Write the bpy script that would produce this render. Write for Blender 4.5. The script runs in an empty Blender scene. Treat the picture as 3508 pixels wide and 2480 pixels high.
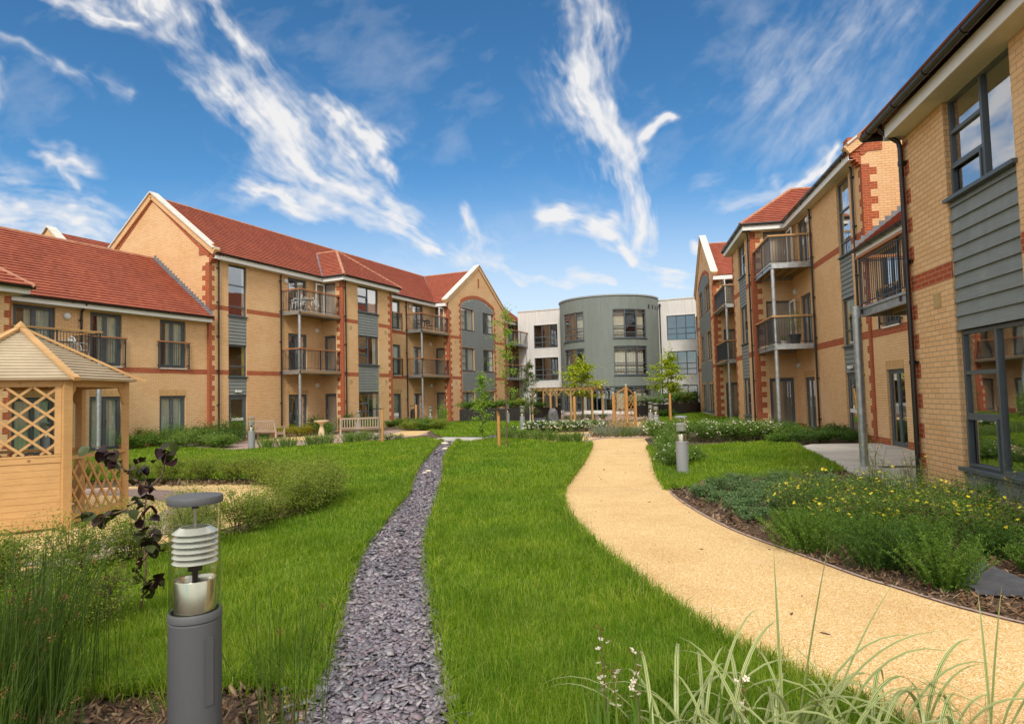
import bpy, math, random
import numpy as np
from mathutils import Vector, Matrix
R = math.radians
sc = bpy.context.scene
COL = sc.collection
rng = np.random.default_rng(7)
random.seed(5)

# ------------------------------------------------------------------ materials
MATS = {}
def newmat(name):
    m = bpy.data.materials.new(name); m.use_nodes = True
    nt = m.node_tree; nt.nodes.clear()
    out = nt.nodes.new('ShaderNodeOutputMaterial'); b = nt.nodes.new('ShaderNodeBsdfPrincipled')
    nt.links.new(b.outputs[0], out.inputs[0])
    MATS[name] = m
    return m, nt, b, out
def N(nt, t, **kw):
    n = nt.nodes.new(t)
    for k, v in kw.items():
        if k.startswith('i_'):
            n.inputs[k[2:].replace('_', ' ')].default_value = v
        else: setattr(n, k, v)
    return n
def ramp(nt, fac, stops):
    r = nt.nodes.new('ShaderNodeValToRGB'); e = r.color_ramp.elements
    while len(e) < len(stops): e.new(0.5)
    for el, (p, c) in zip(e, stops): el.position = p; el.color = (*c, 1)
    nt.links.new(fac, r.inputs[0]); return r.outputs[0]
def mixc(nt, fac, a, b, mode='MIX'):
    m = nt.nodes.new('ShaderNodeMix'); m.data_type = 'RGBA'; m.blend_type = mode
    for sock, v in ((0, fac), (6, a), (7, b)):
        if hasattr(v, 'links'): nt.links.new(v, m.inputs[sock])
        else: m.inputs[sock].default_value = v if sock == 0 else (*v, 1)
    return m.outputs[2]
def math_(nt, op, a, b=None, c=None, clamp=False):
    m = nt.nodes.new('ShaderNodeMath'); m.operation = op; m.use_clamp = clamp
    for i, v in enumerate((a, b, c)):
        if v is None: continue
        if hasattr(v, 'links'): nt.links.new(v, m.inputs[i])
        else: m.inputs[i].default_value = v
    return m.outputs[0]
def noise(nt, vec, scale, detail=3, rough=.55, dist=0):
    n = nt.nodes.new('ShaderNodeTexNoise'); n.inputs['Scale'].default_value = scale
    n.inputs['Detail'].default_value = detail; n.inputs['Roughness'].default_value = rough
    n.inputs['Distortion'].default_value = dist
    if vec is not None: nt.links.new(vec, n.inputs['Vector'])
    return n.outputs[0]
def objco(nt): return nt.nodes.new('ShaderNodeTexCoord').outputs['Object']
def geopos(nt): return nt.nodes.new('ShaderNodeNewGeometry').outputs['Position']
def bump(nt, b, h, strength=.3, dist=.01):
    n = nt.nodes.new('ShaderNodeBump'); n.inputs['Strength'].default_value = strength
    n.inputs['Distance'].default_value = dist
    nt.links.new(h, n.inputs['Height']); nt.links.new(n.outputs[0], b.inputs['Normal'])

def plain(name, col, rough=.6, metal=0, var=.12, scale=6, spec=None, bmp=0, streak=0):
    m, nt, b, out = newmat(name)
    co = objco(nt); nz = noise(nt, co, scale, 4)
    lo = tuple(c*(1-var) for c in col); hi = tuple(min(1, c*(1+var)) for c in col)
    cc_ = ramp(nt, nz, [(.3, lo), (.7, hi)])
    if streak:
        mp = N(nt, 'ShaderNodeMapping'); mp.inputs['Scale'].default_value = (3.2, 3.2, .22); nt.links.new(co, mp.inputs[0])
        cc_ = mixc(nt, streak, cc_, ramp(nt, noise(nt, mp.outputs[0], 1.6, 5, .7), [(.35, (.72, .71, .68)), (.58, (1.03, 1.03, 1.03))]), 'MULTIPLY')
    nt.links.new(cc_, b.inputs['Base Color'])
    b.inputs['Roughness'].default_value = rough; b.inputs['Metallic'].default_value = metal
    if spec is not None: b.inputs['Specular IOR Level'].default_value = spec
    if bmp: bump(nt, b, noise(nt, co, scale*12, 3), bmp, .004)
    return m

def wallvec(nt):
    """in-plane coordinate along the wall (picked by the face's own direction) and height, both in metres"""
    co = objco(nt); s = N(nt, 'ShaderNodeSeparateXYZ'); nt.links.new(co, s.inputs[0])
    g = N(nt, 'ShaderNodeNewGeometry'); vt = N(nt, 'ShaderNodeVectorTransform', vector_type='NORMAL', convert_from='WORLD', convert_to='OBJECT')
    nt.links.new(g.outputs['True Normal'], vt.inputs[0]); sn = N(nt, 'ShaderNodeSeparateXYZ'); nt.links.new(vt.outputs[0], sn.inputs[0])
    ax = math_(nt, 'ABSOLUTE', sn.outputs[0]); ay = math_(nt, 'ABSOLUTE', sn.outputs[1])
    k = math_(nt, 'GREATER_THAN', ax, ay)
    m = nt.nodes.new('ShaderNodeMix'); m.data_type = 'FLOAT'
    nt.links.new(k, m.inputs[0]); nt.links.new(s.outputs[0], m.inputs[2]); nt.links.new(s.outputs[1], m.inputs[3])
    return m.outputs[0], s.outputs[2], co

def brick(name, c1, c2, mortar, dark, rot=False):
    m, nt, b, out = newmat(name)
    a, z, co = wallvec(nt)
    cb = N(nt, 'ShaderNodeCombineXYZ')
    nt.links.new(z if rot else a, cb.inputs[0]); nt.links.new(a if rot else z, cb.inputs[1])
    br = nt.nodes.new('ShaderNodeTexBrick'); nt.links.new(cb.outputs[0], br.inputs['Vector'])
    br.inputs['Scale'].default_value = 1; br.inputs['Brick Width'].default_value = .225; br.inputs['Row Height'].default_value = .075
    br.inputs['Mortar Size'].default_value = .008; br.inputs['Mortar Smooth'].default_value = .25; br.inputs['Bias'].default_value = -.2
    br.inputs['Color1'].default_value = (*c1, 1); br.inputs['Color2'].default_value = (*c2, 1); br.inputs['Mortar'].default_value = (*mortar, 1)
    # weathering, patches and speckle
    n1 = noise(nt, co, .55, 4, .6); n2 = noise(nt, co, 60, 3, .7)
    c = mixc(nt, math_(nt, 'MULTIPLY', ramp_f(nt, n1, .42, .72), .55), br.outputs[0], dark, 'MIX')
    c = mixc(nt, .35, c, ramp(nt, n2, [(.25, (.55, .55, .55)), (.75, (1.25, 1.25, 1.25))]), 'MULTIPLY')
    nt.links.new(c, b.inputs['Base Color']); b.inputs['Roughness'].default_value = .88; b.inputs['Specular IOR Level'].default_value = .2
    inv = math_(nt, 'SUBTRACT', 1, br.outputs['Fac'])
    h = math_(nt, 'ADD', inv, math_(nt, 'MULTIPLY', n2, .4))
    bump(nt, b, h, .6, .006)
    return m
def ramp_f(nt, v, a, b_):
    mr = nt.nodes.new('ShaderNodeMapRange'); mr.interpolation_type = 'SMOOTHSTEP'
    mr.inputs['From Min'].default_value = a; mr.inputs['From Max'].default_value = b_
    nt.links.new(v, mr.inputs['Value']); return mr.outputs[0]

brick('buff_brick', (.77, .485, .25), (.68, .40, .185), (.43, .30, .175), (.76, .54, .32))
brick('red_brick', (.40, .085, .030), (.28, .058, .026), (.50, .27, .15), (.36, .11, .06))
brick('soldier_brick', (.64, .38, .16), (.50, .28, .11), (.46, .33, .18), (.50, .33, .17), rot=True)

def tile_mat():
    m, nt, b, out = newmat('roof_tile')
    a, z, co = wallvec(nt)
    cb = N(nt, 'ShaderNodeCombineXYZ')
    # the wall vector picks the axis across the fall for a roof too, once swapped
    s = N(nt, 'ShaderNodeSeparateXYZ'); nt.links.new(co, s.inputs[0])
    other = math_(nt, 'SUBTRACT', math_(nt, 'ADD', s.outputs[0], s.outputs[1]), a)
    use = math_(nt, 'MULTIPLY', a, 1.0)
    nt.links.new(use, cb.inputs[0]); nt.links.new(math_(nt, 'MULTIPLY', z, 8.197), cb.inputs[1])
    fx = math_(nt, 'FLOOR', math_(nt, 'MULTIPLY', use, 6.0)); fz = math_(nt, 'FLOOR', math_(nt, 'MULTIPLY', z, 8.197))
    fx2 = math_(nt, 'FLOOR', math_(nt, 'ADD', math_(nt, 'MULTIPLY', use, 6.0), math_(nt, 'MULTIPLY', math_(nt, 'MODULO', fz, 2.0), .5)))
    cc = N(nt, 'ShaderNodeCombineXYZ'); nt.links.new(fx2, cc.inputs[0]); nt.links.new(fz, cc.inputs[1])
    wn = N(nt, 'ShaderNodeTexWhiteNoise', noise_dimensions='2D'); nt.links.new(cc.outputs[0], wn.inputs['Vector'])
    col = ramp(nt, wn.outputs[0], [(0, (.30, .082, .048)), (.45, (.34, .094, .054)), (.8, (.385, .115, .065)), (1, (.33, .095, .062))])
    big = noise(nt, co, .8, 3)
    col = mixc(nt, .4, col, ramp(nt, big, [(.3, (.72, .72, .76)), (.7, (1.15, 1.1, 1.05))]), 'MULTIPLY')
    fr = math_(nt, 'FRACT', math_(nt, 'ADD', math_(nt, 'MULTIPLY', use, 6.0), math_(nt, 'MULTIPLY', math_(nt, 'MODULO', fz, 2.0), .5)))
    edge = math_(nt, 'GREATER_THAN', fr, .93)
    col = mixc(nt, math_(nt, 'MULTIPLY', edge, .12), col, (.10, .03, .02))
    nt.links.new(col, b.inputs['Base Color']); b.inputs['Roughness'].default_value = .8; b.inputs['Specular IOR Level'].default_value = .3
    bump(nt, b, noise(nt, co, 40, 3), .3, .004)
tile_mat()
plain('ridge_tile', (.42, .20, .12), .85, var=.25, scale=4)
plain('coping_stone', (.62, .60, .54), .8, var=.12, scale=5, bmp=.2)
plain('lead', (.16, .17, .19), .55, var=.2)
plain('frame_grey', (.085, .105, .12), .42, var=.06)
plain('fascia_white', (.78, .78, .76), .45, var=.03)
plain('soffit_white', (.62, .58, .50), .7, var=.05)
plain('black_plastic', (.016, .013, .013), .28, var=.3)
plain('galvanised', (.42, .45, .46), .42, metal=.75, var=.22, scale=9)
plain('dark_steel', (.05, .055, .062), .45, metal=.3, var=.1)
plain('handle_steel', (.55, .56, .56), .3, metal=.9, var=.05)
plain('lamp_white', (.72, .72, .70), .35, var=.04)
plain('render_cream', (.68, .665, .64), .85, var=.05, scale=.7, bmp=.15, streak=.5)
plain('render_white', (.72, .71, .68), .8, var=.05, scale=1)
plain('parapet_grey', (.30, .32, .33), .5, var=.08)
plain('cream_stone', (.62, .50, .32), .8, var=.15, bmp=.3)
plain('concrete', (.46, .44, .40), .85, var=.16, scale=1.6, bmp=.2)
plain('interior', (.34, .28, .22), .9, var=.2, scale=1)
plain('curtain_cream', (.86, .82, .72), .85, var=.05)
plain('curtain_green', (.66, .72, .62), .85, var=.08)
plain('curtain_gold', (.70, .58, .20), .85, var=.1)
plain('black_rattan', (.022, .024, .028), .6, var=.3, scale=30)
plain('white_metal', (.80, .81, .82), .35, var=.03)
plain('teal_plastic', (.02, .35, .40), .4)
plain('charcoal_metal', (.03, .035, .04), .5)
plain('black_cover', (.012, .012, .014), .45, var=.3, scale=5)
plain('planter_black', (.022, .017, .016), .6, var=.3)
plain('terracotta', (.40, .16, .07), .8)
plain('bollard_grey', (.09, .095, .10), .5, var=.05, scale=120, bmp=.25)
plain('bollard_light_grey', (.27, .28, .29), .5, var=.05, scale=60)
plain('louvre_metal', (.86, .87, .88), .38, metal=.55, var=.04)
plain('reflector_metal', (.62, .60, .55), .22, metal=.95, var=.06)
plain('bark_brown', (.13, .085, .05), .9, var=.35, scale=25, bmp=.5)
plain('bark_grey', (.24, .21, .17), .9, var=.3, scale=25, bmp=.4)
plain('birch_bark', (.72, .70, .66), .8, var=.25, scale=18)
plain('green_sign', (.05, .45, .06), .5)
plain('vent_buff', (.50, .36, .17), .8)
plain('slab_slate', (.075, .078, .09), .75, var=.3, scale=7, bmp=.5)
plain('monolith_slate', (.12, .115, .13), .6, var=.45, scale=3, bmp=.6)
plain('paving', (.40, .29, .25), .9, var=.16, scale=9, bmp=.3)
plain('cardboard', (.40, .26, .13), .8)
plain('tape_black', (.015, .015, .015), .6)
plain('pale_pebble', (.62, .55, .45), .8, var=.25, scale=15)

def wood(name, c1, c2, rough=.6, ring=9, knots=True):
    m, nt, b, out = newmat(name)
    co = objco(nt)
    mp = N(nt, 'ShaderNodeMapping'); mp.inputs['Scale'].default_value = (1.2, 1.2, 9); nt.links.new(co, mp.inputs[0])
    n1 = noise(nt, mp.outputs[0], 5, 5, .65, 1.2); n2 = noise(nt, co, 2.2, 3)
    col = ramp(nt, n1, [(.25, c1), (.75, c2)])
    col = mixc(nt, .45, col, ramp(nt, n2, [(.3, (.78, .72, .66)), (.7, (1.18, 1.15, 1.1))]), 'MULTIPLY')
    if knots:
        v = nt.nodes.new('ShaderNodeTexVoronoi'); v.inputs['Scale'].default_value = 3.1; nt.links.new(co, v.inputs['Vector'])
        k = ramp_f(nt, v.outputs['Distance'], .10, .03)
        col = mixc(nt, math_(nt, 'MULTIPLY', k, .75), col, (.16, .06, .02))
    nt.links.new(col, b.inputs['Base Color']); b.inputs['Roughness'].default_value = rough
    bump(nt, b, n1, .25, .004)
wood('gazebo_wood', (.44, .255, .095), (.58, .36, .155))
wood('pergola_wood', (.34, .21, .085), (.43, .28, .12))
wood('gazebo_roof_wood', (.50, .43, .32), (.62, .55, .43), knots=False)
wood('stake_wood', (.42, .20, .05), (.50, .27, .085))
wood('handrail_wood', (.33, .13, .05), (.43, .19, .07), knots=False)
wood('handrail_gold', (.42, .24, .09), (.52, .31, .13), knots=False)
wood('deck_wood', (.26, .17, .08), (.34, .22, .11), knots=False)
wood('bench_wood', (.44, .33, .25), (.56, .44, .34), knots=False)

def cladding(name, col, boards=0, grooves=0):
    m, nt, b, out = newmat(name)
    a, z, co = wallvec(nt)
    mp = N(nt, 'ShaderNodeMapping'); mp.inputs['Scale'].default_value = (1, 1, 14); nt.links.new(co, mp.inputs[0])
    n1 = noise(nt, mp.outputs[0], 2.5, 5, .7, .6)
    lo = tuple(c*.86 for c in col); hi = tuple(c*1.12 for c in col)
    c = ramp(nt, n1, [(.3, lo), (.7, hi)])
    mp2 = N(nt, 'ShaderNodeMapping'); mp2.inputs['Scale'].default_value = (2.6, 2.6, .25); nt.links.new(co, mp2.inputs[0])
    c = mixc(nt, .5, c, ramp(nt, noise(nt, mp2.outputs[0], 1.5, 5, .7), [(.35, (.84, .84, .82)), (.62, (1.08, 1.08, 1.08))]), 'MULTIPLY')
    nt.links.new(c, b.inputs['Base Color']); b.inputs['Roughness'].default_value = .6
    bump(nt, b, n1, .35, .004)
cladding('grey_green_board', (.195, .218, .212))
cladding('tower_board', (.195, .225, .205))

def glass_mat():
    m, nt, b, out = newmat('window_glass'); nt.nodes.remove(b)
    tr = N(nt, 'ShaderNodeBsdfTransparent'); tr.inputs[0].default_value = (.92, .95, .93, 1)
    gl = N(nt, 'ShaderNodeBsdfGlossy'); gl.inputs['Roughness'].default_value = .015; gl.inputs[0].default_value = (.95, .97, 1, 1)
    fr = N(nt, 'ShaderNodeLayerWeight'); fr.inputs['Blend'].default_value = .5
    bp = N(nt, 'ShaderNodeBump'); bp.inputs['Strength'].default_value = .12; bp.inputs['Distance'].default_value = .02
    nt.links.new(noise(nt, objco(nt), 1.3, 1), bp.inputs['Height'])
    nt.links.new(bp.outputs[0], gl.inputs['Normal'])
    f = math_(nt, 'MULTIPLY_ADD', math_(nt, 'POWER', fr.outputs['Facing'], 1.45), .74, .20, clamp=True)
    mx = N(nt, 'ShaderNodeMixShader'); nt.links.new(f, mx.inputs[0]); nt.links.new(tr.outputs[0], mx.inputs[1]); nt.links.new(gl.outputs[0], mx.inputs[2])
    nt.links.new(mx.outputs[0], out.inputs[0])
    m, nt, b, out = newmat('clear_tube'); nt.nodes.remove(b)
    tr = N(nt, 'ShaderNodeBsdfTransparent'); tr.inputs[0].default_value = (.93, .95, .88, 1)
    gl = N(nt, 'ShaderNodeBsdfGlossy'); gl.inputs['Roughness'].default_value = .03
    lw = N(nt, 'ShaderNodeLayerWeight'); lw.inputs['Blend'].default_value = .5
    mx = N(nt, 'ShaderNodeMixShader'); nt.links.new(math_(nt, 'MULTIPLY_ADD', math_(nt, 'POWER', lw.outputs['Facing'], 2.2), .75, .05, clamp=True), mx.inputs[0])
    nt.links.new(tr.outputs[0], mx.inputs[1]); nt.links.new(gl.outputs[0], mx.inputs[2]); nt.links.new(mx.outputs[0], out.inputs[0])
glass_mat()

def leafmat(name, cols, rough=.5, trans=.35, fade=None):
    """foliage: each leaf its own shade, some light let through"""
    m, nt, b, out = newmat(name)
    g = N(nt, 'ShaderNodeNewGeometry')
    n = len(cols)
    col = ramp(nt, g.outputs['Random Per Island'], [((i+.5)/n, c) for i, c in enumerate(cols)])
    big = noise(nt, g.outputs['Position'], 1.1, 2)
    col = mixc(nt, .5, col, ramp(nt, big, [(.35, (.75, .8, .7)), (.65, (1.2, 1.15, 1.0))]), 'MULTIPLY')
    if name == 'grass_blades':
        pt = noise(nt, g.outputs['Position'], .55, 4, .6)
        col = mixc(nt, .9, col, ramp(nt, pt, [(.34, (.82, .94, .85)), (.50, (1, 1, 1)), (.66, (1.18, 1.06, 1.15))]), 'MULTIPLY')
    nt.links.new(col, b.inputs['Base Color']); b.inputs['Roughness'].default_value = rough; b.inputs['Specular IOR Level'].default_value = .25
    t = N(nt, 'ShaderNodeBsdfTranslucent'); nt.links.new(mixc(nt, 1, col, (1.3, 1.4, .6), 'MULTIPLY'), t.inputs[0])
    mx = N(nt, 'ShaderNodeMixShader'); mx.inputs[0].default_value = trans
    nt.links.new(b.outputs[0], mx.inputs[1]); nt.links.new(t.outputs[0], mx.inputs[2]); nt.links.new(mx.outputs[0], out.inputs[0])
    return m
G = [(.07, .15, .012), (.095, .21, .015), (.125, .26, .018), (.15, .29, .022)]
leafmat('grass_blades', [(.085, .175, .005), (.135, .255, .007), (.185, .315, .010), (.24, .365, .015), (.36, .40, .08)], trans=.45)
leafmat('hedge_leaf', [(.13, .20, .025), (.19, .27, .035), (.26, .34, .05), (.24, .25, .05)])
leafmat('dark_leaf', [(.05, .11, .02), (.07, .15, .03), (.10, .18, .035)])
leafmat('mid_leaf', [(.08, .16, .025), (.12, .22, .035), (.17, .28, .045)])
leafmat('rosemary_leaf', [(.13, .22, .05), (.18, .28, .065), (.24, .34, .08)])
leafmat('lavender_leaf', [(.27, .32, .25), (.34, .38, .31), (.22, .28, .19)])
leafmat('lavender_bloom', [(.20, .16, .22), (.26, .21, .27)])
leafmat('bluegreen_leaf', [(.09, .17, .07), (.13, .22, .10), (.18, .28, .13)])
leafmat('potentilla_leaf', [(.08, .16, .03), (.12, .22, .04), (.17, .28, .05)])
leafmat('golden_leaf', [(.42, .46, .03), (.54, .54, .03), (.30, .40, .03), (.22, .34, .03)])
leafmat('yellow_shrub_leaf', [(.35, .30, .03), (.28, .30, .03)])
leafmat('fresh_leaf', [(.17, .30, .03), (.22, .37, .04), (.28, .42, .05)])
leafmat('birch_leaf', [(.12, .16, .05), (.18, .22, .07), (.08, .12, .04)])
leafmat('purple_leaf', [(.022, .009, .013), (.035, .014, .02), (.03, .033, .012), (.05, .016, .025)], rough=.4, trans=.15)
leafmat('purple_green_leaf', [(.045, .06, .018), (.07, .09, .03), (.05, .03, .025)], rough=.4, trans=.2)
leafmat('rush_green', [(.035, .07, .009), (.05, .095, .012), (.075, .13, .016)], trans=.15)
leafmat('rush_seed', [(.22, .11, .04), (.16, .08, .03)], trans=.1)
leafmat('petal_white', [(.80, .78, .74), (.86, .84, .80)], trans=.2)
leafmat('petal_cream', [(.72, .66, .56), (.78, .72, .64)], trans=.2)
leafmat('petal_yellow', [(.80, .62, .03), (.85, .70, .06)], trans=.2)
leafmat('petal_red', [(.6, .03, .05), (.5, .1, .3)], trans=.2)
leafmat('dry_stalk', [(.40, .32, .16), (.32, .28, .12)], trans=.1)
leafmat('slate_chip', [(.16, .14, .18), (.22, .195, .25), (.28, .255, .315), (.20, .205, .24), (.25, .185, .225), (.38, .36, .40)], rough=.7, trans=0)
leafmat('bark_chip', [(.15, .085, .05), (.24, .15, .09), (.10, .055, .035), (.34, .24, .16)], rough=.9, trans=0)

def variegated():
    m, nt, b, out = newmat('striped_leaf')
    uv = N(nt, 'ShaderNodeUVMap'); s = N(nt, 'ShaderNodeSeparateXYZ'); nt.links.new(uv.outputs[0], s.inputs[0])
    g = N(nt, 'ShaderNodeNewGeometry')
    w = math_(nt, 'ABSOLUTE', math_(nt, 'SUBTRACT', s.outputs[0], math_(nt, 'MULTIPLY_ADD', g.outputs['Random Per Island'], .16, .42)))
    col = ramp(nt, w, [(0, (.13, .22, .05)), (.10, (.16, .26, .06)), (.16, (.62, .61, .28)), (.26, (.56, .56, .24)), (.31, (.15, .25, .06)), (.40, (.18, .28, .07)), (.46, (.62, .61, .32))])
    nt.links.new(col, b.inputs['Base Color']); b.inputs['Roughness'].default_value = .4
    t = N(nt, 'ShaderNodeBsdfTranslucent'); nt.links.new(col, t.inputs[0])
    mx = N(nt, 'ShaderNodeMixShader'); mx.inputs[0].default_value = .3
    nt.links.new(b.outputs[0], mx.inputs[1]); nt.links.new(t.outputs[0], mx.inputs[2]); nt.links.new(mx.outputs[0], out.inputs[0])
variegated()

def ground_mats():
    m, nt, b, out = newmat('mulch_soil'); p = geopos(nt)
    v = nt.nodes.new('ShaderNodeTexVoronoi'); v.inputs['Scale'].default_value = 28; nt.links.new(p, v.inputs['Vector'])
    c = ramp(nt, noise(nt, p, 35, 5, .7), [(.3, (.045, .028, .018)), (.5, (.11, .07, .045)), (.7, (.22, .15, .10))])
    c = mixc(nt, .5, c, v.outputs['Color'], 'MULTIPLY'); c = mixc(nt, .35, c, (.15, .10, .065))
    nt.links.new(c, b.inputs['Base Color']); b.inputs['Roughness'].default_value = .95
    bump(nt, b, v.outputs['Distance'], .8, .03)
    m, nt, b, out = newmat('gold_gravel'); p = geopos(nt)
    v = nt.nodes.new('ShaderNodeTexVoronoi'); v.inputs['Scale'].default_value = 130; nt.links.new(p, v.inputs['Vector'])
    s = N(nt, 'ShaderNodeSeparateColor'); nt.links.new(v.outputs['Color'], s.inputs[0])
    c = ramp(nt, s.outputs[0], [(0, (.44, .25, .08)), (.2, (.60, .38, .14)), (.5, (.72, .49, .21)), (.8, (.80, .60, .32)), (1, (.86, .74, .52))])
    big = noise(nt, p, 1.1, 5, .6); fine = noise(nt, p, 300, 2)
    c = mixc(nt, .55, c, ramp(nt, big, [(.32, (.80, .70, .60)), (.45, (.95, .90, .85)), (.55, (1.0, .99, .98)), (.7, (1.08, 1.08, 1.10))]), 'MULTIPLY')
    c = mixc(nt, ramp_f(nt, v.outputs['Distance'], .004, .0075), c, (.36, .20, .08)) if False else c
    dk = ramp_f(nt, noise(nt, p, 55, 4, .8), .66, .78)
    c = mixc(nt, math_(nt, 'MULTIPLY', dk, .35), c, (.20, .12, .06))
    wr = ramp_f(nt, noise(nt, p, .5, 5, .65), .50, .72); c = mixc(nt, math_(nt, 'MULTIPLY', wr, .32), c, (.46, .29, .14))
    nt.links.new(c, b.inputs['Base Color']); b.inputs['Roughness'].default_value = .8; b.inputs['Specular IOR Level'].default_value = .3
    bump(nt, b, v.outputs['Distance'], .6, .006)
    m, nt, b, out = newmat('lawn_soil'); p = geopos(nt)
    c = ramp(nt, noise(nt, p, 14, 5, .7), [(.3, (.06, .13, .008)), (.6, (.10, .20, .010)), (.8, (.15, .25, .018))])
    nt.links.new(c, b.inputs['Base Color']); b.inputs['Roughness'].default_value = .95
    m, nt, b, out = newmat('slate_bed'); p = geopos(nt)
    v = nt.nodes.new('ShaderNodeTexVoronoi'); v.inputs['Scale'].default_value = 22; nt.links.new(p, v.inputs['Vector'])
    s = N(nt, 'ShaderNodeSeparateColor'); nt.links.new(v.outputs['Color'], s.inputs[0])
    c = ramp(nt, s.outputs[1], [(0, (.06, .055, .07)), (.6, (.13, .12, .15)), (1, (.22, .21, .24))])
    nt.links.new(c, b.inputs['Base Color']); b.inputs['Roughness'].default_value = .7; bump(nt, b, v.outputs['Distance'], 1, .03)
    m, nt, b, out = newmat('block_paving'); p = geopos(nt)
    br = nt.nodes.new('ShaderNodeTexBrick'); nt.links.new(p, br.inputs['Vector']); br.inputs['Scale'].default_value = 1
    br.inputs['Brick Width'].default_value = .2; br.inputs['Row Height'].default_value = .1; br.inputs['Mortar Size'].default_value = .004
    br.inputs['Color1'].default_value = (.42, .30, .26, 1); br.inputs['Color2'].default_value = (.34, .24, .21, 1); br.inputs['Mortar'].default_value = (.2, .16, .13, 1)
    c = mixc(nt, .4, br.outputs[0], ramp(nt, noise(nt, p, 3, 4), [(.3, (.75, .75, .75)), (.7, (1.2, 1.2, 1.2))]), 'MULTIPLY')
    nt.links.new(c, b.inputs['Base Color']); b.inputs['Roughness'].default_value = .9
ground_mats()
M = MATS

# ------------------------------------------------------------------ mesh helpers
def link(o, parent=None):
    COL.objects.link(o)
    if parent is not None: o.parent = parent
    return o
def tag(o, label=None, cat=None, group=None, kind=None):
    if label: o['label'] = label
    if cat: o['category'] = cat
    if group: o['group'] = group
    if kind: o['kind'] = kind
    return o
def empty(name, loc=(0, 0, 0), rz=0, **kw):
    o = bpy.data.objects.new(name, None); o.empty_display_size = .2
    o.location = loc; o.rotation_euler = (0, 0, rz); link(o); return tag(o, **kw)
class MB:
    def __init__(s): s.v = []; s.f = []
    def poly(s, pts):
        i = len(s.v); s.v += [tuple(p) for p in pts]; s.f.append(tuple(range(i, i+len(pts)))); return s
    def box(s, F, a0, a1, d0, d1, z0, z1):
        i = len(s.v)
        s.v += [F(a, d, z) for z in (z0, z1) for a, d in ((a0, d0), (a1, d0), (a1, d1), (a0, d1))]
        s.f += [tuple(i+k for k in q) for q in ((0, 3, 2, 1), (4, 5, 6, 7), (0, 1, 5, 4), (1, 2, 6, 5), (2, 3, 7, 6), (3, 0, 4, 7))]
        return s
    def prism(s, pts, vec):
        i = len(s.v); n = len(pts); s.v += [tuple(p) for p in pts]; s.v += [tuple(p[k]+vec[k] for k in range(3)) for p in pts]
        s.f += [tuple(range(i, i+n))[::-1], tuple(range(i+n, i+2*n))]
        s.f += [(i+k, i+(k+1) % n, i+n+(k+1) % n, i+n+k) for k in range(n)]
        return s
    def bar(s, p, q, w, h, up=(0, 0, 1)):
        """rectangular bar from p to q, w across, h along up"""
        p = Vector(p); q = Vector(q); d = (q-p).normalized(); up = Vector(up)
        if abs(d.dot(up)) > .99: up = Vector((1, 0, 0))
        x = d.cross(up).normalized()*w/2; y = x.cross(d).normalized()*h/2
        return s.prism([p-x-y, p+x-y, p+x+y, p-x+y], q-p)
    def tube(s, pts, rad, n=8, caps=True):
        pts = [Vector(p) for p in pts]; rad = rad if hasattr(rad, '__len__') else [rad]*len(pts)
        base = len(s.v); ref = None
        for k, p in enumerate(pts):
            d = (pts[min(k+1, len(pts)-1)]-pts[max(k-1, 0)]).normalized()
            if ref is None: ref = Vector((1, 0, 0)) if abs(d.x) < .8 else Vector((0, 1, 0))
            x = (ref-d*ref.dot(d)).normalized(); y = d.cross(x); ref = x
            s.v += [tuple(p+(x*math.cos(2*math.pi*j/n)+y*math.sin(2*math.pi*j/n))*rad[k]) for j in range(n)]
        for k in range(len(pts)-1):
            a = base+k*n; b = a+n
            s.f += [(a+j, a+(j+1) % n, b+(j+1) % n, b+j) for j in range(n)]
        if caps: s.f += [tuple(range(base, base+n))[::-1], tuple(range(base+(len(pts)-1)*n, base+len(pts)*n))]
        return s
    def lathe(s, prof, n=24, c=(0, 0), close=True):
        base = len(s.v)
        for r, z in prof:
            s.v += [(c[0]+r*math.cos(2*math.pi*j/n), c[1]+r*math.sin(2*math.pi*j/n), z) for j in range(n)]
        for k in range(len(prof)-1):
            a = base+k*n; b = a+n
            s.f += [(a+j, a+(j+1) % n, b+(j+1) % n, b+j) for j in range(n)]
        if close: s.f += [tuple(range(base, base+n))[::-1], tuple(range(base+(len(prof)-1)*n, base+len(prof)*n))]
        return s
    def build(s, name, mat, parent=None, smooth=False, label=None):
        me = bpy.data.meshes.new(name); me.from_pydata([tuple(map(float, v)) for v in s.v], [], s.f); me.materials.append(M[mat])
        if smooth:
            me.polygons.foreach_set('use_smooth', [True]*len(me.polygons))
            try: me.set_sharp_from_angle(angle=R(40))
            except Exception: pass
        o = bpy.data.objects.new(name, me); link(o, parent)
        if label: o['label'] = label
        return o
def array_mesh(name, verts, faces_flat, sizes, mat, parent=None, uv=None):
    """fast mesh: verts (n,3), flat corner indices and face sizes"""
    me = bpy.data.meshes.new(name); nv = len(verts)
    me.vertices.add(nv); me.vertices.foreach_set('co', np.asarray(verts, dtype=np.float32).ravel())
    fl = np.asarray(faces_flat, dtype=np.int32); sz = np.asarray(sizes, dtype=np.int32)
    me.loops.add(len(fl)); me.loops.foreach_set('vertex_index', fl)
    me.polygons.add(len(sz)); st = np.zeros(len(sz), dtype=np.int32); st[1:] = np.cumsum(sz)[:-1]
    me.polygons.foreach_set('loop_start', st)
    try: me.polygons.foreach_set('loop_total', sz)
    except Exception: pass
    if uv is not None:
        l = me.uv_layers.new(name='UVMap'); l.data.foreach_set('uv', np.asarray(uv, dtype=np.float32)[fl].ravel())
    me.update(calc_edges=True); me.validate()
    me.materials.append(M[mat]); o = bpy.data.objects.new(name, me); link(o, parent); return o

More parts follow.
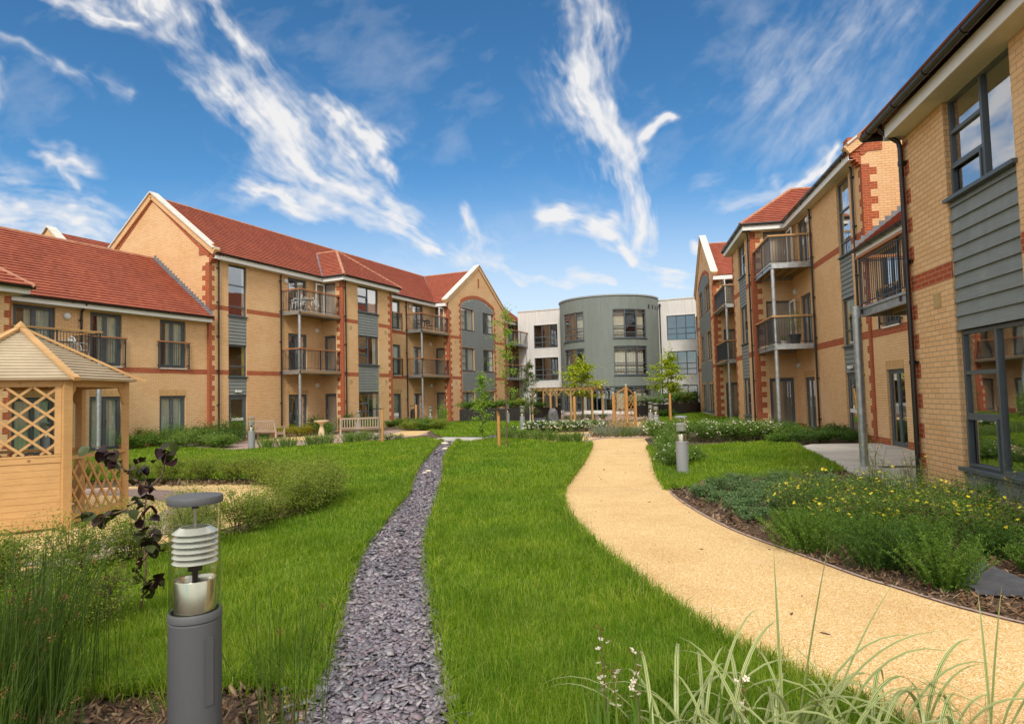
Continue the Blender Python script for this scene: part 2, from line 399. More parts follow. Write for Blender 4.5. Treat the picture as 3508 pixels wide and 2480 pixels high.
def wall(mb, F, a0, a1, z0, z1, holes=(), depth=.12):
    holes = [h for h in holes if h[0] < a1 and h[1] > a0]
    A = sorted({a0, a1, *[min(max(h[0], a0), a1) for h in holes], *[min(max(h[1], a0), a1) for h in holes]})
    Z = sorted({z0, z1, *[min(max(h[2], z0), z1) for h in holes], *[min(max(h[3], z0), z1) for h in holes]})
    for i in range(len(A)-1):
        for j in range(len(Z)-1):
            ca, cz = (A[i]+A[i+1])/2, (Z[j]+Z[j+1])/2
            if any(h[0] < ca < h[1] and h[2] < cz < h[3] for h in holes): continue
            mb.poly([F(A[i], 0, Z[j]), F(A[i+1], 0, Z[j]), F(A[i+1], 0, Z[j+1]), F(A[i], 0, Z[j+1])])
    for b0, b1, c0, c1 in [h[:4] for h in holes]:
        mb.poly([F(b0, 0, c0), F(b0, 0, c1), F(b0, -depth, c1), F(b0, -depth, c0)])
        mb.poly([F(b1, 0, c0), F(b1, 0, c1), F(b1, -depth, c1), F(b1, -depth, c0)])
        mb.poly([F(b0, 0, c1), F(b1, 0, c1), F(b1, -depth, c1), F(b0, -depth, c1)])
        mb.poly([F(b0, 0, c0), F(b1, 0, c0), F(b1, -depth, c0), F(b0, -depth, c0)])

def curtain(F, a0, a1, z0, z1, d, mat, parent, amp=.025, per=.11):
    n = max(4, int((a1-a0)/per*6)); mb = MB(); pr = None
    for k in range(n+1):
        a = a0+(a1-a0)*k/n; dd = d+amp*math.sin(2*math.pi*(a-a0)/per+random.random()*.5)
        if pr is not None: mb.poly([F(pr[0], pr[1], z0), F(a, dd, z0), F(a, dd, z1), F(pr[0], pr[1], z1)])
        pr = (a, dd)
    return mb.build('curtain', mat, parent, smooth=False)
def frame_boxes(mb, F, a0, a1, z0, z1, w=.055, d0=-.12, d1=-.068):
    mb.box(F, a0, a0+w, d0, d1, z0, z1); mb.box(F, a1-w, a1, d0, d1, z0, z1)
    mb.box(F, a0+w, a1-w, d0, d1, z0, z0+w); mb.box(F, a0+w, a1-w, d0, d1, z1-w, z1)
def window(root, F, a0, a1, z0, z1, mull=(), trans=None, sill=True, cur=None, wide=.055, sash=()):
    """mull: fractions across; trans: {column: fractions up}; cur: list of (frac0, frac1, material)"""
    mb = MB(); frame_boxes(mb, F, a0, a1, z0, z1, wide)
    w = wide; xs = [a0]+[a0+(a1-a0)*m for m in mull]+[a1]
    for x in xs[1:-1]: mb.box(F, x-w*.55, x+w*.55, -.118, -.062, z0+w, z1-w)
    for c in range(len(xs)-1):
        for fz in (trans or {}).get(c, ()):
            z = z0+(z1-z0)*fz; mb.box(F, xs[c]+(w if c == 0 else w*.55), xs[c+1]-(w if c == len(xs)-2 else w*.55), -.116, -.064, z-w*.5, z+w*.5)
    for c, f0, f1 in sash:      # an opening light has a second, slightly proud frame
        zz0, zz1 = z0+(z1-z0)*f0+w*.5, z0+(z1-z0)*f1-w*.5; mb2 = mb
        xa = xs[c]+w*.8; xb = xs[c+1]-w*.7
        for bx in ((xa, xa+.03, zz0, zz1), (xb-.03, xb, zz0, zz1), (xa+.03, xb-.03, zz0, zz0+.03), (xa+.03, xb-.03, zz1-.03, zz1)):
            mb2.box(F, bx[0], bx[1], -.07, -.045, bx[2], bx[3])
    o = mb.build('window', 'frame_grey', root)
    MB().poly([F(a0+.02, -.1, z0+.02), F(a1-.02, -.1, z0+.02), F(a1-.02, -.1, z1-.02), F(a0+.02, -.1, z1-.02)]).build('pane', 'window_glass', o)
    if sill: MB().box(F, a0-.04, a1+.04, -.10, .055, z0-.045, z0+.002).build('sill', 'frame_grey', o)
    for f0, f1, mt in (cur or ()): curtain(F, a0+(a1-a0)*f0, a0+(a1-a0)*f1, z0+.02, z1-.02, -.175, mt, o)
    return o
def door(root, F, a0, a1, z0, z1, leaves=2, cur=None, handle=True, solid=False, opened=None):
    mb = MB(); frame_boxes(mb, F, a0, a1, z0, z1, .05)
    n = leaves; step = (a1-a0-.1)/n; xs = [a0+.05+step*k for k in range(n+1)]
    gaps = []
    for k in range(n):
        if opened == k: continue
        wl = .075 if not solid else .14
        frame_boxes(mb, F, xs[k], xs[k+1], z0+.05, z1-.05, wl, -.12, -.075); gaps.append(k)
    o = mb.build('door', 'frame_grey', root)
    g = MB()
    for k in gaps: g.poly([F(xs[k]+.03, -.1, z0+.08), F(xs[k+1]-.03, -.1, z0+.08), F(xs[k+1]-.03, -.1, z1-.08), F(xs[k]+.03, -.1, z1-.08)])
    g.build('pane', 'window_glass', o)
    if opened is not None:
        h = MB(); x = a0+.05 if opened == 0 else a1-.05
        FF = (lambda a, d, z: F(x+d, a, z))
        frame_boxes(h, FF, 0, step, z0+.05, z1-.05, .075, -.02, .025); lf = h.build('open_leaf', 'fascia_white', o)
        MB().poly([FF(.05, 0, z0+.1), FF(step-.05, 0, z0+.1), FF(step-.05, 0, z1-.1), FF(.05, 0, z1-.1)]).build('pane', 'window_glass', o)
    if handle:
        h = MB(); xm = xs[1]-.05 if n == 2 else xs[0]+.09; zh = z0+.95
        for dx in ((0, .1) if n == 2 else (0,)):
            h.tube([F(xm+dx, -.07, zh), F(xm+dx, -.02, zh), F(xm+dx, -.02, zh+.22), F(xm+dx, -.07, zh+.22)], .011, 6)
        h.build('handle', 'handle_steel', o)
    for f0, f1, mt in (cur or ()): curtain(F, a0+(a1-a0)*f0, a0+(a1-a0)*f1, z0+.03, z1-.03, -.175, mt, o)
    return o

def boards(mb, F, a0, a1, z0, z1, g=.155, top=None, holes=()):
    """lapped horizontal boards; top(a) may limit the height"""
    z = z0
    while z < z1-1e-4:
        zt = min(z+g, z1)
        segs = [(a0, a1)]
        for h in holes:
            if h[2] < zt-.02 and h[3] > z+.02:
                ns = []
                for s0, s1 in segs:
                    if h[1] <= s0 or h[0] >= s1: ns.append((s0, s1)); continue
                    if h[0] > s0: ns.append((s0, h[0]))
                    if h[1] < s1: ns.append((h[1], s1))
                segs = ns
        for s0, s1 in segs:
            if top is not None:
                while s0 < s1 and top(s0) < zt: s0 += .03
                while s1 > s0 and top(s1) < zt: s1 -= .03
                if s1 <= s0: continue
            mb.poly([F(s0, .042, z), F(s1, .042, z), F(s1, .012, zt), F(s0, .012, zt)])
            mb.poly([F(s0, .006, z), F(s1, .006, z), F(s1, .042, z), F(s0, .042, z)])
            mb.poly([F(s0, .0, z), F(s0, .042, z), F(s0, .012, zt), F(s0, 0, zt)]); mb.poly([F(s1, .0, z), F(s1, .042, z), F(s1, .012, zt), F(s1, 0, zt)])
        z = zt

def quoin(mb, F, a, sgn, z0, z1, w1=.22, w2=.42, d=.004, phase=0, straight=None):
    """toothed red brick strip growing from the corner a in direction sgn"""
    z = z0; k = phase
    while z < z1-.01:
        zt = min(z+.225, z1); w = w1 if k % 2 else w2
        x0, x1 = sorted((a, a+sgn*w)); mb.box(F, x0, x1, -.02, d, z, zt-.0005); z = zt; k += 1

class Each2:
    def __init__(s, nm, mat, root): s.a = (nm, mat, root)
    def box(s, F, *v): MB().box(F, *v).build(*s.a)
def roof_plane(mb, pts, gauge_z=.122, lip=.042):
    """convex planar roof face cut into courses, each lapping the one below"""
    P = [Vector(p) for p in pts]; n = (P[1]-P[0]).cross(P[2]-P[0]).normalized()
    if n.z < 0: n = -n
    zmin = min(p.z for p in P); zmax = max(p.z for p in P); z = zmin
    def clip(poly, zc, keep_above):
        out = []
        for i in range(len(poly)):
            a, b = poly[i], poly[(i+1) % len(poly)]
            ia = (a.z >= zc) if keep_above else (a.z <= zc); ib = (b.z >= zc) if keep_above else (b.z <= zc)
            if ia: out.append(a)
            if ia != ib and abs(b.z-a.z) > 1e-9:
                t = (zc-a.z)/(b.z-a.z); out.append(a+(b-a)*t)
        return out
    while z < zmax-1e-4:
        zt = min(z+gauge_z, zmax); q = clip(clip(P, z, True), zt, False)
        if len(q) >= 3:
            up = [v+n*(lip*(1-.92*(v.z-z)/(zt-z)) if zt > z else 0) for v in q]; mb.poly(up)
            low = [k for k in range(len(q)) if abs(q[k].z-z) < 1e-4]
            if len(low) >= 2:
                a, b = q[low[0]], q[low[-1]]
                mb.poly([a-n*.01, b-n*.01, b+n*lip, a+n*lip])
        z = zt

# ------------------------------------------------------------------ brick blocks
class Block:
    def __init__(s, root, sd): s.root = root; s.sd = sd
    def P(s, u, o, z): return (s.sd*o, u, z)
    def FU(s, off): return lambda a, d, z: (s.sd*(off+d), a, z)
    def FN(s, u0): return lambda a, d, z: (s.sd*a, u0-d, z)
    def FB(s, u0): return lambda a, d, z: (s.sd*a, u0+d, z)
    def gutter(s, u0, u1, off, z):
        pts = [s.P(u0, off+.06+.06*math.cos(t), z-.0+.06*math.sin(t)) for t in [math.pi+math.pi*k/6 for k in range(7)]]+[s.P(u0, off+.13, z+.012), s.P(u0, off-.01, z+.012)]
        mb = MB().prism(pts[:7]+[pts[7], pts[8]], (0, u1-u0, 0))
        n = int((u1-u0)/1.0)
        for k in range(n+1):
            x = u0+.3+(u1-u0-.6)*k/max(n, 1); mb.prism([s.P(x-.02, off+.06+.07*math.cos(t), z+.07*math.sin(t)) for t in [math.pi+math.pi*j/6 for j in range(7)]], (0, .04, 0))
        return mb.build('gutter', 'black_plastic', s.root)
    def fascia(s, u0, u1, off, z0, z1, ret=()):
        MB().box(s.FU(off), u0, u1, -.0, .022, z0, z1).build('fascia', 'fascia_white', s.root)
        MB().box(s.FU(off), u0, u1, -.36, -.002, z0+.004, z0+.02).build('soffit', 'soffit_white', s.root)
    def downpipe(s, u, off, zt, zb=0.02, over=.34):
        mb = MB(); o = off+.07
        mb.tube([s.P(u+.0, off+over, zt+.08), s.P(u, off+over, zt-.06), s.P(u, o+.02, zt-.26), s.P(u, o, zt-.36), s.P(u, o, zb)], .037, 10)
        z = zt-.6
        while z > .5:
            mb.tube([s.P(u, o, z-.03), s.P(u, o, z+.03)], .047, 10); mb.box(s.FU(off), u-.075, u+.075, .0, .035, z-.02, z+.02); z -= 1.55
        return mb.build('downpipe', 'black_plastic', s.root, smooth=True)
    def balcony(s, u0, u1, off, D, z, pole=None, rail='handrail_wood', far=False, pole_r=.075):
        """deck with steel edge, baluster railing, timber handrail and an optional round pole"""
        F = s.FU(off); root = s.root; mb = MB()
        for k in range(int((u1-u0)/.145)):
            x = u0+k*.145; mb.box(F, x+.005, min(x+.14, u1), .02, D-.06, z-.045, z-.01)
        for k in range(int(D/.4)+1): mb.box(F, u0+.05, u1-.05, .05+k*.4, .12+k*.4, z-.16, z-.05)
        o = mb.build('balcony', 'deck_wood', root)
        e = MB()
        e.box(F, u0, u1, D-.06, D, z-.05, z+.0); e.box(F, u0, u1, D-.06, D, z-.21, z-.19); e.box(F, u0, u1, D-.05, D-.035, z-.19, z-.05)
        for uu in (u0, u1-.06): e.box(F, uu, uu+.06, .0, D-.062, z-.208, z-.003)
        e.build('edge_beam', 'galvanised', o)
        r = MB(); zt = z+1.0
        for zz in (z+.08, zt): r.box(F, u0+.03, u1-.03, D-.045, D-.015, zz-.012, zz+.012)
        for zz in (z+.08, zt): r.box(F, u0+.02, u0+.045, .02, D-.05, zz-.012, zz+.012)
        if far:
            for zz in (z+.08, zt): r.box(F, u1-.045, u1-.02, .02, D-.05, zz-.012, zz+.012)
        n = int((u1-u0)/.105)
        for k in range(n+1):
            x = u0+.03+(u1-u0-.06)*k/n; r.box(F, x-.006, x+.006, D-.037, D-.023, z+.09, zt-.01)
        n = int(D/.105)
        for k in range(n):
            y = .04+(D-.08)*k/n; r.box(F, u0+.026, u0+.038, y-.006, y+.006, z+.09, zt-.01)
            if far: r.box(F, u1-.038, u1-.026, y-.006, y+.006, z+.09, zt-.01)
        for x in (u0+.03, (u0+u1)/2, u1-.03): r.box(F, x-.018, x+.018, D-.048, D-.012, z-.15, zt+.05)
        r.build('railing', 'dark_steel', o)
        h = MB(); h.box(F, u0-.02, u1+.02, D-.085, D+.035, zt+.045, zt+.105); h.box(F, u0-.02, u0+.09, .02, D-.087, zt+.045, zt+.105)
        if far: h.box(F, u1-.09, u1+.02, .02, D-.087, zt+.045, zt+.105)
        h.build('handrail', rail, o)
        if pole is not None:
            x, y, ztop = pole; p = s.P(x, off+y, 0)
            MB().tube([(p[0], p[1], .0), (p[0], p[1], ztop)], pole_r, 16).build('support_pole', 'galvanised', o, smooth=True)
        return o
    def juliet(s, F, a0, a1, z, rail='handrail_wood'):
        mb = MB(); zt = z+1.0
        for zz in (z+.06, zt): mb.box(F, a0-.1, a1+.1, .07, .095, zz-.012, zz+.012)
        n = int((a1-a0+.2)/.1)
        for k in range(n+1): x = a0-.1+(a1-a0+.2)*k/n; mb.box(F, x-.006, x+.006, .076, .089, z+.07, zt-.01)
        for x in (a0-.1, a1+.1):
            mb.box(F, x-.02, x+.02, .062, .1, z-.05, zt+.05)
            for zz in (z+.1, zt-.1): mb.box(F, x-.015, x+.015, .0, .063, zz-.02, zz+.02)
        o = mb.build('juliet_railing', 'dark_steel', s.root)
        MB().tube([F(a0-.16, .08, zt+.075), F(a1+.16, .08, zt+.075)], .035, 8).build('handrail', rail, o, smooth=True)
    def globe(s, F, a, z, r=.13):
        mb = MB(); c = Vector(F(a, 0, z)); n = (Vector(F(a, 1, z))-c); t = (Vector(F(a+1, 0, z))-c)
        rings = [(1, 0), (1, .05), (.86, .09), (.55, .115), (.2, .125)]
        base = 0
        for q, dd in rings:
            mb.v += [tuple(c+n*dd+t*(r*q*math.cos(2*math.pi*j/16))+Vector((0, 0, r*q*math.sin(2*math.pi*j/16)))) for j in range(16)]
        for k in range(4): mb.f += [(k*16+j, k*16+(j+1) % 16, k*16+16+(j+1) % 16, k*16+16+j) for j in range(16)]
        mb.f.append(tuple(range(64, 80))); mb.build('wall_light', 'lamp_white', s.root, smooth=True)
    def bulkhead(s, F, a, z):
        MB().box(F, a-.17, a+.17, .03, .1, z-.05, z+.05).build('wall_light', 'lamp_white', s.root)
    def vent(s, F, a, z):
        mb = MB(); mb.box(F, a-.11, a+.11, 0, .006, z-.11, z+.11)
        for k in range(6): mb.box(F, a-.1, a+.1, .007, .012, z-.095+k*.033, z-.08+k*.033)
        mb.build('air_brick', 'vent_buff', s.root)

def strip(b, F, a0, a1, k, gfdoor=True, g=.155, cur=None):
    """tall strip of windows and boards (a stair bay): upper window, boards, middle window, boards, door"""
    pass

def brick_building(root, sd, U, k, rail, label_extra=None):
    """U: dict of positions along the front; k: storey height factor"""
    b = Block(root, sd); Z = lambda z: z*k
    ROOFE = Z(8.42); FAS0, FAS1 = Z(8.15), Z(8.38); RZ = Z(8.42)+(U['dep']+.35)*.77
    dep = U['dep']; B1, B2 = U['B1'], U['B2']
    c, s0, s1 = U['c'], U['s0'], U['s1']; p1, p2 = U['p1'], U['p2']; d0, d1 = U['d0'], U['d1']; ui = U['ui']
    w0, w1, be = U['w0'], U['w1'], U['be']; j0, j1, p3, e0, e1, u2 = U['j0'], U['j1'], U['p3'], U['e0'], U['e1'], U['u2']
    g0, g1, g2, g3, gn0, gn1 = U['gw']   # wing start, end, panel start, end, inner window edges
    m0, m1, end = U['m0'], U['m1'], U['end']
    F0 = b.FU(0); FB1 = b.FU(B1); FB2 = b.FU(B2); FR1 = b.FN(ui); FR2 = b.FN(u2)
    # ---------- walls
    mb = MB()
    st = [(s0, s1, 0, Z(8.12))]
    dd = [(d0, d1, .02, Z(2.03)), (d0, d1, Z(3.22), Z(5.2)), (d0, d1, Z(6.22), Z(8.1))]
    jj = [(j0, j1, .02, Z(2.0)), (j0, j1, Z(3.22), Z(5.2)), (j0, j1, Z(6.22), Z(8.12))]
    ee = [(e0, e1, .02, Z(2.0)), (e0, e1, Z(3.22), Z(5.2)), (e0, e1, Z(6.22), Z(8.12))]
    mm = [(m0, m1, .02, Z(2.0)), (m0, m1, Z(3.22), Z(5.2)), (m0, m1, Z(6.22), Z(8.12))]
    top = Z(8.3)
    wall(mb, F0, c, ui, 0, top, st+dd); wall(mb, F0, be, u2, 0, top, jj+ee); wall(mb, F0, g1, end, 0, top, mm)
    r1 = [(.14, .14+U['rd'], .02, Z(2.05)), (.14, .14+U['rd'], Z(3.22), Z(5.22)), (.14, .14+U['rd'], Z(6.22), Z(8.12))]
    wall(mb, FR1, 0, B1, 0, top, r1); wall(mb, FR2, 0, B2, 0, top, r1)
    bw = [(w0, w1, Z(.1), Z(8.12))]
    wall(mb, FB1, ui, be, 0, top, bw); wall(mb, b.FB(be), 0, B1, 0, top); wall(mb, b.FB(g1), 0, B2, 0, top)
    # gable wing front with apex
    pw = [(g2, gn0), (gn1, g3)]; gz = [(Z(.32), Z(2.03)), (Z(3.64), Z(5.34)), (Z(6.7), Z(8.3))]
    gh = [(a, a2, z, z2) for a, a2 in pw for z, z2 in gz]
    wall(mb, FB2, g0, g1, 0, Z(8.6), gh)
    gc = (g0+g1)/2; AP = Z(8.6)+(g1-g0)/2*U['gs']
    mb.poly([FB2(g0, 0, Z(8.6)), FB2(g1, 0, Z(8.6)), FB2(gc, 0, AP)])
    # near gable end (faces the camera) and the far end
    FG = b.FN(c)
    for FF in (FG, b.FB(end)):
        mb.poly([FF(-2*dep, 0, 0), FF(0, 0, 0), FF(0, 0, ROOFE), FF(-dep, 0, RZ), FF(-2*dep, 0, ROOFE)])
    # recessed reveal backs around the stair strips so no gap shows
    mb.poly([F0(s0, -.121, 0), F0(s1, -.121, 0), F0(s1, -.121, .02), F0(s0, -.121, .02)])
    # low wing wall
    lw = U['low']; lo = lw['off']; FL = b.FU(lo); L0 = lw['start']; LH = Z(5.45); lh = []
    for a0_, a1_, kind in lw['doors']:
        lh += [(a0_, a1_, .02, Z(2.05)), (a0_, a1_, Z(3.22), Z(5.22))]
    for a0_, a1_ in lw.get('upper', ()): lh.append((a0_, a1_, Z(3.22), Z(5.22)))
    wall(mb, FL, lw['bay'][0], c, 0, LH, lh)
    by0, by1, bo, bwin = lw['bay'][0], lw['bay'][1], lw['bay'][2], lw['bay'][3]     # bay runs by1 (near) .. by0 (far), sticks out to bo
    FLB = b.FU(bo); wall(mb, FLB, by1, by0, 0, LH, [(bwin[0], bwin[1], .30, Z(5.3))]); wall(mb, b.FB(by0), lo, bo, 0, LH); wall(mb, b.FN(by1), lo, bo, 0, LH)
    if L0 < by1: wall(mb, FL, L0, by1, 0, LH)
    wo = mb.build('wall', 'buff_brick', root)
    # ---------- red brick trim
    class Each:
        def __init__(s, nm): s.nm = nm
        def box(s, F, *v): MB().box(F, *v).build(s.nm, 'red_brick', root)
        def bar(s, *v, **kw): MB().bar(*v, **kw).build(s.nm, 'red_brick', root)
    q, pq, kq, dq, vq = Each('string_course'), Each('plinth'), MB(), MB(), Each('verge_course')
    def qn(F, a_, sg, z0, z1, *v, **kw): m_ = MB(); quoin(m_, F, a_, sg, z0, z1, *v, **kw); m_.build('quoin', 'red_brick', root)
    zc = Z(8.0)
    qn(FG, 0, -1, 0, zc); qn(F0, c, 1, 0, zc, .16, .30)
    qn(FR1, B1, -1, 0, Z(8.14)); qn(FB1, ui, 1, 0, Z(8.14), .12, .12)
    qn(FB1, be, -1, 0, Z(8.14)); qn(b.FB(be), B1, -1, 0, Z(8.14))
    qn(FR2, B2, -1, 0, zc); qn(FB2, g0, 1, 0, zc, .2, .42); qn(FB2, g1, -1, 0, zc, .2, .42); qn(b.FB(g1), B2, -1, 0, zc)
    qn(FB2, g2-.04, -1, 0, Z(8.6), .16, .34, phase=1); qn(FB2, g3+.04, 1, 0, Z(8.6), .16, .34, phase=1)
    qn(b.FB(by0), bo, -1, 0, Z(5.2), .9, .9); qn(FLB, by0, -1, 0, Z(5.2), .05, .20)
    # corbelled kneelers
    for FF, a, sg in ((F0, c, 1), ):
        for t in range(5): kq.box(FF, c+.001, c+.34-.0, -.0, .07+.075*t, zc+t*.075*k, zc+(t+1)*.075*k-.001)
        kq.box(FF, c-.03, c+.345, -.6, .37, zc+.375*k, zc+.80*k)
    kq.build('kneeler', 'red_brick', root)
    for a, sg in ((g0, -1), (g1, 1)):
        kq = MB()
        for t in range(5): x0, x1 = sorted((a+.02*sg, a+sg*(.06+.075*t))); q.box(FB2, x0, x1, -.35, .003, zc+t*.075*k, zc+(t+1)*.075*k-.001)
        x0, x1 = sorted((a-.05*sg, a+sg*.42)); kq.box(FB2, x0, x1, -.35, .005, zc+.375*k, zc+.62*k); kq.build('kneeler', 'red_brick', root)
    # gable diamond of raised red bricks
    for t in range(10): x = .09 if t % 2 else .14; dq.box(FB2, gc-x, gc+x, -.01, .01, Z(10.15)+t*.075, Z(10.15)+(t+1)*.075-.002)
    dq.build('brick_motif', 'red_brick', root)
    segs0 = [(c, s0), (s1, d0), (d1, ui), (be, j0), (j1, e0), (e1, u2), (g1, m0), (m1, end)]
    for x0, x1 in segs0: pq.box(F0, x0, x1, -.01, .0035, .0, .21)
    bz = [(Z(2.97), Z(3.19)), (Z(5.92), Z(6.13))]
    for z0, z1 in bz:
        for x0, x1 in ((c, s0), (s1, p2), (be, p3), (g1, g1+.9)): q.box(F0, x0, x1, -.01, .003, z0, z1)
        for x0, x1 in ((ui, w0), (w1, be)): q.box(FB1, x0, x1, -.01, .0032, z0, z1)
        for x0, x1 in ((g0, g2), (g3, g1)): q.box(FB2, x0, x1, -.01, .0032, z0, z1)
    z0, z1 = bz[0]; q.box(FL, by0, c-.0, -.01, .003, z0, z1); q.box(FLB, bwin[1]+.0, by0, -.01, .003, z0, z1); q.box(FLB, by1, bwin[0], -.01, .003, z0, z1)
    xs = sorted([by0, c]+[v for a0_, a1_, _ in lw['doors'] for v in (a0_, a1_)])
    for x0, x1 in zip(xs[::2], xs[1::2]): pq.box(FL, x0, x1, -.01, .0033, 0, .21)
    # gable verge brick course
    sl = Vector(FG(-dep, 0, RZ))-Vector(FG(0, 0, ROOFE))
    vq.bar(Vector(FG(0, .01, ROOFE-.14)), Vector(FG(-dep, .01, RZ-.14)), .03, .12, up=(0, 0, 1)); vq.bar(Vector(FG(-2*dep, .01, ROOFE-.14)), Vector(FG(-dep, .01, RZ-.14)), .03, .12)
    # arch over the boarded panel
    ar = [(g2-.10+(g3-g2+.2)*t/24, Z(8.62)+Z(.62)*math.sin(math.pi*t/24)**.8) for t in range(25)]
    arch = MB()
    for t in range(24):
        (x0, y0), (x1, y1) = ar[t], ar[t+1]
        arch.prism([FB2(x0, -.01, y0), FB2(x1, -.01, y1), FB2(x1, -.01, y1+.24), FB2(x0, -.01, y0+.24)], Vector(FB2(0, .05, 0))-Vector(FB2(0, 0, 0)))
    arch.build('brick_arch', 'red_brick', root)
    # soldier courses above ground floor doors
    so = Each2('soldier_course', 'soldier_brick', root)
    for x0, x1 in ((d0, d1), (j0, j1), (e0, e1)): so.box(F0, x0-.1, x1+.1, -.01, .003, Z(2.05)+.005, Z(2.05)+.225)
    for a0_, a1_, _ in lw['doors']: so.box(FL, a0_-.02, a1_+.02, -.01, .003, Z(2.07)+.005, Z(2.07)+.225)
    # ---------- boards
    def bd(*v, **kw): m_ = MB(); boards(m_, *v, **kw); m_.build('cladding', 'grey_green_board', root)
    cl_strip = lambda F, x0, x1, z0, z1, g=.155: bd((lambda a, d, z: F(a, d-.05, z)), x0, x1, z0, z1, g)
    cl_strip(F0, s0, s1, Z(4.39), Z(5.72)); cl_strip(F0, s0, s1, Z(2.05), Z(2.86))
    cl_strip(FB1, w0, w1, Z(5.32), Z(6.62)); cl_strip(FB1, w0, w1, Z(2.12), Z(3.62)); cl_strip(FB1, w0, w1, .12, Z(.42))
    topf = lambda a: Z(8.62)+Z(.62)*max(0, math.sin(math.pi*min(max((a-g2)/(g3-g2), 0), 1)))**.8
    bd(FB2, g2, g3, .12, Z(9.2), .155, top=topf, holes=[(h[0]-.02, h[1]+.02, h[2]-.03, h[3]+.02) for h in gh])
    wz = lw['win']      # sill and head of the low bay's two windows
    bd((lambda a, d, z: FLB(a, d-.05, z)), bwin[0], bwin[1], wz[1], wz[2], .185); bd((lambda a, d, z: FLB(a, d-.05, z)), bwin[0], bwin[1], .32, wz[0]-.03, .18)
    pl = Each2('plinth_sill', 'cream_stone', root); pl.box(FLB, bwin[0]-.03, bwin[1]+.03, -.05, .045, .24, .31); pl.box(FB2, g2, g3, -.0, .05, .06, .12)
    # ---------- windows and doors
    cc, cg = 'curtain_cream', 'curtain_gold'
    window(root, F0, s0, s1, Z(5.74), Z(8.09), trans={0: (.185, .61)}, cur=[(.86, .98, cc)])
    window(root, F0, s0, s1, Z(2.9), Z(4.37), trans={0: (.33,)}, cur=[(.84, .98, cg)])
    o = door(root, F0, s0, s1, .02, Z(2.03), leaves=1, solid=True, handle=True)
    MB().box(F0, s0+.2, s1-.2, -.07, -.03, .86, .98).build('push_plate', 'lamp_white', o)
    b.bulkhead(lambda a, d, z: F0(a, d-.03, z), (s0+s1)/2, Z(2.22))
    for z0, z1, n in ((.02, Z(2.03), 0), (Z(3.22), Z(5.2), 1), (Z(6.22), Z(8.1), 2)):
        door(root, F0, d0, d1, z0, z1, cur=[(.62, .9, cc)] if n < 2 else [(.55, .95, cc)])
        door(root, FR1, .14, .14+U['rd'], z0, z1, leaves=1, cur=[(.1, .4, cc)] if n < 2 else None, opened=0 if (n == 2 or (n == 1 and sd < 0)) else None)
        door(root, F0, j0, j1, z0, z1, leaves=1, cur=[(.3, .8, 'curtain_green')]); door(root, F0, e0, e1, z0, z1, cur=[(.1, .35, cc), (.6, .95, cc)])
        door(root, FR2, .14, .14+U['rd'], z0, z1, leaves=1, cur=[(.1, .5, cc)] if n != 2 else None, opened=1 if n == 2 else None)
        door(root, F0, m0, m1, z0, z1, cur=[(.5, .95, cc)])
    for z0, z1 in ((Z(.46), Z(2.1)), (Z(3.66), Z(5.3)), (Z(6.66), Z(8.1))):
        window(root, FB1, w0, w1, z0, z1, mull=(.5,), trans={0: (.32, .62)} if sd > 0 else {0: (.32, .62)}, cur=[(.55, .95, cc) if z0 > 5 else (.78, .95, cc)], sash=((0, .32, .62),))
    for n, (x0, x1, z0, z1) in enumerate(gh):
        window(root, FB2, x0, x1, z0, z1, mull=(.5,), trans={(0 if n < 3 else 1): (.33, .66)}, cur=[(.05, .4, cc), (.6, .95, cc)] if n < 3 else [(.7, .95, cc)])
    wsp = lw['mull']
    window(root, FLB, bwin[0], bwin[1], wz[0], wz[1]-.01, mull=(wsp,), trans={(1 if sd < 0 else 0): (.38, .69)}, wide=.052, cur=lw.get('cur'), sash=((1 if sd < 0 else 0, 0, .38),))
    window(root, FLB, bwin[0], bwin[1], wz[2]+.04, Z(5.28), mull=(wsp,), trans={(1 if sd < 0 else 0): (.33, .66)}, wide=.05, sash=((1 if sd < 0 else 0, 0, .33),))
    for a0_, a1_, kind in lw['doors']:
        door(root, FL, a0_, a1_, .02, Z(2.05), cur=[(.06, .94, 'curtain_green')] if sd > 0 else None)
        door(root, FL, a0_, a1_, Z(3.22), Z(5.22), cur=[(.3, .95, 'curtain_green')] if sd > 0 else [(.1, .4, cc)], handle=False)
        if kind == 'juliet': b.juliet(FL, a0_, a1_, Z(3.22), rail); MB().box(FL, a0_-.03, a1_+.03, -.1, .05, Z(3.2)-.04, Z(3.2)).build('stone_sill', 'fascia_white', root)
    for a0_, a1_ in lw.get('upper', ()): door(root, FL, a0_, a1_, Z(3.22), Z(5.22), cur=[(.75, .95, cc)])
    for z in (Z(3.22), Z(6.22)):
        b.juliet(F0, j0, j1, z, rail); MB().box(F0, j0-.02, j1+.02, -.1, .05, z-.06, z-.02).build('stone_sill', 'fascia_white', root)
    # ---------- balconies
    D1, D2 = U['D1'], U['D2']
    b.balcony(p2+.06, ui-.0, 0, D1, Z(3.25), rail=rail)
    b.balcony(p2+.06, ui-.0, 0, D1, Z(6.25), pole=(p2+.16, D1-.11, Z(6.25)-.0 if sd < 0 else Z(6.25)-.06), rail=rail)
    b.balcony(p3+.06, u2, 0, D2, Z(3.25), rail=rail)
    b.balcony(p3+.06, u2, 0, D2, Z(6.25), pole=(p3+.2, D2-.11, Z(6.25)-.06), rail=rail)
    b.balcony(g1+.1, m1+.6, 0, 1.5, Z(3.25), rail=rail, far=True)
    b.balcony(g1+.1, m1+.6, 0, 1.5, Z(6.25), pole=(m1+.55, 1.42, Z(6.2)), rail=rail, far=True)
